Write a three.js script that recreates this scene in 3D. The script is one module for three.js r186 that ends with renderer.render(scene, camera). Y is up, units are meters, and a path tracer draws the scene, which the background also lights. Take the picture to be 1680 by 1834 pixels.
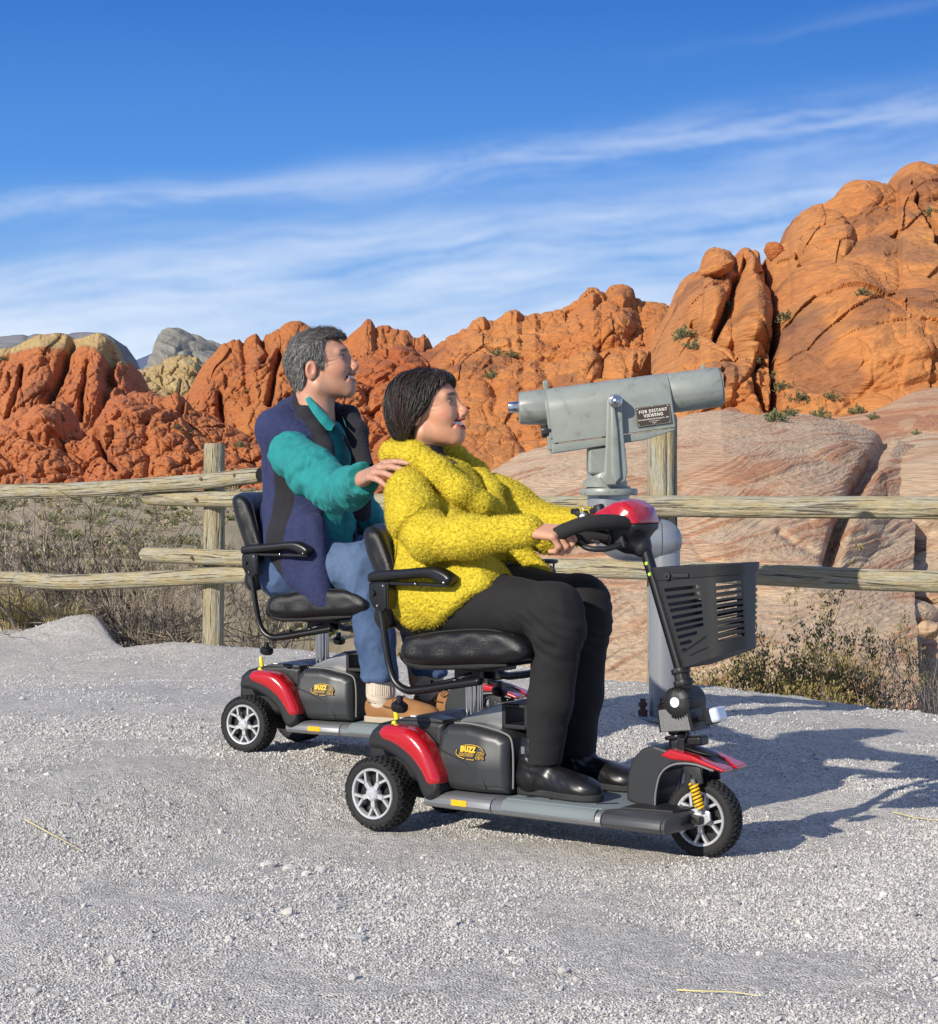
import * as THREE from 'three';
import { mergeGeometries, mergeVertices, toCreasedNormals } from 'three/addons/utils/BufferGeometryUtils.js';
import { RoundedBoxGeometry } from 'three/addons/geometries/RoundedBoxGeometry.js';

// ---------- camera, exposure, sky, sun ----------
const F = 3500, EYE = 1.023, HORIZON = 853;            // focal length and horizon row in photo pixels (1680 x 1834), eye height in metres
const scene = new THREE.Scene();
const camera = new THREE.PerspectiveCamera(2 * Math.atan(917 / F) * 180 / Math.PI, 938 / 1024, 0.1, 6000);
camera.position.set(0, EYE, 0);
camera.setViewOffset(1680, 1834, 0, 917 - HORIZON, 1680, 1834);   // the lens is shifted so that uprights stay upright
const renderer = new THREE.WebGLRenderer();
renderer.toneMapping = THREE.LinearToneMapping;
renderer.toneMappingExposure = 1.22;
renderer.shadowMap.enabled = true;
const SUN_AZ = 46 * Math.PI / 180, SUN_EL = 28 * Math.PI / 180;   // behind the camera on its left, low winter sun
const sunDir = new THREE.Vector3(-Math.sin(SUN_AZ) * Math.cos(SUN_EL), Math.sin(SUN_EL), Math.cos(SUN_AZ) * Math.cos(SUN_EL));
const sun = new THREE.DirectionalLight(new THREE.Color(1.0, 0.93, 0.82), 4.6);
sun.position.copy(sunDir).multiplyScalar(60); sun.target.position.set(0, 0, -7);
sun.castShadow = true; sun.shadow.radius = 1; sun.shadow.mapSize.set(2048, 2048);
Object.assign(sun.shadow.camera, { left: -12, right: 12, top: 12, bottom: -12, near: 1, far: 140 });
scene.add(sun, sun.target);

// ---------- numbers ----------
const TAU = Math.PI * 2, R = (d) => d * Math.PI / 180;
const clamp = (x, a = 0, b = 1) => x < a ? a : x > b ? b : x;
const lerp = (a, b, t) => a + (b - a) * t;
const smooth = (a, b, x) => { const t = clamp((x - a) / (b - a)); return t * t * (3 - 2 * t); };
const V = (x, y, z) => new THREE.Vector3(x, y, z);
function rng(s) { let a = s * 2654435761 | 0; return () => { a = (a + 0x6d2b79f5) | 0; let t = Math.imul(a ^ (a >>> 15), 1 | a); t = (t + Math.imul(t ^ (t >>> 7), 61 | t)) ^ t; return ((t ^ (t >>> 14)) >>> 0) / 4294967296; }; }
const PERM = new Uint8Array(512); { const r = rng(7), p = [...Array(256).keys()]; for (let i = 255; i > 0; i--) { const j = Math.floor(r() * (i + 1)); [p[i], p[j]] = [p[j], p[i]]; } for (let i = 0; i < 512; i++) PERM[i] = p[i & 255]; }
const grad = (h, x, y, z) => { const g = h & 15, u = g < 8 ? x : y, v = g < 4 ? y : g === 12 || g === 14 ? x : z; return ((g & 1) ? -u : u) + ((g & 2) ? -v : v); };
function noise(x, y, z = 0) {                                   // gradient noise, about -1 .. 1
  const X = Math.floor(x), Y = Math.floor(y), Z = Math.floor(z); x -= X; y -= Y; z -= Z;
  const u = x * x * x * (x * (x * 6 - 15) + 10), v = y * y * y * (y * (y * 6 - 15) + 10), w = z * z * z * (z * (z * 6 - 15) + 10);
  const a = PERM[X & 255] + (Y & 255), b = PERM[(X + 1) & 255] + (Y & 255), c = Z & 255;
  const aa = PERM[a & 511] + c, ab = PERM[(a + 1) & 511] + c, ba = PERM[b & 511] + c, bb = PERM[(b + 1) & 511] + c;
  return lerp(lerp(lerp(grad(PERM[aa & 511], x, y, z), grad(PERM[ba & 511], x - 1, y, z), u), lerp(grad(PERM[ab & 511], x, y - 1, z), grad(PERM[bb & 511], x - 1, y - 1, z), u), v),
    lerp(lerp(grad(PERM[(aa + 1) & 511], x, y, z - 1), grad(PERM[(ba + 1) & 511], x - 1, y, z - 1), u), lerp(grad(PERM[(ab + 1) & 511], x, y - 1, z - 1), grad(PERM[(bb + 1) & 511], x - 1, y - 1, z - 1), u), v), w);
}
function fbm(x, y, z, n = 4) { let s = 0, a = 0.5; for (let i = 0; i < n; i++) { s += a * noise(x, y, z); x = x * 2.03 + 11.7; y = y * 2.03 + 3.1; z = z * 2.03 + 7.9; a *= 0.5; } return s; }
function hash3(i, j, k) { let h = Math.imul(i, 374761393) + Math.imul(j, 668265263) + Math.imul(k, 2147483647 ^ 1274126177); h = Math.imul(h ^ (h >>> 13), 1274126177); h ^= h >>> 16; return h >>> 0; }
function worley(x, y, z) {                                      // [distance to the nearest point, to the second nearest, id of the nearest]
  const X = Math.floor(x), Y = Math.floor(y), Z = Math.floor(z); let f1 = 9, f2 = 9, id = 0, ox = 0, oy = 0;
  for (let i = -1; i < 2; i++) for (let j = -1; j < 2; j++) for (let k = -1; k < 2; k++) {
    const h = hash3(X + i, Y + j, Z + k), dx = X + i + (h & 1023) / 1023 - x, dy = Y + j + ((h >>> 10) & 1023) / 1023 - y, dz = Z + k + ((h >>> 20) & 1023) / 1023 - z, d = dx * dx + dy * dy + dz * dz;
    if (d < f1) { f2 = f1; f1 = d; id = h; ox = dx; oy = dy; } else if (d < f2) f2 = d;
  }
  return [Math.sqrt(f1), Math.sqrt(f2), id, ox, oy];
}
function polyAt(pts, x) { if (x <= pts[0][0]) return pts[0][1]; for (let i = 1; i < pts.length; i++) if (x <= pts[i][0]) { const [a, b] = pts[i - 1], [c, d] = pts[i]; return lerp(b, d, (x - a) / (c - a)); } return pts[pts.length - 1][1]; }
const at = (px, py, d) => V((px - 840) / F * d, EYE - (py - HORIZON) / F * d, -d);   // a photo pixel at a depth, in metres
const pxAt = (X, d) => 840 + F * X / d;

// ---------- sky: clear winter air with thin cirrus ----------
{
  const W = 4096, Hh = 2048, data = new Uint16Array(W * Hh * 4), half = THREE.DataUtils.toHalfFloat;
  const lin = (r, g, b) => [r, g, b].map((c) => Math.pow((c / 255 + 0.055) / 1.055, 2.4));
  const stops = [[0, lin(172, 194, 222)], [3, lin(148, 180, 218)], [6, lin(112, 160, 216)], [9, lin(80, 138, 210)], [13.5, lin(55, 112, 190)], [25, lin(44, 92, 172)], [50, lin(42, 82, 150)], [90, lin(40, 74, 136)]];
  const cloud = [0.72, 0.78, 0.87];
  for (let row = 0; row < Hh; row++) {
    const el = ((row + 0.5) / Hh - 0.5) * 180;
    let k = 1; while (k < stops.length - 1 && stops[k][0] < el) k++;
    const t = clamp((el - stops[k - 1][0]) / (stops[k][0] - stops[k - 1][0])), base = stops[k - 1][1].map((c, i) => lerp(c, stops[k][1][i], t));
    const detail = el > -1 && el < 75;
    for (let col = 0; col < W; col++) {
      let a = 0;
      if (detail) {
        let az = ((col + 0.5) / W - 0.25) * 360; if (az > 180) az -= 360;       // 0 straight ahead, + to the right
        const cx = Math.cos(az * 0.01745) * 57.3, cz = Math.sin(az * 0.01745) * 57.3;   // degrees on a circle, so that noise closes up
        const sl = 0.105 * 57.3 * Math.sin(az * 0.01745), e = el - sl;               // cirrus lies along a slope to the right
        const wx = fbm(cx * 0.16, e * 0.5, cz * 0.16, 3) * 1.1;
        const streaks = fbm(cx * 0.11 + 3, (e + wx) * 1.15, cz * 0.11, 6), fine = fbm(cx * 0.5, (e + wx * 0.7) * 5.0, cz * 0.5 + 9, 4), broad = fbm(cx * 0.07, e * 0.3 + 5, cz * 0.07, 3);
        const top = 8.95 + 0.25 * noise(cx * 0.2, 1.7, cz * 0.2), band = Math.exp(-(((e - top) / (0.42 + 0.36 * smooth(-8, 12, az) + 0.15 * noise(cx * 0.3, 4.4, cz * 0.3))) ** 2)) * (0.08 + 0.28 * smooth(-0.3, 0.45, streaks + 0.7 * fine));
        const veil = smooth(8.9, 6.6, e) * clamp(0.34 + 0.5 * streaks + 0.30 * fine + 0.5 * broad, 0, 0.66);
        const low = smooth(6.2, 2.4, el) * clamp(0.58 + 0.42 * streaks + 0.22 * fine, 0, 0.8);
        const high = 0.07 * smooth(0.12, 0.5, streaks + broad * 0.6) * smooth(9.5, 12, e) * smooth(2, 14, az) + 0.62 * smooth(14.5, 24, el) * clamp(0.4 + 1.1 * fbm(cx * 0.05, el * 0.11, cz * 0.05, 5), 0, 1);
        a = 1 - (1 - band) * (1 - veil) * (1 - low) * (1 - high);
      }
      const o = (row * W + col) * 4;
      for (let c = 0; c < 3; c++) data[o + c] = half(lerp(base[c], cloud[c], a));
      data[o + 3] = half(1);
    }
  }
  const sky = new THREE.DataTexture(data, W, Hh, THREE.RGBAFormat, THREE.HalfFloatType);
  sky.mapping = THREE.EquirectangularReflectionMapping; sky.magFilter = THREE.LinearFilter; sky.minFilter = THREE.LinearFilter; sky.needsUpdate = true;
  scene.background = sky; scene.environment = sky;
}

// ---------- naming ----------
const used = {};
function numbered(name) { used[name] = (used[name] ?? -1) + 1; return used[name] ? name + '_' + String(used[name]).padStart(3, '0') : name; }
function tag(o, label, category, group, kind) { o.userData = {}; if (label) o.userData.label = label; if (category) o.userData.category = category; if (group) o.userData.group = group; if (kind) o.userData.kind = kind; return o; }
function mesh(name, geo, mat, parent) {
  const m = new THREE.Mesh(Array.isArray(geo) ? join(geo) : geo, mat); m.castShadow = m.receiveShadow = true;
  m.name = parent ? name : numbered(name); (parent ?? scene).add(m); return m;
}
function base(name, label, category, group) { const g = new THREE.Group(); g.name = numbered(name); scene.add(g); return tag(g, label, category, group); }
function join(list) {
  const keep = list.every((g) => g.attributes.uv) ? ['position', 'normal', 'uv'] : ['position', 'normal'];
  if (list.every((g) => g.attributes.color)) keep.push('color');
  const out = list.map((g) => { const h = g.index ? g.toNonIndexed() : g.clone(); for (const k of Object.keys(h.attributes)) if (!keep.includes(k)) h.deleteAttribute(k); return h; });
  return mergeGeometries(out);
}

// ---------- shapes ----------
const place = (g, x, y, z, rx = 0, ry = 0, rz = 0) => g.applyMatrix4(new THREE.Matrix4().compose(V(x, y, z), new THREE.Quaternion().setFromEuler(new THREE.Euler(rx, ry, rz)), V(1, 1, 1)));
const box = (x0, x1, y0, y1, z0, z1, r = 0.004, s = 2) => place(new RoundedBoxGeometry(x1 - x0, y1 - y0, z1 - z0, s, Math.min(r, (x1 - x0) / 2.01, (y1 - y0) / 2.01, (z1 - z0) / 2.01)), (x0 + x1) / 2, (y0 + y1) / 2, (z0 + z1) / 2);
const UPV = V(0, 1, 0);
function rod(a, b, r1, r2 = r1, seg = 14, bevel = 0) {             // a cylinder between two points
  const d = b.clone().sub(a), L = d.length(); let g;
  if (bevel) { const k = Math.min(bevel, r1, r2); g = new THREE.LatheGeometry([[0.0001, 0], [r1 - k, 0], [r1 - k * 0.3, k * 0.3], [r1, k], [r2, L - k], [r2 - k * 0.3, L - k * 0.3], [r2 - k, L], [0.0001, L]].map(([x, y]) => new THREE.Vector2(x, y)), seg); g = toCreasedNormals(g, 0.7); }
  else { g = new THREE.CylinderGeometry(r2, r1, L, seg); g.translate(0, L / 2, 0); }
  g.applyQuaternion(new THREE.Quaternion().setFromUnitVectors(UPV, d.normalize())); g.translate(a.x, a.y, a.z); return g;
}
function lathe(pts, seg = 40, crease = 0.6) { return toCreasedNormals(new THREE.LatheGeometry(pts.map(([x, y]) => new THREE.Vector2(x, y)), seg), crease); }
function tube(pts, rad, seg = 8, n = 24, closed = false, flat = 1) {  // a tube along smooth points; rad is a number or a function of t
  const c = new THREE.CatmullRomCurve3(pts, closed, 'centripetal'), fr = c.computeFrenetFrames(n, closed), pos = [], uv = [], idx = [], L = c.getLength();
  for (let i = 0; i <= n; i++) {
    const t = i / n, p = c.getPointAt(t), r = typeof rad === 'number' ? rad : rad(t), N = fr.normals[i], B = fr.binormals[i];
    for (let j = 0; j <= seg; j++) { const a = j / seg * TAU, x = Math.cos(a) * r, y = Math.sin(a) * r * flat; pos.push(p.x + N.x * x + B.x * y, p.y + N.y * x + B.y * y, p.z + N.z * x + B.z * y); uv.push(t * L, j / seg * TAU * r); }
  }
  for (let i = 0; i < n; i++) for (let j = 0; j < seg; j++) { const a = i * (seg + 1) + j, b = a + seg + 1; idx.push(a, a + 1, b, b, a + 1, b + 1); }
  if (!closed) for (const [i, s] of [[0, 1], [n, -1]]) { const q = c.getPointAt(i / n), k = pos.length / 3; pos.push(q.x, q.y, q.z); uv.push(0, 0); for (let j = 0; j < seg; j++) { const a = i * (seg + 1) + j; s > 0 ? idx.push(k, a + 1, a) : idx.push(k, a, a + 1); } }
  const g = new THREE.BufferGeometry(); g.setAttribute('position', new THREE.Float32BufferAttribute(pos, 3)); g.setAttribute('uv', new THREE.Float32BufferAttribute(uv, 2)); g.setIndex(idx); g.computeVertexNormals(); return g;
}
function extrude(pts, z0, z1, bevel = 0.004, holes = [], crease = 0.55) {   // a side profile (x, y) drawn out along z
  const s = new THREE.Shape(pts.map(([x, y]) => new THREE.Vector2(x, y)));
  for (const h of holes) s.holes.push(new THREE.Path(h.map(([x, y]) => new THREE.Vector2(x, y))));
  const g = new THREE.ExtrudeGeometry(s, { depth: z1 - z0 - 2 * bevel, bevelEnabled: bevel > 0, bevelSize: bevel, bevelThickness: bevel, bevelOffset: -bevel, bevelSegments: 3, curveSegments: 8 });
  g.translate(0, 0, z0 + bevel); return toCreasedNormals(g, crease);
}
const spline = (pts, n = 40, closed = true) => new THREE.CatmullRomCurve3(pts.map(([x, y]) => V(x, y, 0)), closed, 'centripetal').getPoints(n).slice(0, closed ? n : n + 1).map((p) => [p.x, p.y]);

// ---------- distance fields, meshed with surface nets ----------
const len3 = (x, y, z) => Math.sqrt(x * x + y * y + z * z);
const smin = (a, b, k) => { const h = Math.max(k - Math.abs(a - b), 0) / k; return Math.min(a, b) - h * h * k * 0.25; };
const smax = (a, b, k) => -smin(-a, -b, k);
const sphere = (c, r) => (x, y, z) => len3(x - c[0], y - c[1], z - c[2]) - r;
const ell = (c, r) => (x, y, z) => { const a = (x - c[0]) / r[0], b = (y - c[1]) / r[1], d = (z - c[2]) / r[2], k0 = len3(a, b, d), k1 = len3(a / r[0], b / r[1], d / r[2]); return k0 < 1e-6 ? -Math.min(...r) : k0 * (k0 - 1) / k1; };
function cone(a, b, r1, r2 = r1) {                               // a tapered capsule
  const bx = b[0] - a[0], by = b[1] - a[1], bz = b[2] - a[2], l2 = bx * bx + by * by + bz * bz;
  return (x, y, z) => { const px = x - a[0], py = y - a[1], pz = z - a[2], t = clamp((px * bx + py * by + pz * bz) / l2); return len3(px - bx * t, py - by * t, pz - bz * t) - lerp(r1, r2, t); };
}
const rbox = (c, h, r) => (x, y, z) => { const a = Math.abs(x - c[0]) - h[0] + r, b = Math.abs(y - c[1]) - h[1] + r, d = Math.abs(z - c[2]) - h[2] + r; return len3(Math.max(a, 0), Math.max(b, 0), Math.max(d, 0)) + Math.min(Math.max(a, b, d), 0) - r; };
const blend = (k, ...fs) => (x, y, z) => { let d = fs[0](x, y, z); for (let i = 1; i < fs.length; i++) d = smin(d, fs[i](x, y, z), k); return d; };
const cut = (k, f, ...gs) => (x, y, z) => { let d = f(x, y, z); for (const g of gs) d = smax(d, -g(x, y, z), k); return d; };
const chain = (pts, k = 0.02) => blend(k, ...pts.slice(1).map((p, i) => cone(pts[i].slice(0, 3), p.slice(0, 3), pts[i][3], p[3])));   // joints [x, y, z, r]
function sdPoly(v) {                                             // signed distance to a polygon
  return (x, y) => {
    let d = 1e9, s = 1;
    for (let i = 0, j = v.length - 1; i < v.length; j = i, i++) {
      const ex = v[j][0] - v[i][0], ey = v[j][1] - v[i][1], wx = x - v[i][0], wy = y - v[i][1], t = clamp((wx * ex + wy * ey) / (ex * ex + ey * ey)), bx = wx - ex * t, by = wy - ey * t;
      d = Math.min(d, bx * bx + by * by); const c1 = y >= v[i][1], c2 = y < v[j][1], c3 = ex * wy > ey * wx; if ((c1 && c2 && c3) || (!c1 && !c2 && !c3)) s = -s;
    }
    return s * Math.sqrt(d);
  };
}
const slab = (poly, z0, z1, r) => { const f = sdPoly(poly), c = (z0 + z1) / 2, h = (z1 - z0) / 2; return (x, y, z) => { const a = f(x, y) + r, b = Math.abs(z - c) - h + r; return Math.min(Math.max(a, b), 0) + Math.hypot(Math.max(a, 0), Math.max(b, 0)) - r; }; };   // a rounded profile drawn out along z
function nets(f, lo, hi, cell, color) {
  const n = [0, 1, 2].map((i) => Math.ceil((hi[i] - lo[i]) / cell) + 2), [nx, ny, nz] = n, g = new Float32Array(nx * ny * nz), at3 = (i, j, k) => (k * ny + j) * nx + i, B = 6;
  for (let k0 = 0; k0 < nz; k0 += B) for (let j0 = 0; j0 < ny; j0 += B) for (let i0 = 0; i0 < nx; i0 += B) {
    const h = (B - 1) / 2, d = f(lo[0] + (i0 + h) * cell, lo[1] + (j0 + h) * cell, lo[2] + (k0 + h) * cell), skip = Math.abs(d) > cell * B * 1.25 + 0.012;
    for (let k = k0; k < Math.min(nz, k0 + B); k++) for (let j = j0; j < Math.min(ny, j0 + B); j++) for (let i = i0; i < Math.min(nx, i0 + B); i++) g[at3(i, j, k)] = skip ? d : f(lo[0] + i * cell, lo[1] + j * cell, lo[2] + k * cell);
  }
  const pos = [], id = new Int32Array(nx * ny * nz).fill(-1), idx = [];
  for (let k = 0; k < nz - 1; k++) for (let j = 0; j < ny - 1; j++) for (let i = 0; i < nx - 1; i++) {
    let m = 0; for (let c = 0; c < 8; c++) if (g[at3(i + (c & 1), j + ((c >> 1) & 1), k + (c >> 2))] < 0) m |= 1 << c;
    if (m === 0 || m === 255) continue;
    let x = 0, y = 0, z = 0, w = 0;
    for (let a = 0; a < 8; a++) for (const s of [1, 2, 4]) { const b = a | s; if (b === a || ((m >> a) & 1) === ((m >> b) & 1)) continue; const va = g[at3(i + (a & 1), j + ((a >> 1) & 1), k + (a >> 2))], vb = g[at3(i + (b & 1), j + ((b >> 1) & 1), k + (b >> 2))], t = va / (va - vb); x += (a & 1) + (s === 1 ? t : 0); y += ((a >> 1) & 1) + (s === 2 ? t : 0); z += (a >> 2) + (s === 4 ? t : 0); w++; }
    id[at3(i, j, k)] = pos.length / 3; pos.push(lo[0] + (i + x / w) * cell, lo[1] + (j + y / w) * cell, lo[2] + (k + z / w) * cell);
  }
  const quad = (a, b, c, d, flip) => { if (a < 0 || b < 0 || c < 0 || d < 0) return; flip ? idx.push(a, c, b, a, d, c) : idx.push(a, b, c, a, c, d); };
  for (let k = 1; k < nz - 1; k++) for (let j = 1; j < ny - 1; j++) for (let i = 1; i < nx - 1; i++) {
    const s = g[at3(i, j, k)] < 0;
    if (s !== g[at3(i + 1, j, k)] < 0) quad(id[at3(i, j - 1, k - 1)], id[at3(i, j, k - 1)], id[at3(i, j, k)], id[at3(i, j - 1, k)], !s);
    if (s !== g[at3(i, j + 1, k)] < 0) quad(id[at3(i - 1, j, k - 1)], id[at3(i - 1, j, k)], id[at3(i, j, k)], id[at3(i, j, k - 1)], !s);
    if (s !== g[at3(i, j, k + 1)] < 0) quad(id[at3(i - 1, j - 1, k)], id[at3(i, j - 1, k)], id[at3(i, j, k)], id[at3(i - 1, j, k)], !s);
  }
  const geo = new THREE.BufferGeometry(), P = new Float32Array(pos), N = new Float32Array(pos.length), C = color ? new Float32Array(pos.length) : null, e = cell * 0.5;
  for (let q = 0; q < P.length; q += 3) {
    const x = P[q], y = P[q + 1], z = P[q + 2]; let a = f(x + e, y, z) - f(x - e, y, z), b = f(x, y + e, z) - f(x, y - e, z), c = f(x, y, z + e) - f(x, y, z - e); const L = len3(a, b, c) || 1;
    N[q] = a / L; N[q + 1] = b / L; N[q + 2] = c / L; if (C) { const k = color(x, y, z, a / L, b / L, c / L); C[q] = k[0]; C[q + 1] = k[1]; C[q + 2] = k[2]; }
  }
  geo.setAttribute('position', new THREE.BufferAttribute(P, 3)); geo.setAttribute('normal', new THREE.BufferAttribute(N, 3)); if (C) geo.setAttribute('color', new THREE.BufferAttribute(C, 3)); geo.setIndex(idx);
  return geo;
}
function boxUV(geo, s = 1, faceted = false) {                     // texture coordinates in metres, each triangle seen along its main axis
  const g = geo.index ? geo.toNonIndexed() : geo, p = g.attributes.position, n = g.attributes.normal, uv = new Float32Array(p.count * 2);
  for (let i = 0; i < p.count; i += 3) {
    let a = 0, b = 0, c = 0; for (let j = i; j < i + 3; j++) { a += n.getX(j); b += n.getY(j); c += n.getZ(j); } a = Math.abs(a); b = Math.abs(b); c = Math.abs(c);
    for (let j = i; j < i + 3; j++) { const x = p.getX(j) * s, y = p.getY(j) * s, z = p.getZ(j) * s; uv[j * 2] = a > b && a > c ? z : x; uv[j * 2 + 1] = b >= a && b >= c ? z : y; }
  }
  g.setAttribute('uv', new THREE.BufferAttribute(uv, 2)); return g;
}

// ---------- materials and textures ----------
function texture(n, f, o = {}) {                                  // f(u, v) -> [r, g, b] 0..1 (sRGB) or a number
  const m = o.h ?? n, d = new Uint8Array(n * m * 4);
  for (let y = 0; y < m; y++) for (let x = 0; x < n; x++) { const c = f(x / n, y / m), k = (y * n + x) * 4; for (let i = 0; i < 3; i++) d[k + i] = clamp(typeof c === 'number' ? c : c[i]) * 255; d[k + 3] = 255; }
  const t = new THREE.DataTexture(d, n, m); t.wrapS = t.wrapT = THREE.RepeatWrapping; t.magFilter = THREE.LinearFilter; t.minFilter = THREE.LinearMipmapLinearFilter; t.generateMipmaps = true; if (o.srgb) t.colorSpace = THREE.SRGBColorSpace; t.needsUpdate = true;
  if (o.size) t.repeat.set(1 / o.size, 1 / (o.sizeV ?? o.size)); return t;
}
const ring = (u, v, f, a, b) => noise(Math.cos(u * TAU) * f * 0.159 + a, Math.sin(u * TAU) * f * 0.159 + Math.cos(v * TAU) * (b ?? f) * 0.159, Math.sin(v * TAU) * (b ?? f) * 0.159 + a * 1.7);   // noise that tiles
function tfbm(u, v, f, n = 4, b = f) { let s = 0, a = 0.5; for (let i = 0; i < n; i++) { s += a * ring(u, v, f, i * 5.3, b); f *= 2; b *= 2; a *= 0.55; } return s; }
const std = (r, g, b, rough, o = {}) => new THREE.MeshStandardMaterial({ color: new THREE.Color().setRGB(r, g, b), roughness: rough, ...o });
const phys = (r, g, b, rough, o = {}) => new THREE.MeshPhysicalMaterial({ color: new THREE.Color().setRGB(r, g, b), roughness: rough, ...o });
const css = (h) => { const c = new THREE.Color(h); return [c.r, c.g, c.b]; };
const mix3 = (a, b, t) => [lerp(a[0], b[0], t), lerp(a[1], b[1], t), lerp(a[2], b[2], t)];

// ---------- the ground: gravel lookout, its edge, and the desert falling away and rising to the rocks ----------
const EDGE = [[-9, 13.6], [-3.2, 13.3], [-2.6, 12.7], [-2.02, 11.5], [-1.44, 11.6], [-0.6, 11.2], [0.27, 10.5], [0.72, 9.8], [1.13, 9.5], [1.5, 9.1], [1.86, 8.55], [2.3, 8.1], [4, 7.4], [9, 6.5]];
const edgeAt = (X) => polyAt(EDGE, X) + 0.12 * noise(X * 1.7, 3.3) + 0.05 * noise(X * 6, 1.3);
function gnd(X, Zd) {
  const s = Zd - edgeAt(X), near = smooth(30, 9, Zd);
  let y = (0.030 * noise(X * 0.9, Zd * 0.9, 2) + 0.015 * noise(X * 2.6, Zd * 2.6, 5)) * near * smooth(3, 6.6, Zd + Math.abs(X) * 1.2) ;
  y += near * (0.006 * noise(X * 9, Zd * 9, 1) + 0.0035 * noise(X * 24, Zd * 24, 8));
  y += 0.16 * Math.exp(-(((X + 2.35) / 0.42) ** 2) - (((Zd - 12.25) / 0.42) ** 2)) + 0.05 * Math.exp(-(((X + 1.75) / 0.3) ** 2) - (((Zd - 11.4) / 0.2) ** 2));
  const t = Zd - 0.9 * X; y += 0.1023 * smooth(6.05, 7.05, t) * smooth(10.2, 7.9, Zd) * smooth(2.2, 0.4, X) + 0.09 * smooth(7.0, 6.2, t) * Math.exp(-(((X - 0.11) / 0.2) ** 2) - (((Zd - 6.28) / 0.16) ** 2));
  if (s > 0) {
    y -= 1.25 * smooth(0, 4.2, s) + 0.35 * smooth(0, 0.5, s) * smooth(0, 1, s + 0.3);
    y += -0.8 * smooth(3, 22, s) + 0.35 * noise(X * 0.22, Zd * 0.22, 4) * smooth(1, 8, s) + 0.10 * noise(X * 0.9, Zd * 0.9, 9) * smooth(0.5, 4, s);
    y += 2.9 * smooth(40, 205, Zd) + 40 * smooth(300, 1600, Zd) + 0.05 * noise(X * 2.4, Zd * 2.4, 3) * smooth(0.3, 2, s) * smooth(90, 30, Zd);
  }
  return y;
}
{
  const gravel = (() => {                                          // crushed limestone about 4-9 mm across, 0.9 m to the tile
    const n = 1024, cells = 120, hgt = new Float32Array(n * n), tone = new Float32Array(n * n);
    for (let y = 0; y < n; y++) for (let x = 0; x < n; x++) {
      const u = x / n * cells + 0.4 * ring(x / n, y / n, 60, 1), v = y / n * cells + 0.4 * ring(x / n, y / n, 60, 4), X = Math.floor(u), Y = Math.floor(v); let f1 = 9, f2 = 9, id = 0;
      for (let i = -1; i < 2; i++) for (let j = -1; j < 2; j++) { const h = hash3((X + i + cells) % cells, (Y + j + cells) % cells, 5), dx = X + i + (h & 1023) / 1023 - u, dy = Y + j + ((h >>> 10) & 1023) / 1023 - v, d = dx * dx + dy * dy; if (d < f1) { f2 = f1; f1 = d; id = h; } else if (d < f2) f2 = d; }
      hgt[y * n + x] = clamp((Math.sqrt(f2) - Math.sqrt(f1)) * 1.6) * (0.35 + 0.65 * ((id >>> 20) & 255) / 255) + 0.18 * ring(x / n, y / n, 180, 2); tone[y * n + x] = ((id >>> 12) & 255) / 255;
    }
    const big = (u, v) => tfbm(u, v, 7, 4);
    return {
      map: texture(n, (u, v) => { const i = Math.floor(v * n) * n + Math.floor(u * n), k = 0.89 + 0.16 * (tone[i] - 0.5) + 0.10 * big(u, v), w = tone[i] > 0.9 ? 0.05 : tone[i] < 0.06 ? -0.12 : 0; return [k + w, k + w - 0.004, k + w - 0.012]; }, { srgb: true, size: 0.9 }),
      bump: texture(n, (u, v) => hgt[Math.floor(v * n) * n + Math.floor(u * n)], { size: 0.9 }),
    };
  })();
  const NX = 560, zs = []; for (let z = -6; z < 2.6; z += 0.25) zs.push(z); for (let z = 2.6; z < 14.5; z += 0.020 + 0.0022 * (z - 2.6)) zs.push(z); for (let z = 14.5; z < 4000; z *= 1.017) zs.push(z);
  const pos = [], col = [], uv = [], idx = [], grey = [0.70, 0.672, 0.62], warm = [0.715, 0.665, 0.575], dirt = [0.55, 0.42, 0.25], sand = [0.52, 0.41, 0.27], scrubby = [0.36, 0.33, 0.20];
  for (const Zd of zs) for (let i = 0; i <= NX; i++) {
    const q = i / NX * 2 - 1, X = (q * 0.42 + 0.58 * Math.sign(q) * Math.abs(q) ** 3.2) * (5 + 0.62 * Math.max(0, Zd)), s = Zd - edgeAt(X);
    pos.push(X, gnd(X, Zd), -Zd); uv.push(X, -Zd);
    const n1 = fbm(X * 0.55, Zd * 0.55, 1, 4), n2 = fbm(X * 3.1, Zd * 3.1, 4, 3), g = mix3(grey, warm, clamp(0.35 + 1.3 * n1 + 0.5 * n2)), far = smooth(18, 60, Zd);
    const d = mix3(mix3(dirt, sand, clamp(0.5 + 1.4 * fbm(X * 0.2, Zd * 0.2, 6, 4))), scrubby, far * clamp(0.42 + 1.5 * fbm(X * 0.12, Zd * 0.09, 2, 4)));
    const c = mix3(g, d, smooth(0.02, 0.35, s + 0.25 * n2)); col.push(...c.map((k) => k * (1 + 0.10 * n1)));
  }
  for (let j = 0; j < zs.length - 1; j++) for (let i = 0; i < NX; i++) { const a = j * (NX + 1) + i, b = a + NX + 1; idx.push(a, a + 1, b, b, a + 1, b + 1); }
  const g = new THREE.BufferGeometry(); g.setAttribute('position', new THREE.Float32BufferAttribute(pos, 3)); g.setAttribute('color', new THREE.Float32BufferAttribute(col, 3)); g.setAttribute('uv', new THREE.Float32BufferAttribute(uv, 2)); g.setIndex(idx); g.computeVertexNormals();
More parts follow.
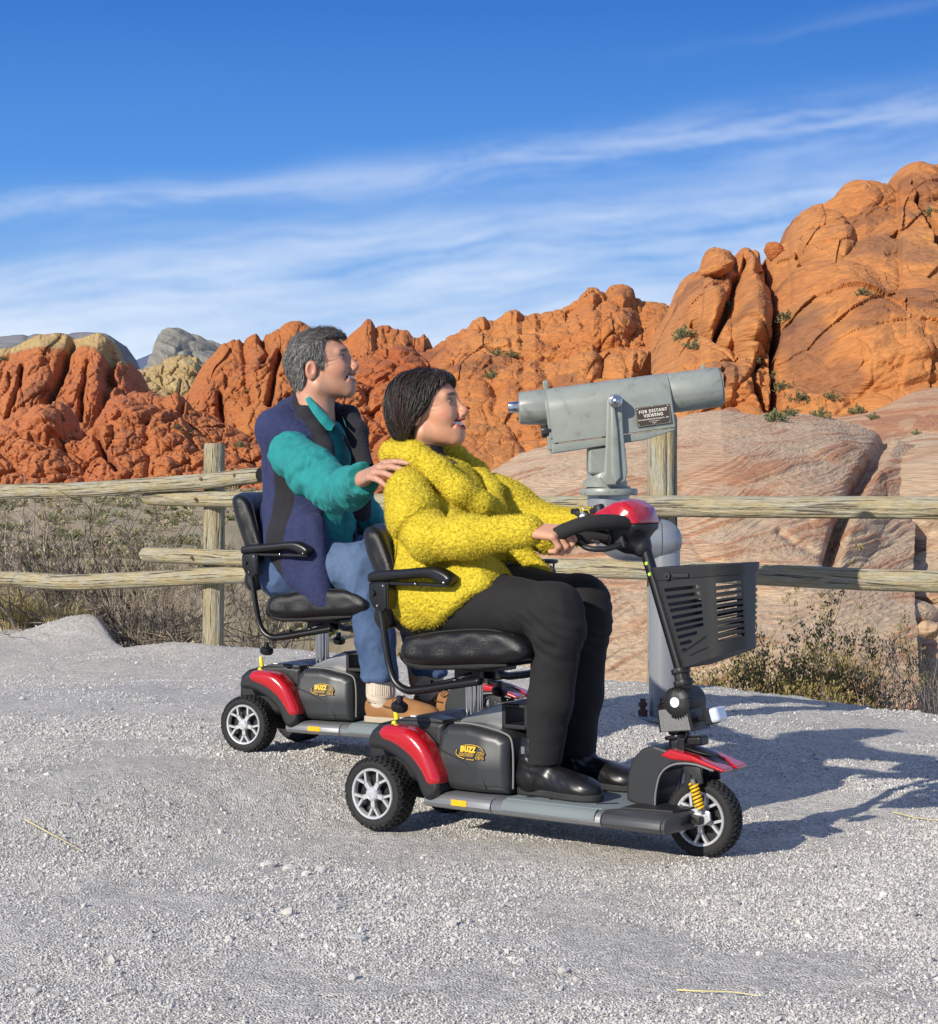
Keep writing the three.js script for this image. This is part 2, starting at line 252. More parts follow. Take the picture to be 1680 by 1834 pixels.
  tag(mesh('ground', g, new THREE.MeshStandardMaterial({ vertexColors: true, map: gravel.map, bumpMap: gravel.bump, bumpScale: 0.007, roughness: 0.95 })), 'pale grey gravel ground of the lookout and brown desert beyond', null, null, 'structure');
}
// loose stones on the gravel
{
  const r = rng(21), shapes = [0, 1, 2].map((k) => { const g = mergeVertices(new THREE.IcosahedronGeometry(1, 0).deleteAttribute('uv').deleteAttribute('normal')), p = g.attributes.position; for (let i = 0; i < p.count; i++) { const s = 0.72 + 0.5 * r(); p.setXYZ(i, p.getX(i) * s, p.getY(i) * s * 0.72, p.getZ(i) * s); } g.computeVertexNormals(); return g.toNonIndexed(); });
  shapes.forEach((g) => g.computeVertexNormals());
  const m = new THREE.MeshStandardMaterial({ color: 0xffffff, roughness: 0.95 }), M = new THREE.Matrix4(), q = new THREE.Quaternion(), e = new THREE.Euler(), c = new THREE.Color();
  const all = [[], [], []];
  for (let n = 0; n < 260000; n++) {
    const u = r(), Zd = n < 170000 ? 3.2 + 4.2 * u * (0.6 + 0.4 * u) : 3.4 + 10.5 * u, X = (r() * 2 - 1) * (0.262 * Zd + 0.25), s = Zd - edgeAt(X); if (s > 0.7 * r()) continue;
    const clump = fbm(X * 1.6, Zd * 1.6, 8, 4); if (r() > 0.42 + 2.2 * clump) continue;
    const w = r(), size = (w < 0.96 ? 0.0016 + 0.0022 * r() : w < 0.997 ? 0.0036 + 0.0034 * r() : 0.006 + 0.009 * r() * r()) * (Zd > 7 ? 1.15 : 0.72 + 0.04 * Zd);
    all[n % 3].push([X, gnd(X, Zd) + size * 0.28, -Zd, size]);
  }
  all.forEach((list, k) => {
    const inst = new THREE.InstancedMesh(shapes[k], m, list.length); inst.name = numbered('loose_gravel'); inst.castShadow = inst.receiveShadow = true; scene.add(inst);
    tag(inst, ['loose grey gravel chips scattered over the lookout ground', 'loose pale gravel stones lying across the lookout ground', 'loose crushed stone strewn over the lookout ground'][k], 'gravel', null, 'stuff');
    list.forEach(([x, y, z, s], i) => { e.set(r() * 6, r() * 6, r() * 6); M.compose(V(x, y, z), q.setFromEuler(e), V(s * (0.8 + 0.6 * r()), s, s * (0.8 + 0.5 * r()))); inst.setMatrixAt(i, M); const t = 0.42 + 0.18 * r(), w = r() < 0.10 ? 0.55 : 1; inst.setColorAt(i, c.setRGB(t * w, t * w * 0.965, t * w * (0.885 + 0.05 * r()))); });
  });
}

// ---------- sandstone ----------
const rockGrain = (() => {
  const n = 1024, f = (u, v) => 0.5 + 0.55 * tfbm(u, v, 24, 5, 70);
  return { map: texture(n, (u, v) => { const k = 0.84 + 0.30 * (f(u, v) - 0.5); return [k, k - 0.01, k - 0.02]; }, { srgb: true, size: 9, sizeV: 9 }), bump: texture(n, (u, v) => f(u, v), { size: 9, sizeV: 9 }) };
})();
const rockMat = new THREE.MeshStandardMaterial({ vertexColors: true, map: rockGrain.map, bumpMap: rockGrain.bump, bumpScale: 0.10, roughness: 0.93 });
const dome = (w, p = 1) => 1 - Math.min(1, w[0] * w[0] * p), split = (w, k) => Math.exp(-(((w[1] - w[0]) / k) ** 2));
function segDist(x, y, pts) { let d = 1e9; for (let i = 1; i < pts.length; i++) { const [ax, ay] = pts[i - 1], [bx, by] = pts[i], ex = bx - ax, ey = by - ay, t = clamp(((x - ax) * ex + (y - ay) * ey) / (ex * ex + ey * ey)); d = Math.min(d, Math.hypot(x - ax - ex * t, y - ay - ey * t)); } return d; }
function relief(name, o) {                                         // a rock face rising from its foot to its crest, with blocks, clefts and bedding pushed out of it
  const pos = [], col = [], uv = [], idx = [], { nu, nv } = o, vmax = 1.2;
  for (let j = 0; j <= nv; j++) for (let i = 0; i <= nu; i++) {
    const px = lerp(o.x0, o.x1, i / nu), v = j / nv * vmax, vv = Math.min(v, 1), back = Math.max(0, v - 1) / (vmax - 1), yc = EYE - (polyAt(o.crest, px) - HORIZON) / F * o.Zt, yf = EYE - (o.foot(px) - HORIZON) / F * o.Zb;
    let Zd = lerp(o.Zb, o.Zt, vv ** (o.pow ?? 1.2)) + back * o.deep, Y = lerp(yf, yc, vv) - back * back * o.deep * 0.6, X = (px - 840) / F * Math.min(Zd, o.Zt);
    const py = HORIZON - (Y - EYE) * F / Zd, [d, c] = o.at(X, Y, Zd, px, py, v);
    let cr = 0; for (const k of o.cracks ?? []) { const thin = k.w < 4.5, w = k.w * (thin ? 1.5 : 1) * (0.85 + 0.4 * noise(X * 0.4, Y * 0.4, 3)), t = segDist(px + 5 * noise(X * 0.5, Y * 0.5, 7), py + 5 * noise(X * 0.5, Y * 0.5, 9), k.pts) / Math.max(0.6, w); if (t < 3) cr -= k.d * (thin ? 0.28 : 1) * Math.exp(-t * t); }
    for (const [bx, by, rx, ry, h] of o.bulges ?? []) { const t = ((px - bx) / rx) ** 2 + ((py - by) / ry) ** 2 + 0.25 * noise(X * 0.5, Y * 0.5, 8); if (t < 1) cr += h * Math.pow(1 - Math.max(0, t), 0.7); }
    const k = (d + cr) * lerp(1, 0.55, smooth(0.72, 0.97, v)), up = lerp(0.35, 0.9, smooth(0.9, 1.1, v)), fw = Math.sqrt(1 - up * up) * (1 - 0.6 * back);
    Y += k * up; Zd -= k * fw; pos.push(X + (o.side ?? 0) * k, Y, -Zd); col.push(...c); uv.push(X, Y + (o.dip ?? 0) * X);
  }
  for (let j = 0; j < nv; j++) for (let i = 0; i < nu; i++) { const a = j * (nu + 1) + i, b = a + nu + 1; idx.push(a, a + 1, b, b, a + 1, b + 1); }
  const g = new THREE.BufferGeometry(); g.setAttribute('position', new THREE.Float32BufferAttribute(pos, 3)); g.setAttribute('color', new THREE.Float32BufferAttribute(col, 3)); g.setAttribute('uv', new THREE.Float32BufferAttribute(uv, 2)); g.setIndex(idx); g.computeVertexNormals();
  return tag(mesh(name, g, o.mat ?? rockMat), o.label, null, null, 'structure');
}
const ROCK = { orange: [0.58, 0.21, 0.055], amber: [0.66, 0.285, 0.085], red: [0.52, 0.165, 0.058], deep: [0.27, 0.058, 0.022], varnish: [0.15, 0.065, 0.042], buff: [0.58, 0.44, 0.21], grey: [0.30, 0.29, 0.26], pale: [0.72, 0.535, 0.345], pink: [0.67, 0.42, 0.24], salmon: [0.55, 0.265, 0.13] };
const rockTone = (X, Y, Z, a, b, s = 1) => { const n = fbm(X * 0.11 * s, Y * 0.16 * s, Z * 0.05 * s, 5), w = fbm(X * 0.5 * s + 7, Y * 0.9 * s, Z * 0.3 * s, 4), v = fbm(X * 0.19 * s + 31, Y * 0.28 * s - X * 0.1 * s, Z * 0.1 * s + 5, 5); return mix3(mix3(a, b, clamp(0.5 + 1.5 * n + 0.5 * w)), ROCK.varnish, smooth(0.16, 0.38, v + 0.35 * w) * 0.5); };
const facets = (X, Y, Z, s, lean, crack, seed = 0) => { const w = worley(X / s + 0.25 * noise(X / s, Y / s, seed) + seed, Y / s * lean - 0.3 * X / s, Z / s * 0.5 + seed), a = ((w[2] >>> 3) & 255) / 255 - 0.5, b = ((w[2] >>> 11) & 255) / 255 - 0.5, c = ((w[2] >>> 19) & 255) / 255 - 0.5; return 0.7 * a + 1.5 * b * w[3] + 1.5 * c * w[4] - crack * 0.7 * Math.exp(-(((w[1] - w[0]) / 0.10) ** 2)); };   // broken angular slabs
const blocks = (X, Y, Z, s, lean, crack, seed = 0) => {             // rounded blocks between joints; lean < 1 makes them tall fins
  const wx = 0.35 * noise(X / s * 0.7, Y / s * 0.7, Z / s * 0.7 + seed), wy = 0.35 * noise(X / s * 0.7 + 9, Y / s * 0.7, Z / s * 0.7 + seed), w = worley(X / s + wx + seed, Y / s * lean + wy + 0.25 * X / s, Z / s * 0.6 + seed * 3);
  return dome(w, 0.9) + ((w[2] & 255) / 255 - 0.5) * 0.5 - crack * split(w, 0.10);
};
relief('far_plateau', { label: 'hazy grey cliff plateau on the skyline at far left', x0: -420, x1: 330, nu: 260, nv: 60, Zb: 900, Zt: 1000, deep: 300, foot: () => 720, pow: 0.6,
  crest: [[-420, 612], [-60, 612], [0, 607], [40, 603], [70, 601], [75, 603], [100, 598], [150, 597], [190, 600], [210, 612], [216, 632], [240, 655], [330, 690]],
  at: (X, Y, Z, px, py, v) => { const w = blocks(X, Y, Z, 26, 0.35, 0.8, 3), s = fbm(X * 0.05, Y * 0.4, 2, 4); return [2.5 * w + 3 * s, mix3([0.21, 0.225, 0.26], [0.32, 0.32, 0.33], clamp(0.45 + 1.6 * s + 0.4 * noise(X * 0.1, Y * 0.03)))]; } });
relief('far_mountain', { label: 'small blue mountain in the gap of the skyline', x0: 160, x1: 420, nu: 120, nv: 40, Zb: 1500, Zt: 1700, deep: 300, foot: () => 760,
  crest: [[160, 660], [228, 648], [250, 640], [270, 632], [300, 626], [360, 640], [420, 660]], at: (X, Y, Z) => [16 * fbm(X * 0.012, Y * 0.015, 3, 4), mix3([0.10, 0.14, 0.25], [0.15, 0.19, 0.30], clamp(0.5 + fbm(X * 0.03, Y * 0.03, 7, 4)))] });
relief('grey_peak', { label: 'pale grey limestone peak with a blunt summit', x0: 225, x1: 500, nu: 300, nv: 120, Zb: 560, Zt: 640, deep: 160, foot: () => 760, dip: -0.45,
  crest: [[225, 700], [240, 678], [262, 655], [272, 632], [283, 603], [290, 592], [300, 590], [322, 592], [342, 600], [372, 611], [402, 624], [440, 645], [500, 690]],
  at: (X, Y, Z) => { const b = Y + 0.42 * X, s = fbm(X * 0.04, b * 0.5, 2, 5), w = blocks(X, Y, Z, 11, 0.8, 0.6, 6); return [4.2 * w * 0.5 + 2.6 * s + 1.4 * fbm(X * 0.3, Y * 0.3, 3, 3), mix3([0.23, 0.23, 0.20], [0.40, 0.385, 0.33], clamp(0.5 + 1.6 * s))]; } });
relief('yellow_knoll', { label: 'knobbly pale yellow sandstone knoll below the grey peak', x0: 215, x1: 420, nu: 260, nv: 110, Zb: 330, Zt: 350, deep: 60, foot: () => 760,
  crest: [[215, 690], [236, 673], [260, 663], [290, 652], [310, 643], [330, 637], [350, 641], [366, 655], [378, 668], [400, 690], [420, 700]],
  at: (X, Y, Z) => { const w = blocks(X, Y, Z, 3.0, 1.0, 0.8, 2), w2 = blocks(X, Y, Z, 1.3, 1.1, 0.5, 5); return [1.3 * w + 0.5 * w2, mix3(ROCK.buff, [0.44, 0.31, 0.14], clamp(0.4 + 1.4 * fbm(X * 0.3, Y * 0.5, 3, 4)))]; } });
const bed = (X, Y, Z, k) => { const b = Y * 1.5 - X * 0.42 + 1.3 * noise(X * 0.07, Y * 0.1, Z * 0.05), t = b * k + 0.7 * noise(X * 0.25, Y * 0.5, 4); return 0.5 * Math.abs((t - Math.floor(t)) * 2 - 1) + 0.6 * fbm(X * 0.35, b * 1.6, Z * 0.2, 5); };
const fins = (s1, s2, lean) => (X, Y, Z) => { const gx = X + 1.6 * noise(X * 0.1, Y * 0.12, 2) - 0.25 * Y, gully = Math.abs(noise(gx * 0.16, 0.6 + Y * 0.02, 3.1)) * 2.2; return 1.6 * Math.min(1, gully) + 1.0 * blocks(X, Y, Z, s1, lean, 0.45, 1) + 0.30 * blocks(X, Y, Z, s2, lean * 1.3, 0.5, 4) + 0.10 * blocks(X, Y, Z, s2 * 0.4, 1, 0.5, 7) + 0.34 * bed(X, Y, Z, 0.5) + 0.75 * facets(X, Y, Z, 3.4, 0.7, 0.5, 3) + 0.32 * facets(X, Y, Z, 1.5, 0.8, 0.6, 8) + 0.2 * fbm(X * 0.8, Y * 2.0 - X * 0.5, Z * 0.6, 5); };
const finA = fins(6.0, 1.9, 0.42), finB = fins(6.8, 2.1, 0.5);
relief('red_hill', { label: 'dark red fluted sandstone hill capped with yellow rock at left', x0: -420, x1: 330, nu: 760, nv: 300, Zb: 205, Zt: 228, deep: 60, foot: () => 884, pow: 1.0, side: 0.1,
  crest: [[-420, 650], [-200, 640], [-60, 655], [-10, 640], [20, 625], [50, 612], [62, 606], [72, 602], [90, 606], [120, 605], [150, 610], [176, 604], [190, 612], [205, 628], [215, 646], [228, 662], [238, 690], [262, 705], [290, 716], [330, 735]],
  cracks: [{ pts: [[128, 618], [112, 660], [96, 708], [84, 740]], w: 7, d: 4 }, { pts: [[200, 640], [196, 690], [186, 740], [176, 770]], w: 12, d: 3.5 }, { pts: [[42, 660], [30, 720], [18, 760]], w: 5, d: 2.2 }, { pts: [[158, 650], [150, 700], [148, 760]], w: 5, d: 2 }],
  at: (X, Y, Z, px, py, v) => { const n = fbm(X * 0.3, Y * 0.3, 4, 4), cap = smooth(632, 622, py + 14 * n - (px > 150 ? (px - 150) * 0.42 : 0) - Math.max(0, 60 - px) * 0.25), k = cap * smooth(245, 215, px); return [finA(X, Y, Z) * (1 - 0.25 * k), mix3(rockTone(X, Y, Z, ROCK.red, [0.58, 0.21, 0.07]), mix3(ROCK.buff, [0.50, 0.33, 0.13], clamp(0.4 + n)), k)]; } });
relief('red_hill', { label: 'red orange craggy sandstone ridge behind the man', x0: 285, x1: 800, nu: 640, nv: 320, Zb: 178, Zt: 205, deep: 50, foot: () => 888, pow: 1.0, side: 0.08,
  crest: [[285, 745], [310, 735], [332, 718], [352, 690], [370, 664], [385, 646], [402, 632], [420, 624], [436, 626], [446, 618], [458, 610], [470, 612], [488, 604], [505, 592], [520, 588], [545, 586], [575, 596], [600, 612], [622, 612], [634, 604], [646, 592], [656, 583], [664, 584], [672, 600], [682, 592], [696, 590], [712, 602], [728, 609], [738, 622], [752, 618], [758, 610], [766, 618], [778, 632], [800, 640]],
  cracks: [{ pts: [[436, 628], [442, 660], [440, 690], [452, 730]], w: 4, d: 3 }, { pts: [[500, 640], [492, 690], [482, 740]], w: 6, d: 2.6 }, { pts: [[470, 612], [478, 640], [470, 662]], w: 5, d: 2.4 }, { pts: [[395, 712], [402, 760], [380, 800]], w: 7, d: 2.2 }, { pts: [[690, 600], [700, 650], [690, 700]], w: 4, d: 2 }, { pts: [[776, 618], [780, 650], [772, 690]], w: 3, d: 2 }],
  at: (X, Y, Z) => [finB(X, Y, Z), rockTone(X, Y, Z, [0.50, 0.165, 0.052], ROCK.orange)] });
relief('red_foothill', { label: 'low red rubble foothill at the foot of the left hills', x0: -260, x1: 640, nu: 760, nv: 220, Zb: 160, Zt: 176, deep: 30, foot: () => 890, pow: 1.0,
  crest: [[-260, 770], [-60, 780], [0, 776], [30, 762], [52, 748], [64, 736], [86, 734], [108, 744], [122, 764], [150, 782], [168, 766], [182, 744], [192, 722], [204, 714], [226, 712], [262, 716], [290, 714], [318, 716], [330, 726], [346, 746], [372, 756], [410, 772], [450, 790], [520, 806], [640, 822]],
  cracks: [{ pts: [[172, 780], [186, 810], [212, 850]], w: 6, d: 2.2 }, { pts: [[60, 790], [110, 800], [150, 830]], w: 5, d: 1.4 }, { pts: [[330, 730], [318, 752], [300, 770]], w: 5, d: 1.5 }],
  bulges: [[95, 762, 36, 26, 2.0], [240, 745, 46, 30, 1.2]],
  at: (X, Y, Z) => [1.3 * blocks(X, Y, Z, 4.4, 0.9, 0.5, 11) + 0.42 * blocks(X, Y, Z, 1.6, 1.2, 0.6, 14) + 0.14 * blocks(X, Y, Z, 0.7, 1.2, 0.6, 17) + 0.3 * bed(X, Y, Z, 0.6) + 0.6 * facets(X, Y, Z, 2.4, 1, 0.5, 5) + 0.25 * facets(X, Y, Z, 1.1, 1, 0.5, 9) + 0.25 * fbm(X * 0.7, Y * 2.5, 2, 4), rockTone(X, Y, Z, ROCK.red, [0.57, 0.20, 0.066])] });
relief('orange_hill', { label: 'long orange sandstone slope behind the woman and the viewer', x0: 640, x1: 1420, nu: 900, nv: 420, Zb: 122, Zt: 158, deep: 45, foot: () => 925, pow: 1.15, dip: -0.3,
  crest: [[640, 660], [700, 648], [745, 640], [775, 632], [800, 612], [815, 602], [832, 590], [850, 583], [868, 579], [884, 582], [900, 574], [925, 570], [935, 575], [958, 566], [975, 572], [1000, 566], [1018, 560], [1030, 549], [1042, 540], [1060, 534], [1075, 541], [1092, 532], [1112, 529], [1130, 534], [1138, 546], [1160, 552], [1186, 558], [1200, 566], [1260, 590], [1420, 640]],
  cracks: [{ pts: [[840, 590], [836, 612], [812, 640]], w: 4, d: 1.4 }, { pts: [[1075, 545], [1060, 575], [1040, 592]], w: 3, d: 1.2 }, { pts: [[1120, 545], [1150, 575], [1145, 600]], w: 3, d: 1.2 }, { pts: [[1150, 640], [1170, 660], [1200, 664]], w: 5, d: 1.4 }, { pts: [[790, 690], [870, 672], [900, 690]], w: 3, d: 0.6 }, { pts: [[900, 800], [960, 770], [1010, 760]], w: 4, d: 0.8 }],
  bulges: [[858, 586, 16, 9, 1.2], [918, 576, 20, 8, 1.0], [1060, 543, 26, 14, 1.6], [1112, 540, 26, 16, 1.8], [1178, 612, 24, 40, 2.2], [1080, 580, 60, 40, 1.0], [1150, 655, 30, 22, 1.4]],
  at: (X, Y, Z, px, py, v) => { const top = smooth(0.5, 0.95, v), left = smooth(820, 700, px); return [(0.9 + 0.5 * top + 0.6 * left) * blocks(X, Y, Z, 5.5, 0.95, 0.45, 21) + (0.10 + 0.32 * top + 0.3 * left) * blocks(X, Y, Z, 1.9, 1.2, 0.6, 24) + 0.10 * blocks(X, Y, Z, 0.8, 1.4, 0.5, 27) * (0.4 + top) + 0.45 * bed(X, Y, Z, 0.35) + (0.42 + 0.35 * left + 0.2 * top) * facets(X, Y, Z, 3.2, 1.2, 0.5, 13) + (0.12 + 0.12 * left) * facets(X, Y, Z, 1.2, 1.3, 0.7, 17) + 0.25 * fbm(X * 0.9, Y * 1.6, Z * 0.5, 4), rockTone(X, Y, Z, ROCK.orange, mix3([0.47, 0.13, 0.036], ROCK.amber, smooth(700, 900, px)))]; } });
relief('orange_hill', { label: 'great amber sandstone cliff rising to the skyline at right', x0: 1165, x1: 2250, nu: 1000, nv: 520, Zb: 84, Zt: 116, deep: 40, foot: () => 880, pow: 1.3, dip: -0.35,
  crest: [[1165, 640], [1180, 605], [1192, 578], [1205, 555], [1214, 532], [1228, 516], [1250, 508], [1252, 492], [1268, 474], [1292, 462], [1306, 466], [1314, 478], [1326, 468], [1345, 460], [1356, 462], [1362, 470], [1380, 466], [1410, 440], [1416, 424], [1432, 404], [1456, 388], [1482, 376], [1500, 364], [1508, 358], [1532, 350], [1548, 340], [1580, 336], [1604, 340], [1610, 322], [1625, 314], [1650, 308], [1690, 304], [1760, 290], [1900, 300], [2250, 260]],
  cracks: [{ pts: [[1366, 474], [1376, 500], [1382, 540], [1386, 600], [1384, 650], [1382, 700], [1388, 760]], w: 6, d: 3.4 }, { pts: [[1330, 480], [1318, 510], [1300, 560], [1284, 600]], w: 5, d: 2.6 }, { pts: [[1252, 494], [1290, 505], [1316, 506]], w: 3, d: 1.3 }, { pts: [[1310, 510], [1290, 520], [1270, 545]], w: 3, d: 1.2 }, { pts: [[1240, 590], [1262, 600], [1300, 620], [1375, 632]], w: 6, d: 1.6 }, { pts: [[1416, 470], [1460, 440], [1530, 405], [1615, 355]], w: 3, d: 1.2 }, { pts: [[1430, 455], [1440, 470], [1434, 480]], w: 7, d: 1.8 }, { pts: [[1640, 360], [1668, 400], [1680, 450]], w: 5, d: 2.0 }, { pts: [[1384, 560], [1420, 530], [1490, 510], [1560, 480], [1700, 440]], w: 2.5, d: 0.5 }, { pts: [[1390, 640], [1450, 610], [1560, 590], [1700, 560]], w: 2, d: 0.35 }, { pts: [[1240, 700], [1300, 690], [1370, 720]], w: 4, d: 0.9 }, { pts: [[1360, 650], [1340, 690], [1372, 740]], w: 5, d: 1.2 }, { pts: [[1500, 745], [1560, 700], [1640, 672], [1720, 650]], w: 3, d: 0.7 }],
  bulges: [[1282, 482, 32, 17, 1.5], [1335, 486, 18, 26, 1.2], [1258, 552, 42, 46, 2.4], [1342, 570, 36, 90, 2.0], [1470, 430, 60, 50, 1.4], [1535, 362, 42, 20, 1.2], [1648, 336, 44, 30, 1.8], [1560, 620, 170, 90, 2.0], [1500, 520, 110, 50, 0.8], [1300, 690, 60, 40, 1.2]],
  at: (X, Y, Z, px, py, v) => { const rub = Math.exp(-(((px - 1330) / 60) ** 2)) * smooth(0.6, 0.3, v), n = fbm(X * 0.4, Y * 0.5, 6, 4); let dark = 0; for (const [x, y, rx, ry] of [[1432, 632, 44, 52], [1585, 452, 60, 26], [1640, 478, 36, 18], [1500, 690, 60, 22], [1630, 560, 40, 28], [1445, 700, 30, 14], [1290, 690, 40, 26]]) dark = Math.max(dark, smooth(1.25, 0.6, Math.hypot((px - x) / rx, (py - y) / ry) + 1.1 * n));
    return [0.8 * blocks(X, Y, Z, 7.5, 0.8, 0.35, 31) + (0.10 + 0.5 * rub + 0.2 * smooth(0.75, 1, v)) * blocks(X, Y, Z, 1.6, 1.1, 0.6, 34) + 0.36 * bed(X, Y, Z, 0.4) + 0.48 * facets(X, Y, Z, 4.2, 1.3, 0.15, 23) + 0.14 * facets(X, Y, Z, 1.5, 1.5, 0.25, 27) + 0.10 * fbm(X * 1.2, Y * 2.6 - X * 0.7, Z, 4), mix3(rockTone(X, Y, Z, ROCK.orange, ROCK.amber, 1.2), [0.17, 0.085, 0.062], dark * 0.5)]; } });
// near slickrock: pale cross-bedded sandstone
const slickMat = new THREE.MeshStandardMaterial({ vertexColors: true, map: rockGrain.map.clone(), bumpMap: rockGrain.bump.clone(), bumpScale: 0.05, roughness: 0.9 });
for (const t of [slickMat.map, slickMat.bumpMap]) { t.repeat.set(1 / 2.6, 1 / 1.5); t.needsUpdate = true; }
const strata = (X, Y, Z) => { const qq = (Y * 1.0 + 0.22 * X + 0.5 * noise(X * 0.2, Y * 0.3, 9)) / 0.75, q = Math.floor(qq), e = smooth(0, 0.14, qq - q) * smooth(1, 0.86, qq - q), lean = 0.16 + 0.22 * ((hash3(q, 3, 8) & 255) / 255 - 0.35), b = Y - lean * X + 0.16 * noise(X * 0.6, Y * 0.7, q) + 0.045 * noise(X * 2, Y * 4, 5); return [b, fbm(b * 7.0, X * 0.12, q * 3.1, 4), fbm(b * 26, X * 0.5, q * 3.1 + 4, 3), e]; };
const slick = (Zref) => (X, Y, Z, px, py, v) => {
  const [b, s, f, e] = strata(X * 30 / Zref, Y * 30 / Zref, Z), n = fbm(X * 0.5, Y * 0.8, 3, 5), wash = smooth(0.05, 0.4, fbm(X * 0.33 + 4, Y * 0.6, 12, 4));
  let c = mix3(ROCK.pale, ROCK.pink, clamp(0.34 + 1.5 * s + 0.5 * f)); c = mix3(c, ROCK.salmon, clamp(smooth(0.10, 0.34, s * 0.9 + f * 0.9 + 0.4 * n) * 0.9 + 0.35 * wash)); c = mix3(c, [0.24, 0.13, 0.09], smooth(0.2, 0.42, n + 0.6 * f) * smooth(1.0, 0.3, Math.hypot((py - 862) / 42, (px - 1430) / 95)) * 0.45);
  return [0.9 * fbm(X * 0.17, Y * 0.26, Z * 0.1, 3) + (0.12 * s + 0.09 * f) * e + 0.07 * fbm(X * 1.5, Y * 3, Z, 4), c];
};
relief('slickrock', { label: 'pale pink and white banded slickrock slope beyond the fence', x0: 700, x1: 1640, nu: 1000, nv: 460, Zb: 21, Zt: 42, deep: 12, foot: () => 1290, pow: 1.5, mat: slickMat, dip: -0.2,
  crest: [[700, 1190], [780, 1100], [830, 930], [862, 850], [890, 832], [930, 806], [980, 790], [1040, 776], [1090, 766], [1150, 756], [1200, 752], [1240, 742], [1290, 736], [1350, 742], [1400, 742], [1450, 745], [1500, 752], [1545, 764], [1575, 776], [1610, 790], [1640, 800]],
  cracks: [{ pts: [[1585, 790], [1560, 835], [1530, 885], [1500, 950], [1484, 1010]], w: 13, d: 0.75 }, { pts: [[900, 900], [980, 868], [1060, 860]], w: 6, d: 0.10 }, { pts: [[1390, 970], [1420, 990], [1480, 1010]], w: 8, d: 0.10 }, { pts: [[1440, 930], [1446, 968]], w: 4, d: 0.06 }],
  bulges: [[1400, 905, 190, 170, 0.45]], at: slick(30) });
relief('slickrock', { label: 'pale pink banded slickrock dome at the right edge', x0: 1462, x1: 2100, nu: 640, nv: 460, Zb: 22, Zt: 46, deep: 12, foot: () => 1290, pow: 1.5, mat: slickMat, dip: -0.2,
  crest: [[1462, 1060], [1480, 1008], [1500, 952], [1530, 892], [1556, 842], [1574, 806], [1600, 794], [1640, 784], [1680, 772], [1740, 760], [2100, 730]],
  cracks: [{ pts: [[1480, 1015], [1550, 990], [1620, 978], [1700, 945]], w: 16, d: 0.6 }, { pts: [[1560, 1090], [1620, 1070], [1700, 1075]], w: 6, d: 0.35 }], bulges: [[1680, 880, 170, 100, 1.2], [1590, 1100, 90, 30, 0.5]], at: slick(32) });
relief('slickrock', { label: 'upper pale slickrock shelf under the amber cliff', x0: 1150, x1: 2200, nu: 700, nv: 160, Zb: 48, Zt: 84, deep: 12, foot: () => 800, pow: 1.2, mat: slickMat, dip: -0.3,
  crest: [[1150, 762], [1250, 752], [1330, 744], [1400, 742], [1450, 752], [1500, 752], [1550, 740], [1600, 718], [1640, 700], [1680, 690], [1800, 660], [2200, 640]],
  at: (X, Y, Z, px, py, v) => { const r = slick(60)(X, Y, Z, px, py, v), o = smooth(1480, 1600, px + 60 * noise(X * 0.3, Y * 0.5, 2)) * 0.5; return [r[0] * 0.8 + 0.7 * (fbm(X * 0.4, Y * 0.9, 5, 4)), mix3(r[1], ROCK.orange, o * clamp(0.6 + fbm(X * 0.5, Y, 1, 4)))]; } });

// ---------- fence of weathered logs ----------
const woodTex = (() => {
  const n = 1024, grain = (u, v) => tfbm(u, v, 5, 3, 60) * 0.8 + tfbm(u + 0.3, v, 14, 3, 190) * 0.7, patch = (u, v) => tfbm(u, v + 0.4, 5, 4, 8), split = (u, v) => smooth(0.17, 0.34, tfbm(u + 0.11, v + 0.2, 4, 3, 52));
  const tone = (u, v) => { const g = grain(u, v), p = patch(u, v), s = split(u, v); let c = mix3([0.70, 0.67, 0.575], [0.57, 0.53, 0.42], clamp(0.5 + 1.4 * g)); c = mix3(c, [0.66, 0.57, 0.36], clamp(p * 1.3)); c = mix3(c, [0.62, 0.63, 0.60], clamp(-p * 1.2)); return mix3(c, [0.22, 0.185, 0.14], s * 0.8); };
  return { map: texture(n, tone, { srgb: true, size: 0.8, sizeV: 0.4 }), bump: texture(n, (u, v) => 0.6 + 0.5 * grain(u, v) - 0.6 * split(u, v), { size: 0.8, sizeV: 0.4 }) };
})();
const woodMat = new THREE.MeshStandardMaterial({ map: woodTex.map, bumpMap: woodTex.bump, bumpScale: 0.011, roughness: 0.88, color: 0xffffff }), woodEnd = std(0.10, 0.075, 0.05, 0.95), rust = std(0.10, 0.055, 0.035, 0.8);
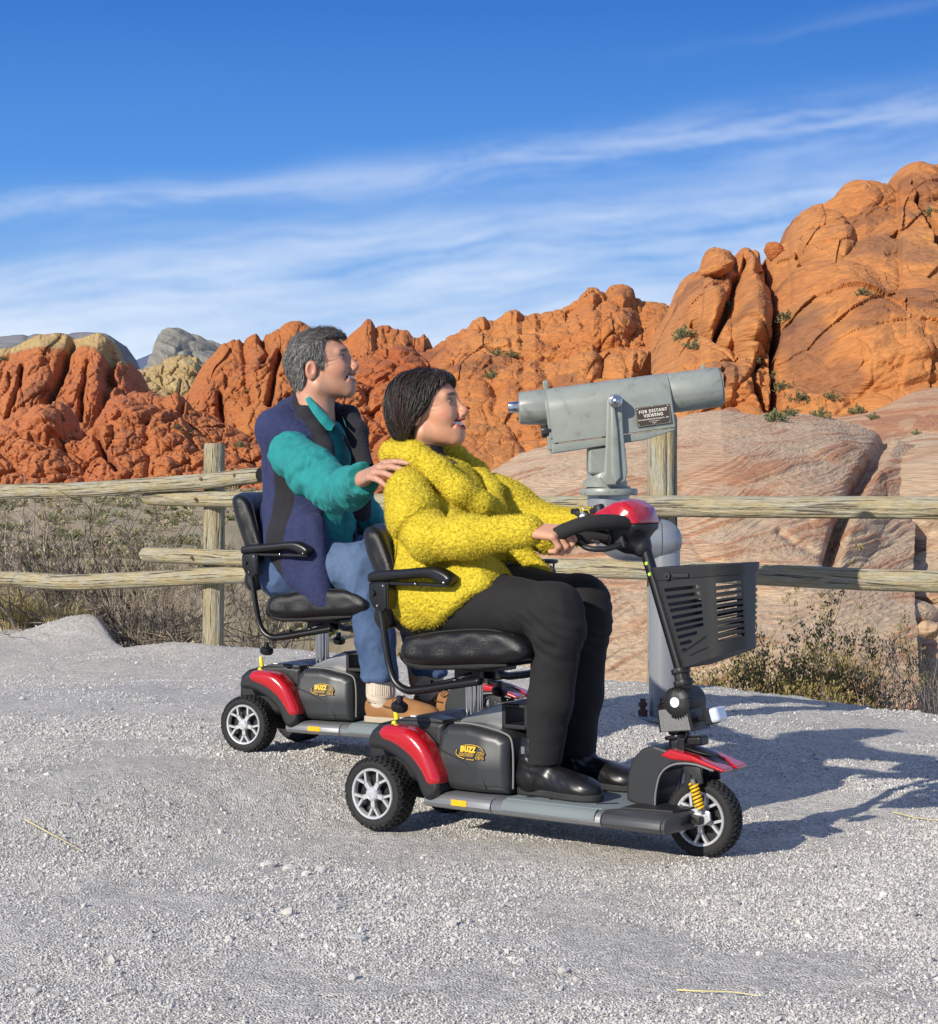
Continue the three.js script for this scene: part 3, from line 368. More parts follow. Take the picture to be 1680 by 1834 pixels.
function log(pts, r, seed, ends = 0.25, grooves = []) {             // a debarked trunk: uneven girth, drying cracks along it
  const c = new THREE.CatmullRomCurve3(pts), L = c.getLength(), n = Math.ceil(L / 0.035), S = 56, pos = [], uv = [], idx = [], T = pts[pts.length - 1].clone().sub(pts[0]).normalize(), N = V(0, 0, 1).addScaledVector(T, -T.z).normalize(), B = T.clone().cross(N);
  const ring = (t, k) => { const p = c.getPointAt(t); for (let j = 0; j <= S; j++) { const a = j / S * TAU; let q = r * k * (1 + 0.045 * noise(t * L * 2.2, Math.cos(a) + seed, Math.sin(a)) + 0.022 * noise(t * L * 9, Math.cos(a) * 2 + seed, Math.sin(a) * 2));
    for (const [ga, t0, t1, d] of grooves) { let da = a - ga - 0.05 * noise(t * L * 3, seed); da = Math.atan2(Math.sin(da), Math.cos(da)); q -= d * Math.exp(-((da / 0.07) ** 2)) * smooth(t0 - 0.02, t0 + 0.04, t) * smooth(t1 + 0.02, t1 - 0.04, t); }
    pos.push(p.x + (N.x * Math.cos(a) + B.x * Math.sin(a)) * q, p.y + (N.y * Math.cos(a) + B.y * Math.sin(a)) * q, p.z + (N.z * Math.cos(a) + B.z * Math.sin(a)) * q); uv.push(t * L + seed * 0.37, j / S * TAU * r + seed * 0.19); } };
  const rows = [[0, 1 - ends], [0.012 / L, 1 - ends * 0.35], [0.03 / L, 1]]; for (let i = 1; i < n; i++) if (i / n > 0.04 / L && i / n < 1 - 0.04 / L) rows.push([i / n, 1]); rows.push([1 - 0.03 / L, 1], [1 - 0.012 / L, 1 - ends * 0.35], [1, 1 - ends]);
  rows.forEach(([t, k]) => ring(t, k));
  for (let i = 0; i < rows.length - 1; i++) for (let j = 0; j < S; j++) { const a = i * (S + 1) + j, b = a + S + 1; idx.push(a, a + 1, b, b, a + 1, b + 1); }
  const cap = (i, t) => { const p = c.getPointAt(t), q = [p.x, p.y, p.z], g = new THREE.BufferGeometry(), e = [], f = []; for (let j = 0; j < S; j++) { const A = (i * (S + 1) + j) * 3, D = A + 3; e.push(...q, ...pos.slice(A, A + 3), ...pos.slice(D, D + 3)); f.push(0, 0, 0, 0.1, 0.1, 0.1); } g.setAttribute('position', new THREE.Float32BufferAttribute(e, 3)); g.setAttribute('uv', new THREE.Float32BufferAttribute(f, 2)); g.computeVertexNormals(); return g; };
  const g = new THREE.BufferGeometry(); g.setAttribute('position', new THREE.Float32BufferAttribute(pos, 3)); g.setAttribute('uv', new THREE.Float32BufferAttribute(uv, 2)); g.setIndex(idx); g.computeVertexNormals();
  return [g, cap(0, 0), cap(rows.length - 1, 1)];
}
{
  const fence = base('log_fence', 'weathered round log fence along the gravel edge behind the riders', 'fence');
  const put = (name, pts, r, seed, ends, grooves) => { const [a, b, c] = log(pts, r, seed, ends, grooves), m = mesh(name, a, woodMat, fence); for (const e of name === 'post' ? [c] : [b, c]) mesh('end_grain', e, woodEnd, m); return m; };
  const bolt = (px, py, d, m) => { const p = at(px, py, d); mesh('bolt', rod(p.clone().add(V(0, 0, -0.02)), p.clone().add(V(0, 0, 0.012)), 0.011, 0.009, 10), rust, m); };
  const A = at(383.5, 900, 11.5), B = at(1186, 900, 9.25);
  put('post', [V(A.x - 0.01, gnd(A.x, 11.5) - 0.2, -11.5), V(A.x, 0.6, -11.5), at(384, 794, 11.5)], 0.062, 1, 0.1, [[0.5, 0.1, 0.95, 0.006], [5.6, 0.3, 1, 0.008]]);
  put('post', [V(B.x, gnd(B.x, 9.25) - 0.3, -9.25), V(B.x, 0.6, -9.25), at(1186, 742, 9.25)], 0.071, 4, 0.1, [[0.25, 0.2, 1, 0.014], [5.9, 0.5, 1, 0.007], [1.0, 0.4, 1, 0.01]]);
  const r1 = put('rail', [at(-330, 893, 13.1), at(0, 881, 12.25), at(150, 877, 11.9), at(270, 869, 11.62), at(365, 862, 11.39), at(430, 855, 11.28), at(466, 851, 11.2)], 0.0465, 2, 0.08, [[0.9, 0.3, 0.9, 0.006]]);
  const r4 = put('rail', [at(-330, 1040, 13.2), at(0, 1037, 12.3), at(130, 1043, 11.95), at(210, 1040, 11.75), at(300, 1036, 11.55), at(383, 1031, 11.38), at(470, 1029, 11.2)], 0.049, 3, 0.2, [[0.7, 0.2, 0.8, 0.006]]);
  const r2 = put('rail', [at(262, 891, 11.72), at(383, 894, 11.38), at(600, 898, 10.7), at(900, 904, 9.8), at(1100, 906.5, 9.28), at(1320, 908, 8.82)], 0.046, 5, 0.3, [[0.2, 0.1, 0.9, 0.009], [0.8, 0.5, 0.95, 0.006]]);
  const r3 = put('rail', [at(257, 993, 11.72), at(383, 998, 11.38), at(600, 1004, 10.7), at(900, 1014, 9.8), at(1100, 1019, 9.28), at(1325, 1027, 8.85)], 0.046, 6, 0.3, [[0.4, 0.1, 0.6, 0.006]]);
  const r5 = put('rail', [at(1140, 906, 9.0), at(1350, 908, 8.72), at(1560, 909, 8.5), at(1800, 911, 8.25), at(2300, 914, 7.9)], 0.049, 7, 0.15, [[0.3, 0.1, 0.5, 0.008], [0.75, 0.25, 0.9, 0.006]]);
  const r6 = put('rail', [at(1235, 1024, 8.95), at(1400, 1031, 8.74), at(1560, 1038, 8.55), at(1800, 1046, 8.3), at(2300, 1058, 7.9)], 0.048, 8, 0.2, [[0.6, 0.2, 0.7, 0.005]]);
  bolt(360, 858, 11.345, r1); bolt(350, 894, 11.40, r2); bolt(343, 999, 11.42, r3); bolt(1161, 905, 8.925, r5); bolt(420, 852, 11.25, r1);
}

// ---------- coinless tower viewer on a bent grey pipe ----------
{
  const D = 7.56, S = F / D, O = V((1190 - 840) / S, gnd((1190 - 840) / S, D), -D), v = tag(base('tower_viewer'), 'grey metal tower viewer with a plaque on a bent pipe stand', 'tower viewer'); v.position.copy(O);
  const p = (px, py, z = 0) => V((px - 1190) / S, (EYE - (py - HORIZON) / S) - O.y, z);
  const stain = (() => { const n = 512; return texture(n, (u, w) => { const k = tfbm(u, w, 9, 4), f = tfbm(u + 0.2, w, 60, 2); let c = mix3([0.55, 0.57, 0.54], [0.50, 0.52, 0.49], clamp(0.5 + k)); c = mix3(c, [0.42, 0.41, 0.34], smooth(0.16, 0.5, k + 0.3 * f) * 0.6); return mix3(c, [0.30, 0.27, 0.22], smooth(0.46, 0.56, f + 0.25 * k) * 0.4); }, { srgb: true, size: 0.45 }); })();
  const paint = new THREE.MeshPhysicalMaterial({ map: stain, roughness: 0.42, clearcoat: 0.25, clearcoatRoughness: 0.35 }), steel = std(0.20, 0.205, 0.21, 0.5, { metalness: 0.0 }), pipe = phys(0.29, 0.305, 0.32, 0.34, { metalness: 0.45 }), black = std(0.02, 0.02, 0.02, 0.35), chrome = std(0.55, 0.55, 0.55, 0.25, { metalness: 1 });
  const M = (name, list, mat, par = v) => mesh(name, boxUV(join(list)), mat, par);
  M('pole', [rod(V(0, 0.014, 0), p(1190, 985), 0.0605, 0.0605, 40)], pipe);
  const plate = M('base_plate', [rod(V(0, -0.004, 0), V(0, 0.014, 0), 0.115, 0.115, 40, 0.003)], pipe);
  for (const [a, h] of [[0.6, 0.085], [1.75, 0.09], [2.9, 0.08], [4.4, 0.085]]) { const x = Math.cos(a) * 0.088, z = Math.sin(a) * 0.088; M('anchor_bolt', [rod(V(x, 0, z), V(x, h, z), 0.011, 0.011, 10), rod(V(x, 0.016, z), V(x, 0.036, z), 0.021, 0.021, 6), rod(V(x, 0.05, z), V(x, 0.064, z), 0.019, 0.019, 6)], rust, plate); }
  const armPts = [p(1090, 884), p(1090, 912), p(1091, 932), p(1097, 952), p(1112, 965), p(1135, 968), p(1160, 968), p(1184, 968)];
  M('bent_pipe', [tube(armPts, 0.0815, 36, 48), place(new THREE.SphereGeometry(0.0815, 36, 20), p(1184, 968).x, p(1184, 968).y, 0)], pipe);
  M('flange', [rod(p(1090, 887), p(1090, 875), 0.112, 0.112, 48, 0.004), rod(p(1090, 875), p(1090, 871), 0.088, 0.082, 48)], paint);
  M('turret', [place(lathe([[0.0001, 0], [0.086, 0], [0.086, 0.02], [0.07, 0.035], [0.066, 0.06], [0.0001, 0.06]], 40), p(1084, 872).x, p(1084, 872).y, 0), box(p(1052, 0).x, p(1119, 0).x, p(0, 850).y, p(0, 800).y, -0.065, 0.065, 0.012)], paint);
  const arm = [[1083, 722], [1085, 712], [1097, 708], [1109, 714], [1110, 722], [1112, 770], [1120, 845], [1116, 862], [1104, 868], [1082, 869], [1070, 856], [1078, 846], [1081, 800]].map(([x, y]) => { const q = p(x, y); return [q.x, q.y]; });
  const rib = [[1088, 730], [1097, 728], [1102, 770], [1108, 855], [1098, 866], [1090, 850], [1089, 790]].map(([x, y]) => { const q = p(x, y); return [q.x, q.y]; });
  for (const s of [1, -1]) { const y = M('yoke_arm', [extrude(arm, s > 0 ? 0.094 : -0.118, s > 0 ? 0.118 : -0.094, 0.006), extrude(rib, s > 0 ? 0.112 : -0.134, s > 0 ? 0.134 : -0.112, 0.009)], paint), q = p(1098, 721, 0); M('pivot_cap', [rod(V(q.x, q.y, s * 0.09), V(q.x, q.y, s * 0.15), 0.028, 0.026, 28, 0.006), place(new THREE.SphereGeometry(0.019, 20, 12), q.x, q.y, s * 0.147)], chrome, y); }
  // the housing, drawn along its own axis (a forward, n up, z to the camera) and tilted about the pivot
  const tilt = R(7.6), q0 = p(1097, 722), onAxis = (g) => { g.applyMatrix4(new THREE.Matrix4().makeRotationZ(tilt)); g.translate(q0.x, q0.y, 0); return g; };
  const sect = (n0, r, k) => { const s = []; for (let i = 0; i <= 20; i++) { const a = Math.PI * i / 20; s.push([Math.cos(a) * r, Math.sin(a) * r]); } s.push([-r + k, n0], [r - k, n0]); return s; };
  const along = (pts, a0, a1, bev) => { const g = extrude(pts, 0, a1 - a0, bev, [], 0.5); g.applyMatrix4(new THREE.Matrix4().makeRotationY(Math.PI / 2)); g.translate(a0, 0, 0); return g; };
  const body = M('housing', [onAxis(along(sect(-0.124, 0.0885, 0.004), -0.252, 0.222, 0.007)), onAxis(along(sect(-0.105, 0.080, 0.004), -0.262, -0.25, 0.002))], paint);
  M('rear_barrel', [onAxis(place(rod(V(-0.362, 0.028, 0), V(-0.25, 0.018, 0), 0.062, 0.07, 44, 0.008), 0, 0, 0))], paint, body);
  M('front_barrel', [onAxis(rod(V(0.2, 0.008, 0), V(0.425, 0.008, 0), 0.0775, 0.0775, 48, 0.014)), onAxis(rod(V(0.41, 0.008, 0), V(0.428, 0.008, 0), 0.066, 0.066, 40))], paint, body);
  M('eyepiece', [onAxis(rod(V(-0.402, 0.036, 0.0), V(-0.35, 0.034, 0.0), 0.022, 0.022, 28, 0.003)), onAxis(rod(V(-0.404, 0.036, 0), V(-0.395, 0.036, 0), 0.015, 0.015, 20))], chrome, body);
  M('focus_knob', [onAxis(rod(V(-0.29, -0.076, 0.055), V(-0.245, -0.074, 0.055), 0.025, 0.023, 24, 0.005))], black, body);
  M('sight', [onAxis(box(-0.258, -0.236, 0.07, 0.122, -0.012, 0.012, 0.006))], paint, body);
  M('sight', [onAxis(box(0.355, 0.374, 0.08, 0.1, -0.008, 0.008, 0.005))], paint, body);
  M('bottom_plate', [onAxis(extrude([[-0.255, -0.128], [-0.262, -0.163], [-0.235, -0.163], [-0.05, -0.160], [0.10, -0.158], [0.215, -0.137], [0.222, -0.128]], -0.078, 0.078, 0.004)), onAxis(box(-0.272, -0.232, -0.15, -0.085, 0.02, 0.07, 0.006))], paint, body);
  const cv = document.createElement('canvas'); cv.width = 512; cv.height = 300; const c = cv.getContext('2d');
  c.fillStyle = '#3c3227'; c.fillRect(0, 0, 512, 300); c.strokeStyle = '#8f8775'; c.lineWidth = 5; c.strokeRect(9, 9, 494, 282); c.fillStyle = '#d8d4c8'; c.textAlign = 'center'; c.font = 'bold 68px sans-serif'; c.fillText('FOR DISTANT', 256, 98); c.fillText('VIEWING', 256, 164); c.font = 'bold 31px sans-serif'; c.fillText('Seacoast Manufacturing Co., Inc.', 256, 208, 470); for (const [y, w] of [[228, 150], [254, 60]]) for (let x = 256 - w / 2; x < 256 + w / 2; x += 13) c.fillRect(x, y, 8, 9);
  const pt = new THREE.CanvasTexture(cv); pt.colorSpace = THREE.SRGBColorSpace;
  const pq = new THREE.BoxGeometry(0.131, 0.074, 0.004); const pm = mesh('plaque', onAxis(place(pq, 0.142, -0.070, 0.0905)), new THREE.MeshStandardMaterial({ map: pt, roughness: 0.5 }), body);
  for (const [x, y] of [[-0.058, -0.03], [0.058, -0.03], [-0.058, 0.03], [0.058, 0.03], [0, 0.033], [0, -0.033]]) mesh('rivet', onAxis(place(new THREE.SphereGeometry(0.0035, 8, 6), 0.142 + x, -0.070 + y, 0.0925)), chrome, pm);
}

// ---------- mobility scooters: x forward, y up, z to the rider's right; origin on the ground under the rear axle ----------
const SM = {
  shell: phys(0.030, 0.033, 0.035, 0.40, { metalness: 0.25, clearcoat: 0.12, clearcoatRoughness: 0.4 }), dark: std(0.012, 0.0125, 0.0135, 0.5), black: std(0.006, 0.006, 0.0065, 0.36), matte: std(0.01, 0.01, 0.01, 0.75), graphite: phys(0.075, 0.078, 0.08, 0.38, { metalness: 0.4 }), silver: phys(0.24, 0.245, 0.25, 0.36, { metalness: 0.55 }), mat: std(0.155, 0.185, 0.19, 0.75),
  red: phys(0.42, 0.006, 0.012, 0.22, { clearcoat: 1, clearcoatRoughness: 0.06 }), chrome: std(0.62, 0.62, 0.63, 0.16, { metalness: 1 }), alu: std(0.66, 0.665, 0.67, 0.32, { metalness: 0.55 }), rubber: std(0.013, 0.013, 0.013, 0.8), yellow: phys(0.72, 0.43, 0.008, 0.4), lemon: phys(0.78, 0.66, 0.02, 0.4), white: std(0.75, 0.75, 0.74, 0.4), grey: std(0.16, 0.16, 0.16, 0.55), lens: phys(0.62, 0.66, 0.72, 0.08, { metalness: 0.2, clearcoat: 1 }), green: std(0.35, 0.6, 0.05, 0.4), amber: phys(0.8, 0.42, 0.01, 0.3, { clearcoat: 0.6 }),
};
{ const n = 512, f = (u, v) => 0.5 + 0.5 * tfbm(u, v, 60, 3); const b = texture(n, f, { size: 0.10 }); SM.vinyl = new THREE.MeshPhysicalMaterial({ color: new THREE.Color().setRGB(0.007, 0.007, 0.008), roughness: 0.34, bumpMap: b, bumpScale: 0.0012, specularIntensity: 0.9 });
  const sp = texture(256, (u, v) => { const k = ring(u, v, 120, 3) + 0.6 * ring(u, v, 200, 7); return 0.24 + 0.48 * clamp(k * 1.1 + 0.3); }, { srgb: true, size: 0.07 }); SM.speckle = new THREE.MeshStandardMaterial({ map: sp, roughness: 0.7 });
  const gp = texture(256, (u, v) => 0.5 + 0.5 * ring(u, v, 90, 3), { size: 0.03 }); SM.grip = new THREE.MeshStandardMaterial({ color: new THREE.Color().setRGB(0.015, 0.015, 0.015), roughness: 0.85, bumpMap: gp, bumpScale: 0.0008 }); }
const logoTex = (() => {
  const cv = document.createElement('canvas'); cv.width = 640; cv.height = 320; const c = cv.getContext('2d'); 
  const swoosh = (w, s) => { c.strokeStyle = s; c.lineWidth = w; c.lineCap = 'round'; c.beginPath(); c.ellipse(320, 150, 285, 118, -0.04, Math.PI * 1.28, Math.PI * 1.98); c.stroke(); c.beginPath(); c.ellipse(320, 168, 285, 112, -0.04, Math.PI * 0.62, Math.PI * 1.12); c.stroke(); };
  swoosh(34, '#0b0b0b'); swoosh(10, '#d9ab12');
  const word = (t, x, y, f, w) => { c.font = f; c.textAlign = 'left'; c.lineJoin = 'round'; c.strokeStyle = '#0b0b0b'; c.lineWidth = w; c.strokeText(t, x, y); c.lineWidth = w * 0.45; c.strokeStyle = '#d9ab12'; c.strokeText(t, x, y); c.fillStyle = t === 'BUZZ' ? '#e2b417' : '#14110a'; c.fillText(t, x, y); };
  word('BUZZ', 118, 158, 'bold 132px sans-serif', 26); word('AROUND', 92, 232, 'bold italic 74px sans-serif', 18); word('EX', 446, 258, 'bold italic 150px sans-serif', 26); c.fillStyle = '#0b0b0b'; c.fillRect(250, 268, 190, 34); c.fillStyle = '#c79a10'; for (let x = 262; x < 430; x += 22) c.fillRect(x, 276, 14, 17);
  const t = new THREE.CanvasTexture(cv); t.colorSpace = THREE.SRGBColorSpace; return t;
})();
const roundTex = (() => { const cv = document.createElement('canvas'); cv.width = cv.height = 128; const c = cv.getContext('2d'); c.fillStyle = '#ececea'; c.fillRect(0, 0, 128, 128); c.strokeStyle = '#1c1c1c'; c.lineWidth = 7; c.beginPath(); c.arc(64, 64, 24, Math.PI * 1.08, Math.PI * 1.92); c.stroke(); c.fillStyle = '#b9b9b9'; c.fillRect(34, 74, 24, 5); c.fillRect(70, 74, 24, 5); const t = new THREE.CanvasTexture(cv); t.colorSpace = THREE.SRGBColorSpace; return t; })();
function makeWheel(par, x, y, z, w, side, front) {
  const r = 0.105, g = new THREE.Group(); g.name = 'wheel'; par.add(g); g.position.set(x, y, z); const h = w / 2;
  const lz = (pts, s = 64) => { const q = lathe(pts, s, 0.8); q.rotateX(Math.PI / 2); return q; };
  const tyre = [lz([[0.070, -h * 0.78], [0.076, -h * 0.92], [0.086, -h], [0.096, -h * 0.93], [0.1015, -h * 0.72], [0.1025, 0], [0.1015, h * 0.72], [0.096, h * 0.93], [0.086, h], [0.076, h * 0.92], [0.070, h * 0.78], [0.068, 0], [0.070, -h * 0.78]])];
  const N = front ? 40 : 34;
  for (let i = 0; i < N; i++) for (const [zz, dz, off, len] of front ? [[-0.8, 0.16, 0.5, 0.5], [-0.42, 0.17, 0, 0.55], [0, 0.17, 0.5, 0.55], [0.42, 0.17, 0, 0.55], [0.8, 0.16, 0.5, 0.5]] : [[-0.86, 0.16, 0.5, 0.62], [-0.52, 0.19, 0, 0.62], [-0.17, 0.17, 0.55, 0.6], [0.17, 0.17, 0.05, 0.6], [0.52, 0.19, 0.5, 0.62], [0.86, 0.16, 0, 0.62]]) {
    const a = (i + off) / N * TAU, edge = Math.abs(zz) > 0.75, rr = edge ? 0.0985 : 0.1025, q = new THREE.BoxGeometry(0.0062, TAU * 0.105 / N * len, w * dz); if (edge) q.rotateY((zz > 0 ? -1 : 1) * 0.55); q.rotateX(i % 2 ? 0.18 : -0.18); q.translate(rr, 0, 0); q.rotateZ(a); q.translate(0, 0, zz * h * (edge ? 1.0 : 0.98)); tyre.push(q);
  }
  mesh('tyre', tyre, SM.rubber, g);
  const f = side * h;
  for (const s of front ? [1, -1] : [side]) {
    const rim = mesh('rim', [lz([[0.0650, s * h * 0.55], [0.0655, s * h * 0.90], [0.0672, s * h * 0.97], [0.0725, s * h * 0.99], [0.0745, s * h * 0.92], [0.0745, s * h * 0.6]].map(([a, b]) => [a, b]).sort((p, q) => 0))], SM.alu, g);
    const leg = (a, x0, x1, y0, y1, wd) => { const q = new THREE.BoxGeometry(Math.hypot(x1 - x0, y1 - y0), wd, 0.012); q.rotateZ(Math.atan2(y1 - y0, x1 - x0)); q.translate((x0 + x1) / 2, (y0 + y1) / 2, s * h * 0.78); q.rotateZ(a); return q; };
    for (let i = 0; i < 5; i++) { const a = R(-86) + i * TAU / 5; mesh('spoke', [leg(a, 0.018, 0.042, 0, 0, 0.0135), leg(a, 0.038, 0.066, 0.002, 0.019, 0.0072), leg(a, 0.038, 0.066, -0.002, -0.019, 0.0072)], SM.alu, g); }
    mesh('hub_cap', [lz([[0.0001, s * (h + 0.004)], [0.013, s * (h + 0.004)], [0.0145, s * (h + 0.0055)], [0.0165, s * (h + 0.004)], [0.019, s * (h + 0.0015)], [0.021, s * (h - 0.003)], [0.022, s * (h - 0.02)]], 40)], SM.alu, g);
  }
  mesh('wheel_disc', lz([[0.0001, h * 0.25], [0.066, h * 0.25], [0.066, -h * 0.25], [0.0001, -h * 0.25]], 40), front ? SM.dark : SM.dark, g);
  return g;
}
function coil(a, b, r, n, wr) { const pts = [], d = b.clone().sub(a), u = d.clone().normalize(), e = V(0, 0, 1), f = u.clone().cross(e); for (let i = 0; i <= n * 10; i++) { const t = i / (n * 10), w = t * n * TAU; pts.push(a.clone().addScaledVector(d, t).addScaledVector(e, Math.cos(w) * r).addScaledVector(f, Math.sin(w) * r)); } return tube(pts, wr, 8, n * 12); }
function makeScooter(name, label, o) {
  const s = base(name, label, 'mobility scooter', null), P = (n, g, m, par = s) => mesh(n, g, m, par);
  // running gear
  makeWheel(s, 0, 0.105, 0.175, 0.084, 1, false); makeWheel(s, 0, 0.105, -0.175, 0.084, -1, false); makeWheel(s, 0.97, 0.105, 0, 0.062, 1, true);
  P('axle', [rod(V(0, 0.105, -0.16), V(0, 0.105, 0.16), 0.016), rod(V(-0.02, 0.12, 0), V(0.2, 0.12, 0), 0.05, 0.06, 18)], SM.matte);
  // deck
  const cross = [[0, 0.082], [0.196, 0.086], [0.209, 0.091], [0.2145, 0.101], [0.213, 0.114], [0.205, 0.124], [0.188, 0.130], [0, 0.130]], runX = (pts, x0, x1, sgn) => { const g = extrude(sgn > 0 ? pts.map(([a, b]) => [-a, b]).reverse() : pts, 0, x1 - x0, 0.0015, [], 0.6); g.rotateY(Math.PI / 2); g.translate(x0, 0, 0); return g; };
  for (const sd of [1, -1]) { const sk = P('side_skirt', [runX(cross, 0.187, 0.4145, sd)], SM.silver); P('reflector', box(0.282, 0.336, 0.099, 0.117, sd > 0 ? 0.2105 : -0.2165, sd > 0 ? 0.2165 : -0.2105, 0.003), SM.amber, sk); P('side_skirt', [runX(cross, 0.4175, 0.7725, sd)], SM.silver); P('front_deck', [runX(cross, 0.7755, 0.955, sd), runX(cross.map(([a, b]) => [a * 0.985, b]), 0.955, 0.966, sd)], SM.graphite); }
  const matPoly = [[0.462, -0.196], [0.452, -0.18], [0.452, 0.18], [0.462, 0.196], [0.744, 0.196], [0.765, 0.19], [0.806, 0.12], [0.806, -0.12], [0.765, -0.19], [0.744, -0.196]];
  const flat = (pts, y, h) => { const g = extrude(pts.map(([a, b]) => [a, -b]), 0, h, 0.001, [], 0.5); g.rotateX(-Math.PI / 2); g.translate(0, y, 0); return g; };
  const mt = P('floor_mat', [flat(matPoly, 0.1305, 0.0045), ...[1, -1].map((q) => { const pts = [[0.186, 0.133], [0.205, 0.1265], [0.2145, 0.116], [0.2165, 0.104], [0.2185, 0.1045], [0.217, 0.117], [0.2075, 0.1295], [0.187, 0.1352]], g = extrude(q > 0 ? pts.map(([a, b]) => [-a, b]).reverse() : pts, 0, 0.30, 0.0005, [], 0.8); g.rotateY(Math.PI / 2); g.translate(0.455, 0, 0); return g; })], SM.mat);
  for (const q of [1, -1]) for (let i = 0; i < 4; i++) { const g = new THREE.BoxGeometry(0.06, 0.002, 0.008); g.rotateY(q * 0.75); g.translate(0.52 + i * 0.072, 0.1362, q * (0.135 - 0.006 * i)); P('grip_strip', g, SM.rubber, mt); }
  P('deck_panel', [flat([[0.8, -0.15], [0.8, 0.15], [0.94, 0.12], [0.955, 0.07], [0.955, -0.07], [0.94, -0.12]], 0.1305, 0.006)], SM.dark);
  // rear body
  const rear = nets(slab([[-0.065, 0.20], [-0.06, 0.275], [-0.03, 0.300], [0.05, 0.322], [0.14, 0.328], [0.21, 0.32], [0.21, 0.14], [0.02, 0.14]], -0.152, 0.152, 0.02), [-0.08, 0.12, -0.17], [0.23, 0.35, 0.17], 0.0055);
  P('rear_shroud', rear, SM.dark);
  P('shroud_trim', [extrude([[-0.02, 0.300], [0.06, 0.3225], [0.15, 0.332], [0.205, 0.326], [0.205, 0.318], [0.06, 0.314]], 0.075, 0.15, 0.003), extrude([[-0.02, 0.300], [0.06, 0.3225], [0.15, 0.332], [0.205, 0.326], [0.205, 0.318], [0.06, 0.314]], -0.15, -0.075, 0.003)], SM.shell);
  const bx = cut(0.008, slab([[0.19, 0.135], [0.197, 0.288], [0.225, 0.316], [0.30, 0.318], [0.40, 0.302], [0.428, 0.285], [0.436, 0.16], [0.434, 0.135]], -0.178, 0.178, 0.026), (x, y, z) => 0.0 + 9), taper = (x, y, z) => bx(x, y, z * (1 + 0.10 * smooth(0.34, 0.44, x) + 0.10 * smooth(0.2, 0.32, y)));
  const bb = P('battery_box', nets(taper, [0.17, 0.12, -0.2], [0.455, 0.335, 0.2], 0.0048), SM.shell);
  for (const q of [1, -1]) P('seam', tube([V(0.196, 0.252, q * 0.1765), V(0.25, 0.236, q * 0.1765), V(0.315, 0.212, q * 0.1770), V(0.362, 0.178, q * 0.1745), V(0.374, 0.146, q * 0.1735)], 0.0016, 6, 24), SM.matte, bb);
  for (const q of [1, -1]) P('edge_trim', tube([V(0.235, 0.3195, q * 0.13), V(0.30, 0.320, q * 0.13), V(0.40, 0.304, q * 0.13), V(0.426, 0.292, q * 0.13), V(0.436, 0.262, q * 0.132), V(0.440, 0.2, q * 0.135), V(0.440, 0.15, q * 0.136)], 0.0032, 8, 40), SM.grey, bb);
  for (const q of [1, -1]) { const g = new THREE.PlaneGeometry(0.104, 0.052, 8, 4); g.rotateX(-0.17); if (q < 0) g.rotateY(Math.PI); g.translate(0.318, 0.247, q * 0.1755); P('name_badge', g, new THREE.MeshStandardMaterial({ map: logoTex, roughness: 0.5, transparent: true, side: THREE.DoubleSide }), bb); }
  P('seat_pedestal', [extrude([[0.205, 0.315], [0.225, 0.328], [0.345, 0.378], [0.362, 0.374], [0.362, 0.30], [0.205, 0.30]], -0.07, 0.07, 0.004)], SM.silver);
  P('lift_handle', [box(0.358, 0.445, 0.366, 0.378, -0.072, 0.072, 0.005), box(0.358, 0.445, 0.306, 0.320, -0.072, 0.072, 0.004), box(0.432, 0.446, 0.306, 0.378, 0.05, 0.072, 0.004), box(0.432, 0.446, 0.306, 0.378, -0.072, -0.05, 0.004), box(0.356, 0.37, 0.306, 0.376, -0.072, 0.072, 0.004)], SM.dark);
  P('release_lever', [rod(V(0.032, 0.30, 0.135), V(0.026, 0.35, 0.137), 0.0075, 0.0075, 12, 0.003), place(new THREE.SphereGeometry(0.0085, 10, 8), 0.032, 0.305, 0.15)], SM.lemon);
  P('release_label', [box(0.045, 0.068, 0.3185, 0.322, 0.13, 0.142, 0.001), box(0.082, 0.102, 0.327, 0.3305, 0.128, 0.14, 0.001)], SM.white);
  // rear fenders
  const fo = [[-0.008, 0.243], [-0.006, 0.272], [0.012, 0.293], [0.045, 0.304], [0.10, 0.305], [0.145, 0.296], [0.19, 0.262], [0.222, 0.213], [0.243, 0.165], [0.245, 0.138], [0.228, 0.115], [0.2, 0.108], [0.183, 0.125], [0.162, 0.165], [0.132, 0.196], [0.088, 0.222], [0.04, 0.238]];
  const fr = [[0.028, 0.286], [0.045, 0.306], [0.10, 0.3085], [0.147, 0.299], [0.194, 0.264], [0.226, 0.215], [0.247, 0.168], [0.243, 0.154], [0.226, 0.146], [0.205, 0.150], [0.182, 0.182], [0.155, 0.212], [0.118, 0.238], [0.075, 0.256], [0.045, 0.264]];
  const fg = nets(slab(spline(fo, 60), 0.122, 0.228, 0.016), [-0.03, 0.09, 0.10], [0.265, 0.325, 0.25], 0.0042), rg = nets(slab(spline(fr, 60), 0.150, 0.2345, 0.026), [0.005, 0.12, 0.13], [0.265, 0.325, 0.255], 0.0036);
  for (const q of [1, -1]) { const a = q > 0 ? fg : mirror(fg), b = q > 0 ? rg : mirror(rg), f = P('rear_fender', a, SM.dark); P('fender_panel', b, SM.red, f); P('suspension_spring', coil(V(0.03, 0.205, q * 0.115), V(0.045, 0.255, q * 0.115), 0.019, 3, 0.0042), SM.yellow); }
  // front shell, fork and spring
  const fs = [[0.764, 0.140], [0.766, 0.205], [0.781, 0.253], [0.812, 0.284], [0.85, 0.297], [0.90, 0.286], [0.97, 0.274], [1.052, 0.247], [1.052, 0.239], [0.97, 0.257], [0.908, 0.250], [0.872, 0.225], [0.856, 0.175], [0.852, 0.128], [0.80, 0.130]];
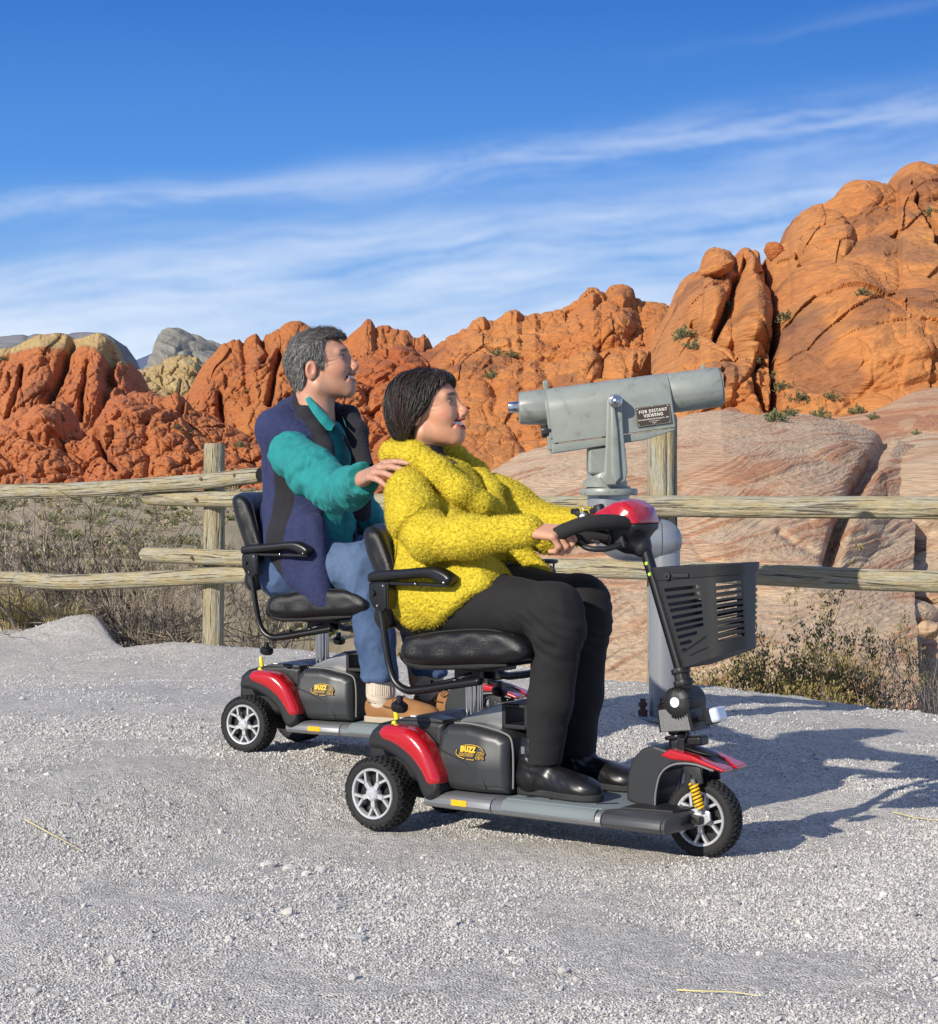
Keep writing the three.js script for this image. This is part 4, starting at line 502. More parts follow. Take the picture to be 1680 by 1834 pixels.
  P('front_fender', nets(slab(fs, -0.066, 0.066, 0.008), [0.745, 0.11, -0.08], [1.07, 0.315, 0.08], 0.0042), SM.shell);
  P('fender_edge', [1, -1].map((q) => tube([V(0.854, 0.128, q * 0.0655), V(0.858, 0.175, q * 0.0658), V(0.874, 0.224, q * 0.0655), V(0.909, 0.249, q * 0.065), V(0.97, 0.256, q * 0.064), V(1.03, 0.243, q * 0.06)], 0.0032, 8, 40)), SM.grey);
  { const rs = slab([[0.868, 0.271], [0.90, 0.2905], [0.97, 0.279], [1.062, 0.250], [1.064, 0.240], [0.97, 0.262], [0.905, 0.262]], -0.070, 0.070, 0.006); P('front_red_panel', nets((x, y, z) => smax(rs(x, y, z), 0.032 + 0.03 * smooth(1.0, 1.06, x) * 0 - Math.abs(z) * (1 + 2 * smooth(1.02, 1.06, x)), 0.004), [0.85, 0.22, -0.085], [1.08, 0.31, 0.085], 0.0036), SM.red); }
  { const g = new THREE.SphereGeometry(1, 28, 12); g.scale(0.062, 0.006, 0.03); g.rotateZ(-0.17); g.translate(0.955, 0.2845, 0); P('fender_insert', g, SM.dark); }
  for (const q of [1, -1]) {
    P('swing_arm', [extrude([[0.925, 0.098], [0.94, 0.128], [0.985, 0.140], [1.012, 0.128], [1.014, 0.108], [0.995, 0.093], [0.95, 0.085]], q > 0 ? 0.042 : -0.050, q > 0 ? 0.050 : -0.042, 0.0015), rod(V(0.972, 0.112, q * 0.04), V(0.972, 0.112, q * 0.060), 0.013, 0.013, 6)], SM.alu);
    P('fork_plate', [extrude([[0.93, 0.262], [0.985, 0.25], [0.992, 0.205], [0.955, 0.185], [0.935, 0.19], [0.938, 0.225]], q > 0 ? 0.045 : -0.053, q > 0 ? 0.053 : -0.045, 0.0015, [[[0.957, 0.226], [0.964, 0.229], [0.967, 0.222], [0.961, 0.217], [0.955, 0.220]]])], SM.dark);
    P('spring', coil(V(0.970, 0.205, q * 0.062), V(0.990, 0.140, q * 0.062), 0.0105, 7, 0.0036), SM.yellow); P('spring_strut', rod(V(0.968, 0.215, q * 0.062), V(0.992, 0.130, q * 0.062), 0.0065), SM.grey);
  }
  P('front_strut', [extrude([[0.955, 0.098], [0.958, 0.130], [1.0 - 0.06, 0.128], [0.995, 0.118], [0.995, 0.098]], 0.052, 0.074, 0.002), extrude([[0.80, 0.092], [0.80, 0.125], [0.958, 0.128], [0.97, 0.1]], 0.05, 0.12, 0.002), extrude([[0.80, 0.092], [0.80, 0.125], [0.958, 0.128], [0.97, 0.1]], -0.12, -0.05, 0.002)], SM.dark);
  // steering column
  P('steering_stem', [rod(V(0.893, 0.265, 0), V(0.889, 0.318, 0), 0.027, 0.026, 24, 0.004), rod(V(0.889, 0.312, 0), V(0.887, 0.322, 0), 0.036, 0.036, 24, 0.003), rod(V(0.887, 0.322, 0), V(0.885, 0.345, 0), 0.024, 0.026, 24, 0.005), box(0.90, 0.925, 0.27, 0.318, -0.03, 0.03, 0.004)], SM.black);
  P('tiller_block', [place(boxUV(join([new RoundedBoxGeometry(0.098, 0.060, 0.088, 3, 0.004)])), 0.903, 0.366, 0, 0, 0, 0.13)], SM.speckle);
  P('tiller_block_edge', [place(new RoundedBoxGeometry(0.010, 0.078, 0.094, 2, 0.002), 0.949, 0.378, 0, 0, 0, 0.26), place(new RoundedBoxGeometry(0.004, 0.062, 0.092, 2, 0.0015), 0.8545, 0.361, 0, 0, 0, 0.16)], SM.black);
  const cap = P('pivot_cover', [...[1, -1].map((q) => { const g = lathe([[0.0001, 0.056], [0.02, 0.056], [0.034, 0.05], [0.040, 0.044], [0.0415, 0.03], [0.0415, 0.0]].map(([a, b]) => [a, b]), 48, 0.5); g.rotateX(q * Math.PI / 2); g.translate(0.911, 0.414, 0); return g; })], SM.dark);
  for (let i = 0; i < 30; i++) { const a = i / 30 * TAU; if (Math.abs(Math.sin(a * 1.0 - 0.9)) < 0.28) continue; const g = new THREE.BoxGeometry(0.012, 0.0024, 0.016); g.translate(0.0365, 0, 0.044); g.rotateZ(a); g.translate(0.911, 0.414, 0); mesh('rib', g, SM.matte, cap); }
  { const g = new THREE.CylinderGeometry(0.0135, 0.0135, 0.003, 32); g.rotateX(Math.PI / 2); g.translate(0.911, 0.416, 0.0575); P('round_badge', g, [SM.white, new THREE.MeshStandardMaterial({ map: roundTex, roughness: 0.4 }), SM.white], cap); }
  P('cable', tube([V(0.93, 0.345, 0.02), V(0.928, 0.325, 0.022), V(0.918, 0.31, 0.022), V(0.908, 0.30, 0.02)], 0.0045, 8, 16), SM.black);
  const hl = P('headlight', [place(new RoundedBoxGeometry(0.020, 0.044, 0.058, 3, 0.004), 0.992, 0.379, 0, 0, 0, 0.3), place(new RoundedBoxGeometry(0.034, 0.014, 0.02, 2, 0.003), 0.965, 0.371, 0, 0, 0, 0.2)], SM.black); P('lens', place(new RoundedBoxGeometry(0.030, 0.041, 0.054, 4, 0.010), 1.010, 0.385, 0, 0, 0, 0.3), SM.lens, hl);
  P('horn', [place(new RoundedBoxGeometry(0.045, 0.026, 0.05, 3, 0.008), 0.955, 0.312, 0.01, 0, 0, 0.12), box(0.91, 0.94, 0.303, 0.315, -0.01, 0.02, 0.003)], SM.black);
  P('tiller_sleeve', [rod(V(0.915, 0.43, 0), V(0.895, 0.505, 0), 0.023, 0.021, 24, 0.003), rod(V(0.908, 0.455, 0), V(0.903, 0.472, 0), 0.027, 0.027, 24, 0.003), rod(V(0.899, 0.488, 0), V(0.895, 0.503, 0), 0.026, 0.026, 24, 0.003)], SM.dark);
  if (!o.folded) {
    const post = P('tiller_post', [rod(V(0.896, 0.50, 0), V(0.772, 0.865, 0), 0.0165, 0.0165, 20)], SM.black); for (const t of [0.22, 0.30]) P('button', rod(V(0.772 + 0.124 * t, 0.865 - 0.365 * t, 0.012), V(0.772 + 0.124 * t, 0.865 - 0.365 * t, 0.018), 0.006, 0.005, 12), SM.green, post);
    // control head
    const hd = blend(0.02, slab([[0.565, 0.888], [0.60, 0.908], [0.66, 0.924], [0.715, 0.950], [0.752, 0.954], [0.782, 0.935], [0.797, 0.90], [0.797, 0.880], [0.565, 0.868]], -0.066, 0.066, 0.016), ell([0.742, 0.905, 0], [0.058, 0.052, 0.078])), red = (x, y, z) => smax(hd(x, y, z), 0.889 + 0.08 * (x - 0.74) - y, 0.004), blk = (x, y, z) => smax(smin(hd(x, y + 0.004, z) + 0.001, blend(0.02, ell([0.742, 0.885, 0], [0.059, 0.05, 0.079]), cone([0.73, 0.845, 0], [0.62, 0.868, 0], 0.035, 0.022), cone([0.75, 0.85, 0], [0.775, 0.828, 0], 0.038, 0.028))(x, y, z), 0.01), y - 0.8895 - 0.08 * (x - 0.74), 0.004);
    P('control_head', nets(blk, [0.56, 0.78, -0.1], [0.84, 0.92, 0.1], 0.0045), SM.dark); P('head_cover', nets(red, [0.56, 0.86, -0.1], [0.84, 0.98, 0.1], 0.0038), SM.red);
    P('dial', [place(lathe([[0.0001, 0.022], [0.013, 0.022], [0.016, 0.018], [0.0165, 0]], 24), 0.648, 0.922, 0.012, 0, 0, 0.3)], SM.dark); P('key_switch', [rod(V(0.622, 0.908, 0.045), V(0.618, 0.922, 0.05), 0.008, 0.008, 12)], SM.chrome);
    for (const q of [1, -1]) { P('handle_loop', tube([V(0.765, 0.893, q * 0.055), V(0.742, 0.900, q * 0.115), V(0.70, 0.896, q * 0.165), V(0.655, 0.880, q * 0.185), V(0.615, 0.864, q * 0.18), V(0.592, 0.856, q * 0.15), V(0.60, 0.852, q * 0.11), V(0.64, 0.853, q * 0.06), V(0.68, 0.856, q * 0.02)], (t) => 0.0205 - 0.005 * smooth(0.7, 1, t), 20, 64), SM.grip); P('throttle_paddle', [place(new RoundedBoxGeometry(0.025, 0.010, 0.10, 2, 0.004), 0.685, 0.846, q * 0.09, 0, q * 0.5, -0.2), extrude([[0.725, 0.885], [0.75, 0.885], [0.765, 0.83], [0.735, 0.825]], q > 0 ? 0.06 : -0.075, q > 0 ? 0.075 : -0.06, 0.003), tube([V(0.76, 0.84, q * 0.06), V(0.72, 0.825, q * 0.11), V(0.68, 0.828, q * 0.13), V(0.65, 0.84, q * 0.12)], 0.008, 10, 24)], SM.dark); }
    makeBasket(s);
  }
  // seat
  const st = P('seat_post', [rod(V(0.21, 0.30, 0), V(0.21, 0.50, 0), 0.021, 0.021, 20), ...[0, 1, 2, 3, 4, 5].map((i) => { const a = i / 6 * TAU + 0.3; return rod(V(0.21 + Math.cos(a) * 0.021, 0.31, Math.sin(a) * 0.021), V(0.21 + Math.cos(a) * 0.021, 0.495, Math.sin(a) * 0.021), 0.0045, 0.0045, 6); })], SM.chrome);
  const sg = new THREE.Group(); sg.name = 'seat'; sg.position.y = o.seatUp; s.add(sg);
  const Q = (n, g, m) => mesh(n, g, m, sg);
  const cushion = slab(spline([[0.095, 0.535], [0.115, 0.563], [0.24, 0.587], [0.41, 0.601], [0.485, 0.588], [0.528, 0.558], [0.53, 0.532], [0.50, 0.514], [0.35, 0.496], [0.16, 0.484], [0.10, 0.497]], 60), -0.222, 0.222, 0.034), pan = slab([[0.085, 0.50], [0.11, 0.478], [0.16, 0.470], [0.35, 0.482], [0.46, 0.496], [0.46, 0.505], [0.2, 0.505], [0.09, 0.53]], -0.2, 0.2, 0.008);
  Q('seat_cushion', boxUV(nets((x, y, z) => cushion(x, y + 0.012 * (1 - (z / 0.2) ** 2) * smooth(0.55, 0.6, y) , z), [0.07, 0.46, -0.24], [0.55, 0.62, 0.24], 0.006)), SM.vinyl);
  Q('seat_piping', [1, -1].map((q) => tube([V(0.115, 0.560, q * 0.205), V(0.24, 0.584, q * 0.206), V(0.41, 0.597, q * 0.205), V(0.485, 0.584, q * 0.20)], 0.003, 6, 40)), SM.matte);
  Q('seat_base', nets(pan, [0.06, 0.45, -0.22], [0.5, 0.54, 0.22], 0.006), SM.matte);
  Q('seat_bracket', [box(0.15, 0.32, 0.462, 0.475, -0.06, 0.06, 0.004), box(0.17, 0.26, 0.43, 0.465, -0.045, -0.035, 0.003), box(0.17, 0.26, 0.43, 0.465, 0.035, 0.045, 0.003), rod(V(0.21, 0.42, 0), V(0.21, 0.47, 0), 0.03, 0.03, 20, 0.004)], SM.black);
  const t = o.backTop, bk = (x, y) => [x - (y - 0.7) * 0.26, y], backPoly = spline([bk(0.035, 0.60), bk(0.045, 0.70), bk(0.03, t - 0.06), bk(0.012, t - 0.012), bk(-0.02, t), bk(-0.05, t - 0.015), bk(-0.056, t - 0.07), bk(-0.04, 0.74), bk(-0.032, 0.62), bk(-0.01, 0.585)], 60);
  Q('backrest', boxUV(nets((x, y, z) => slab2(x - 0.05 * (z / 0.2) ** 2 * smooth(0.6, 0.7, y), y + 0.10 * Math.max(0, Math.abs(z) - 0.12), z), [-0.19, 0.55, -0.24], [0.16, t + 0.02, 0.24], 0.007)), SM.vinyl); function slab2(x, y, z) { return (slab2.f ??= slab(backPoly, -0.215, 0.215, 0.03))(x, y, z); }
  Q('back_piping', [1, -1].map((q) => tube([0.62, 0.68, 0.75, 0.82, t - 0.035].map((y) => V(bk(0.036, y)[0] + 0.046, y, q * 0.196)), 0.003, 6, 30)), SM.matte);
  for (const q of [1, -1]) {
    const ap = q > 0 ? [0.226, 0.276] : [-0.276, -0.226];
    Q('armrest_pad', nets(slab(spline([[0.028, 0.722], [0.028, 0.744], [0.05, 0.752], [0.15, 0.761], [0.235, 0.769], [0.27, 0.768], [0.312, 0.751], [0.322, 0.738], [0.312, 0.722], [0.29, 0.722], [0.24, 0.738], [0.15, 0.732], [0.06, 0.722]], 70), ap[0], ap[1], 0.013), [0.01, 0.70, ap[0] - 0.01], [0.34, 0.785, ap[1] + 0.01], 0.0042), SM.black);
    Q('arm_frame', [tube([V(0.05, 0.69, q * 0.252), V(0.064, 0.64, q * 0.252), V(0.083, 0.53, q * 0.252), V(0.095, 0.475, q * 0.25), V(0.115, 0.437, q * 0.25), V(0.15, 0.418, q * 0.248), V(0.2, 0.422, q * 0.245), V(0.30, 0.440, q * 0.24), V(0.40, 0.458, q * 0.235)], 0.0165, 4, 60, false, 0.72), box(0.03, 0.31, 0.714, 0.724, q > 0 ? 0.238 : -0.264, q > 0 ? 0.264 : -0.238, 0.003)], SM.black);
    Q('arm_bracket', [extrude([[0.035, 0.716], [0.095, 0.72], [0.098, 0.65], [0.08, 0.635], [0.05, 0.65], [0.036, 0.675]], q > 0 ? 0.262 : -0.274, q > 0 ? 0.274 : -0.262, 0.002), box(0.082, 0.102, 0.645, 0.722, q > 0 ? 0.232 : -0.270, q > 0 ? 0.270 : -0.232, 0.004), rod(V(0.052, 0.69, q * 0.265), V(0.052, 0.69, q * 0.282), 0.010, 0.009, 14, 0.002)], SM.black);
    Q('arm_bolt', [place(new THREE.SphereGeometry(0.0042, 10, 8), 0.086, 0.712, q * 0.272), place(new THREE.SphereGeometry(0.0042, 10, 8), 0.2, 0.722, q * 0.272), place(new THREE.SphereGeometry(0.0042, 10, 8), 0.068, 0.655, q * 0.276), place(new THREE.SphereGeometry(0.004, 10, 8), 0.302, 0.728, q * 0.276)], SM.chrome);
    Q('arm_knob', [rod(V(0.128, 0.400, q * 0.248), V(0.125, 0.362, q * 0.25), 0.010, 0.010, 12), place(lathe([[0.0001, 0], [0.022, 0], [0.025, 0.006], [0.024, 0.016], [0.017, 0.022], [0.0001, 0.022]], 24), 0.127, 0.36, q * 0.25, 0.2, 0, -0.25)], SM.black);
  }
  Q('swivel_lever', [tube([V(0.30, 0.462, 0.14), V(0.25, 0.445, 0.15), V(0.19, 0.43, 0.155), V(0.155, 0.425, 0.155)], 0.007, 8, 20), place(new RoundedBoxGeometry(0.05, 0.022, 0.02, 2, 0.004), 0.15, 0.424, 0.155, 0, 0, 0.2), place(lathe([[0.0001, 0], [0.02, 0], [0.022, 0.01], [0.018, 0.024], [0.0001, 0.026]], 20), 0.262, 0.425, 0.16)], SM.black);
  if (o.cup) Q('cup_holder', [place(new THREE.TorusGeometry(0.042, 0.006, 10, 40), 0.235, 0.764, -0.325, Math.PI / 2), place(new THREE.TorusGeometry(0.036, 0.004, 8, 36), 0.235, 0.68, -0.325, Math.PI / 2), rod(V(0.235, 0.764, -0.283), V(0.235, 0.73, -0.262), 0.008), ...[0, 2, 4].map((a) => rod(V(0.235 + Math.cos(a) * 0.041, 0.764, -0.325 + Math.sin(a) * 0.041), V(0.235 + Math.cos(a) * 0.036, 0.68, -0.325 + Math.sin(a) * 0.036), 0.003, 0.003, 6))], SM.black);
  if (o.folded) { // tiller folded down over the deck
    P('tiller_post', [rod(V(0.90, 0.47, 0), V(0.78, 0.52, 0), 0.0165, 0.0165, 20)], SM.black);
  }
  s.position.set(o.x, o.y ?? 0, -o.d); s.rotation.y = -o.turn; s.scale.setScalar(o.size ?? 1);
  return s;
}
function mirror(g) { const h = g.clone(), p = h.attributes.position, n = h.attributes.normal; for (let i = 0; i < p.count; i++) { p.setZ(i, -p.getZ(i)); n.setZ(i, -n.getZ(i)); } if (h.index) { const a = h.index.array; for (let i = 0; i < a.length; i += 3) { const t = a[i]; a[i] = a[i + 1]; a[i + 1] = t; } } return h; }
function makeBasket(par) {
  const NU = 200, NV = 84, T = 0.0028, yb = (x) => 0.512 + 0.36 * (x - 0.95), tag0 = [];
  const ringAt = (u, k) => {                                       // u runs round the tub, k from 0 (floor) to 1 (rim): back corner, near side, front, far side, back
    const x0 = lerp(0.945, 0.862, k), x1 = lerp(1.108, 1.104, k), h = lerp(0.090, 0.106, k), rc = 0.075, rb = 0.016, segs = [[x1 - x0 - rc - rb, 0], [rc * Math.PI / 2, 1], [2 * (h - rc), 2], [rc * Math.PI / 2, 3], [x1 - x0 - rc - rb, 4], [rb * Math.PI / 2, 5], [2 * (h - rb), 6], [rb * Math.PI / 2, 7]], share = [0.21, 0.15, 0.06, 0.15, 0.21, 0.02, 0.18, 0.02];
    let i = 0, acc = 0; while (i < 7 && u > acc + share[i]) acc += share[i++]; const t = clamp((u - acc) / share[i]), a = t * Math.PI / 2;
    switch (segs[i][1]) {
      case 0: return [lerp(x0 + rb, x1 - rc, t), h, 0, 1]; case 1: return [x1 - rc + rc * Math.sin(a), h - rc + rc * Math.cos(a), Math.sin(a), Math.cos(a)]; case 2: return [x1, lerp(h - rc, rc - h, t), 1, 0];
      case 3: return [x1 - rc + rc * Math.cos(a), rc - h - rc * Math.sin(a), Math.cos(a), -Math.sin(a)]; case 4: return [lerp(x1 - rc, x0 + rb, t), -h, 0, -1]; case 5: return [x0 + rb - rb * Math.sin(a), -h + rb - rb * Math.cos(a), -Math.sin(a), -Math.cos(a)];
      case 6: return [x0, lerp(rb - h, h - rb, t), -1, 0]; default: return [x0 + rb - rb * Math.cos(a), h - rb + rb * Math.sin(a), -Math.cos(a), Math.sin(a)];
    }
  };
  const holed = (i, j) => { const u = (i + 0.5) / NU, k = (j + 0.5) / NV; if (k > 0.84 || k < 0.16) return false; const q = (k - 0.16) / 0.68 * 10, row = Math.floor(q), f = q - row; if (f > 0.52) return false;
    const near = (u > 0.014 && u < 0.185 - (row < 3 ? (3 - row) * 0.045 : 0)) || (u > 0.245 && u < 0.345), far = (u > 0.595 && u < 0.765) || (u > 0.435 && u < 0.535); return near || far; };
  const pos = [], idx = [], vtx = (i, j, inner) => { const k = j / NV, [x, z, nx, nz] = ringAt(((i % NU) + NU) % NU / NU, k), o = inner ? -T : 0, y = lerp(yb(x), 0.775 + 0.07 * (x - 0.868), k); pos.push(x + nx * o, y, z + nz * o); return pos.length / 3 - 1; };
  const grid = [0, 1].map((q) => Array.from({ length: NV + 1 }, (_, j) => Array.from({ length: NU }, (_, i) => vtx(i, j, q))));
  const G = (q, i, j) => grid[q][j][(i + NU) % NU];
  for (let j = 0; j < NV; j++) for (let i = 0; i < NU; i++) {
    const here = !holed(i, j); if (here) { const [a, b, c, d] = [G(0, i, j), G(0, i + 1, j), G(0, i + 1, j + 1), G(0, i, j + 1)]; idx.push(a, b, c, a, c, d); const [e, f, g, h] = [G(1, i, j), G(1, i + 1, j), G(1, i + 1, j + 1), G(1, i, j + 1)]; idx.push(e, g, f, e, h, g); }
    const nextI = !holed((i + 1) % NU, j), nextJ = j + 1 < NV ? !holed(i, j + 1) : false;
    if (here !== nextI) { const a = G(0, i + 1, j), b = G(0, i + 1, j + 1), c = G(1, i + 1, j + 1), d = G(1, i + 1, j); idx.push(a, b, c, a, c, d); }
    if (here !== nextJ) { const a = G(0, i, j + 1), b = G(0, i + 1, j + 1), c = G(1, i + 1, j + 1), d = G(1, i, j + 1); idx.push(a, b, c, a, c, d); }
  }
  const fl = []; for (const dy of [0, 0.004]) { const c = pos.length / 3, x = 1.01; pos.push(x, yb(x) + dy, 0); for (let i = 0; i < NU; i++) idx.push(c, G(0, i + (dy ? 0 : 1), 0), G(0, i + (dy ? 1 : 0), 0)); }
  let g = new THREE.BufferGeometry(); g.setAttribute('position', new THREE.Float32BufferAttribute(pos, 3)); g.setIndex(idx); g = toCreasedNormals(g, 0.5);
  const plastic = std(0.014, 0.0145, 0.0155, 0.45), b = mesh('basket', g, plastic, par);
  const rim = []; for (const [k0, k1, o0] of [[0.885, 1.012, 0.0035]]) { const P2 = [], I2 = []; for (let i = 0; i <= NU; i++) for (const [k, o] of [[k0, -0.001], [k0 + 0.004, o0], [k1 - 0.012, o0 + 0.0015], [k1, o0 - 0.0005], [k1, -T - 0.003], [k0, -T - 0.0025]]) { const [x, z, nx, nz] = ringAt((i % NU) / NU, Math.min(1, k)), y = lerp(yb(x), 0.775 + 0.07 * (x - 0.868), k); P2.push(x + nx * o, y, z + nz * o); } for (let i = 0; i < NU; i++) for (let q = 0; q < 6; q++) { const A = i * 6 + q, B = i * 6 + (q + 1) % 6, C = A + 6, D = B + 6; I2.push(A, C, B, B, C, D); } let h = new THREE.BufferGeometry(); h.setAttribute('position', new THREE.Float32BufferAttribute(P2, 3)); h.setIndex(I2); rim.push(toCreasedNormals(h, 0.6)); }
  mesh('basket_rim', rim, plastic, b);
  for (const q of [1, -1]) { mesh('basket_rivet', [rod(V(0.918, 0.757, q * 0.105), V(0.918, 0.757, q * 0.1155), 0.012, 0.0105, 24, 0.002), place(new THREE.SphereGeometry(0.004, 12, 8), 0.918, 0.757, q * 0.116)], SM.dark, b); mesh('rim_slot', place(new RoundedBoxGeometry(0.05, 0.010, 0.003, 2, 0.0014), 0.958, 0.760, q * 0.1125, 0, 0, 0.05), SM.dark, b); }
  mesh('basket_crease', [tube([V(0.955, 0.556, 0.0938), V(0.99, 0.578, 0.0952), V(1.025, 0.602, 0.0966)], 0.0018, 6, 16), tube([V(0.975, 0.548, 0.0928), V(1.0, 0.560, 0.0938), V(1.03, 0.573, 0.0945)], 0.0015, 6, 16)], plastic, b);
  mesh('basket_hanger', [box(0.845, 0.872, 0.70, 0.765, -0.025, 0.025, 0.004), rod(V(0.90, 0.515, 0), V(0.955, 0.525, 0), 0.008)], SM.dark, b);
}
const TH1 = R(35.5), TH2 = R(28);
const scooter1 = makeScooter('mobility_scooter', 'red and charcoal three wheeled mobility scooter with a front basket ridden by the woman', { x: -0.156, d: 5.821, turn: TH1, seatUp: 0, backTop: 0.885, cup: true });
const scooter2 = makeScooter('mobility_scooter', 'red and charcoal mobility scooter further back carrying the man in the blue vest', { x: -0.734 * 0.9, d: 7.41 * 0.9, y: 0.1023, size: 0.9, turn: TH2, seatUp: 0.018, backTop: 0.945, folded: true });

// ---------- the riders; joints are in the frame of the scooter each one sits on ----------
const skinMat = new THREE.MeshPhysicalMaterial({ vertexColors: true, roughness: 0.48, sheen: 0.25, sheenRoughness: 0.5, sheenColor: new THREE.Color(0.9, 0.5, 0.4) });
const pose = (g, p, e = [0, 0, 0], s = 1) => { g.applyMatrix4(new THREE.Matrix4().compose(V(...p), new THREE.Quaternion().setFromEuler(new THREE.Euler(e[0], e[1], e[2], 'YXZ')), V(s, s, s))); return g; };
const paintAll = (g, c) => { const n = g.attributes.position.count, a = new Float32Array(n * 3); for (let i = 0; i < n; i++) a.set(c, i * 3); g.setAttribute('color', new THREE.BufferAttribute(a, 3)); return g; };
// a head: origin between the ears, x to the nose, y up, z to the right ear
function headField(o) {
  const m = o.male ? 1 : 0, sy = (f) => (x, y, z) => f(x, y, Math.abs(z));
  const skull = blend(0.03, ell([-0.006, 0.048, 0], [0.090, 0.080, 0.072]), ell([0.042, 0.034, 0], [0.058, 0.072, 0.061]), ell([0.046, -0.016, 0], [0.052, 0.062, 0.056]));
  const low = blend(0.022, sy(cone([0.0, -0.046, 0.047], [0.074, -0.078, 0.016], 0.023 + 0.002 * m, 0.019)), ell([0.086, -0.081, 0], [0.019, 0.017, 0.022 + 0.003 * m]), ell([0.080, -0.042, 0], [0.034, 0.036, 0.035]), ell([0.052, -0.055, 0], [0.045, 0.035, 0.042]));
  const cheek = sy(ell([0.068, -0.006, 0.040], [0.027, 0.024, 0.021])), brow = sy(cone([0.091, 0.050, 0.008], [0.080, 0.047, 0.043], 0.0115 + 0.0015 * m, 0.010));
  const nose = blend(0.010, cone([0.097, 0.038, 0], [0.1185, 0.000, 0], 0.0085, 0.0092), ell([0.1205, -0.0065, 0], [0.0118, 0.0092, 0.0100]), sy(ell([0.1145, -0.0125, 0.0115], [0.0110, 0.0075, 0.0070])), cone([0.113, -0.014, 0], [0.106, -0.03, 0], 0.006, 0.006));
  const neck = cone([-0.022, -0.03, 0], [-0.052, -0.20, 0], 0.052 + 0.007 * m, 0.060 + 0.008 * m);
  const ear = (x, y, z) => { const w = Math.abs(z) - 0.074 - 0.22 * Math.max(0, -x - 0.004), d = ell([-0.012, 0.004, 0], [0.019, 0.032, 0.0085])(x - 0.12 * y, y, w); const dish = ell([-0.0105, 0.007, 0.010], [0.0105, 0.018, 0.0085])(x - 0.12 * y, y, w); return smax(d, -dish, 0.004); };
  const ec = [0.0835, 0.0315, 0.0315], smile = (x, y, z) => ell([0.106, -0.0415, 0], [0.040, o.open, 0.033])(x, y - 7.0 * z * z, z);
  return {
    smile, f(x, y, z) {
      let d = smin(skull(x, y, z), low(x, y, z), 0.026); d = smin(d, cheek(x, y, z), 0.022); d = smin(d, brow(x, y, z), 0.016);
      d = smax(d, -len3(x - 0.104, y - 0.0305, Math.abs(z) - 0.031) + 0.0148, 0.013);
      const s = len3(x - ec[0], y - ec[1], Math.abs(z) - ec[2]), lid = smax(Math.max(s - 0.0142, 0.0122 - s), 0.0032 - Math.abs(y - ec[1] - 0.0006), 0.0015); d = smin(d, lid, 0.005);
      d = smin(d, nose(x, y, z), 0.012); d = smin(d, neck(x, y, z), 0.030);
      const lipD = Math.abs(smile(x, y, z) - 0.0015); d = smin(d, smax(lipD - 0.0032, d - 0.0022, 0.003), 0.004);
      d = smax(d, -smile(x, y, z), 0.003);
      const fold = (x, y, z) => cone([0.104, -0.012, 0.021], [0.0885, -0.046, 0.039], 0.0036, 0.0024)(x, y, Math.abs(z)); d = smax(d, -fold(x, y, z), 0.009);
      { d += (o.male ? 0.0013 : 0.0007) * Math.sin(y * 420 + z * 60 + 40 * x) * smooth(0.02, 0.0, Math.abs(y - 0.025 + (0.07 - x) * 0.25)) * smooth(0.075, 0.06, x) * smooth(0.03, 0.045, x); }
      return smin(d, ear(x, y, z), 0.005);
    },
    color(x, y, z) {
      const n = noise(x * 90, y * 90, z * 90), n2 = noise(x * 28 + 5, y * 28, z * 28); let c = mix3(o.skin, o.skin.map((v, i) => v * [1.02, 0.86, 0.80][i]), clamp(0.4 + 0.7 * n2 + 0.55 * n));
      const red = Math.max(smooth(0.03, 0.0, len3(x - 0.127, y + 0.006, z)) * 0.7, smooth(0.032, 0.008, len3(x - 0.07, y + 0.004, Math.abs(z) - 0.05)) * 0.55, smooth(0.030, 0.01, len3(x + 0.013, y - 0.004, Math.abs(z) - 0.08)) * 0.6); c = mix3(c, [c[0] * 1.0, c[1] * 0.68, c[2] * 0.66], red);
      const lip = smooth(0.0085, 0.005, smile(x, y, z)) * smooth(0.07, 0.09, x); c = mix3(c, o.lip, lip * 0.85);
      if (smile(x, y, z) < 0.0005 && x > 0.06) c = mix3(c, [0.10, 0.02, 0.02], 0.8);
      const bz = Math.abs(z), by = 0.0505 + 0.05 * (bz - 0.012) * (bz < 0.03 ? 1 : -0.6), bd = Math.abs(y - by) - 0.0032 * smooth(0.052, 0.03, bz) - 0.0004; if (bz > 0.010 && bz < 0.052 && x > 0.055) c = mix3(c, o.brow, smooth(0.0022, 0.0, bd + 0.0012 * n) * 0.85);
      const es = len3(x - ec[0], y - ec[1], bz - ec[2]); c = mix3(c, [0.03, 0.018, 0.014], smooth(0.0018, 0.0006, Math.abs(y - ec[1] - 0.0046)) * smooth(0.0175, 0.0155, es) * 0.9); c = mix3(c, [c[0] * 0.5, c[1] * 0.4, c[2] * 0.36], smooth(0.0016, 0.0005, Math.abs(y - ec[1] + 0.0036)) * smooth(0.0170, 0.0152, es) * 0.7);
      if (o.male) c = mix3(c, [c[0] * 0.74, c[1] * 0.74, c[2] * 0.76], 0.5 * smooth(-0.028, -0.05, y) * smooth(0.0, 0.05, x) * (0.7 + 0.5 * n));
      return c;
    },
  };
}
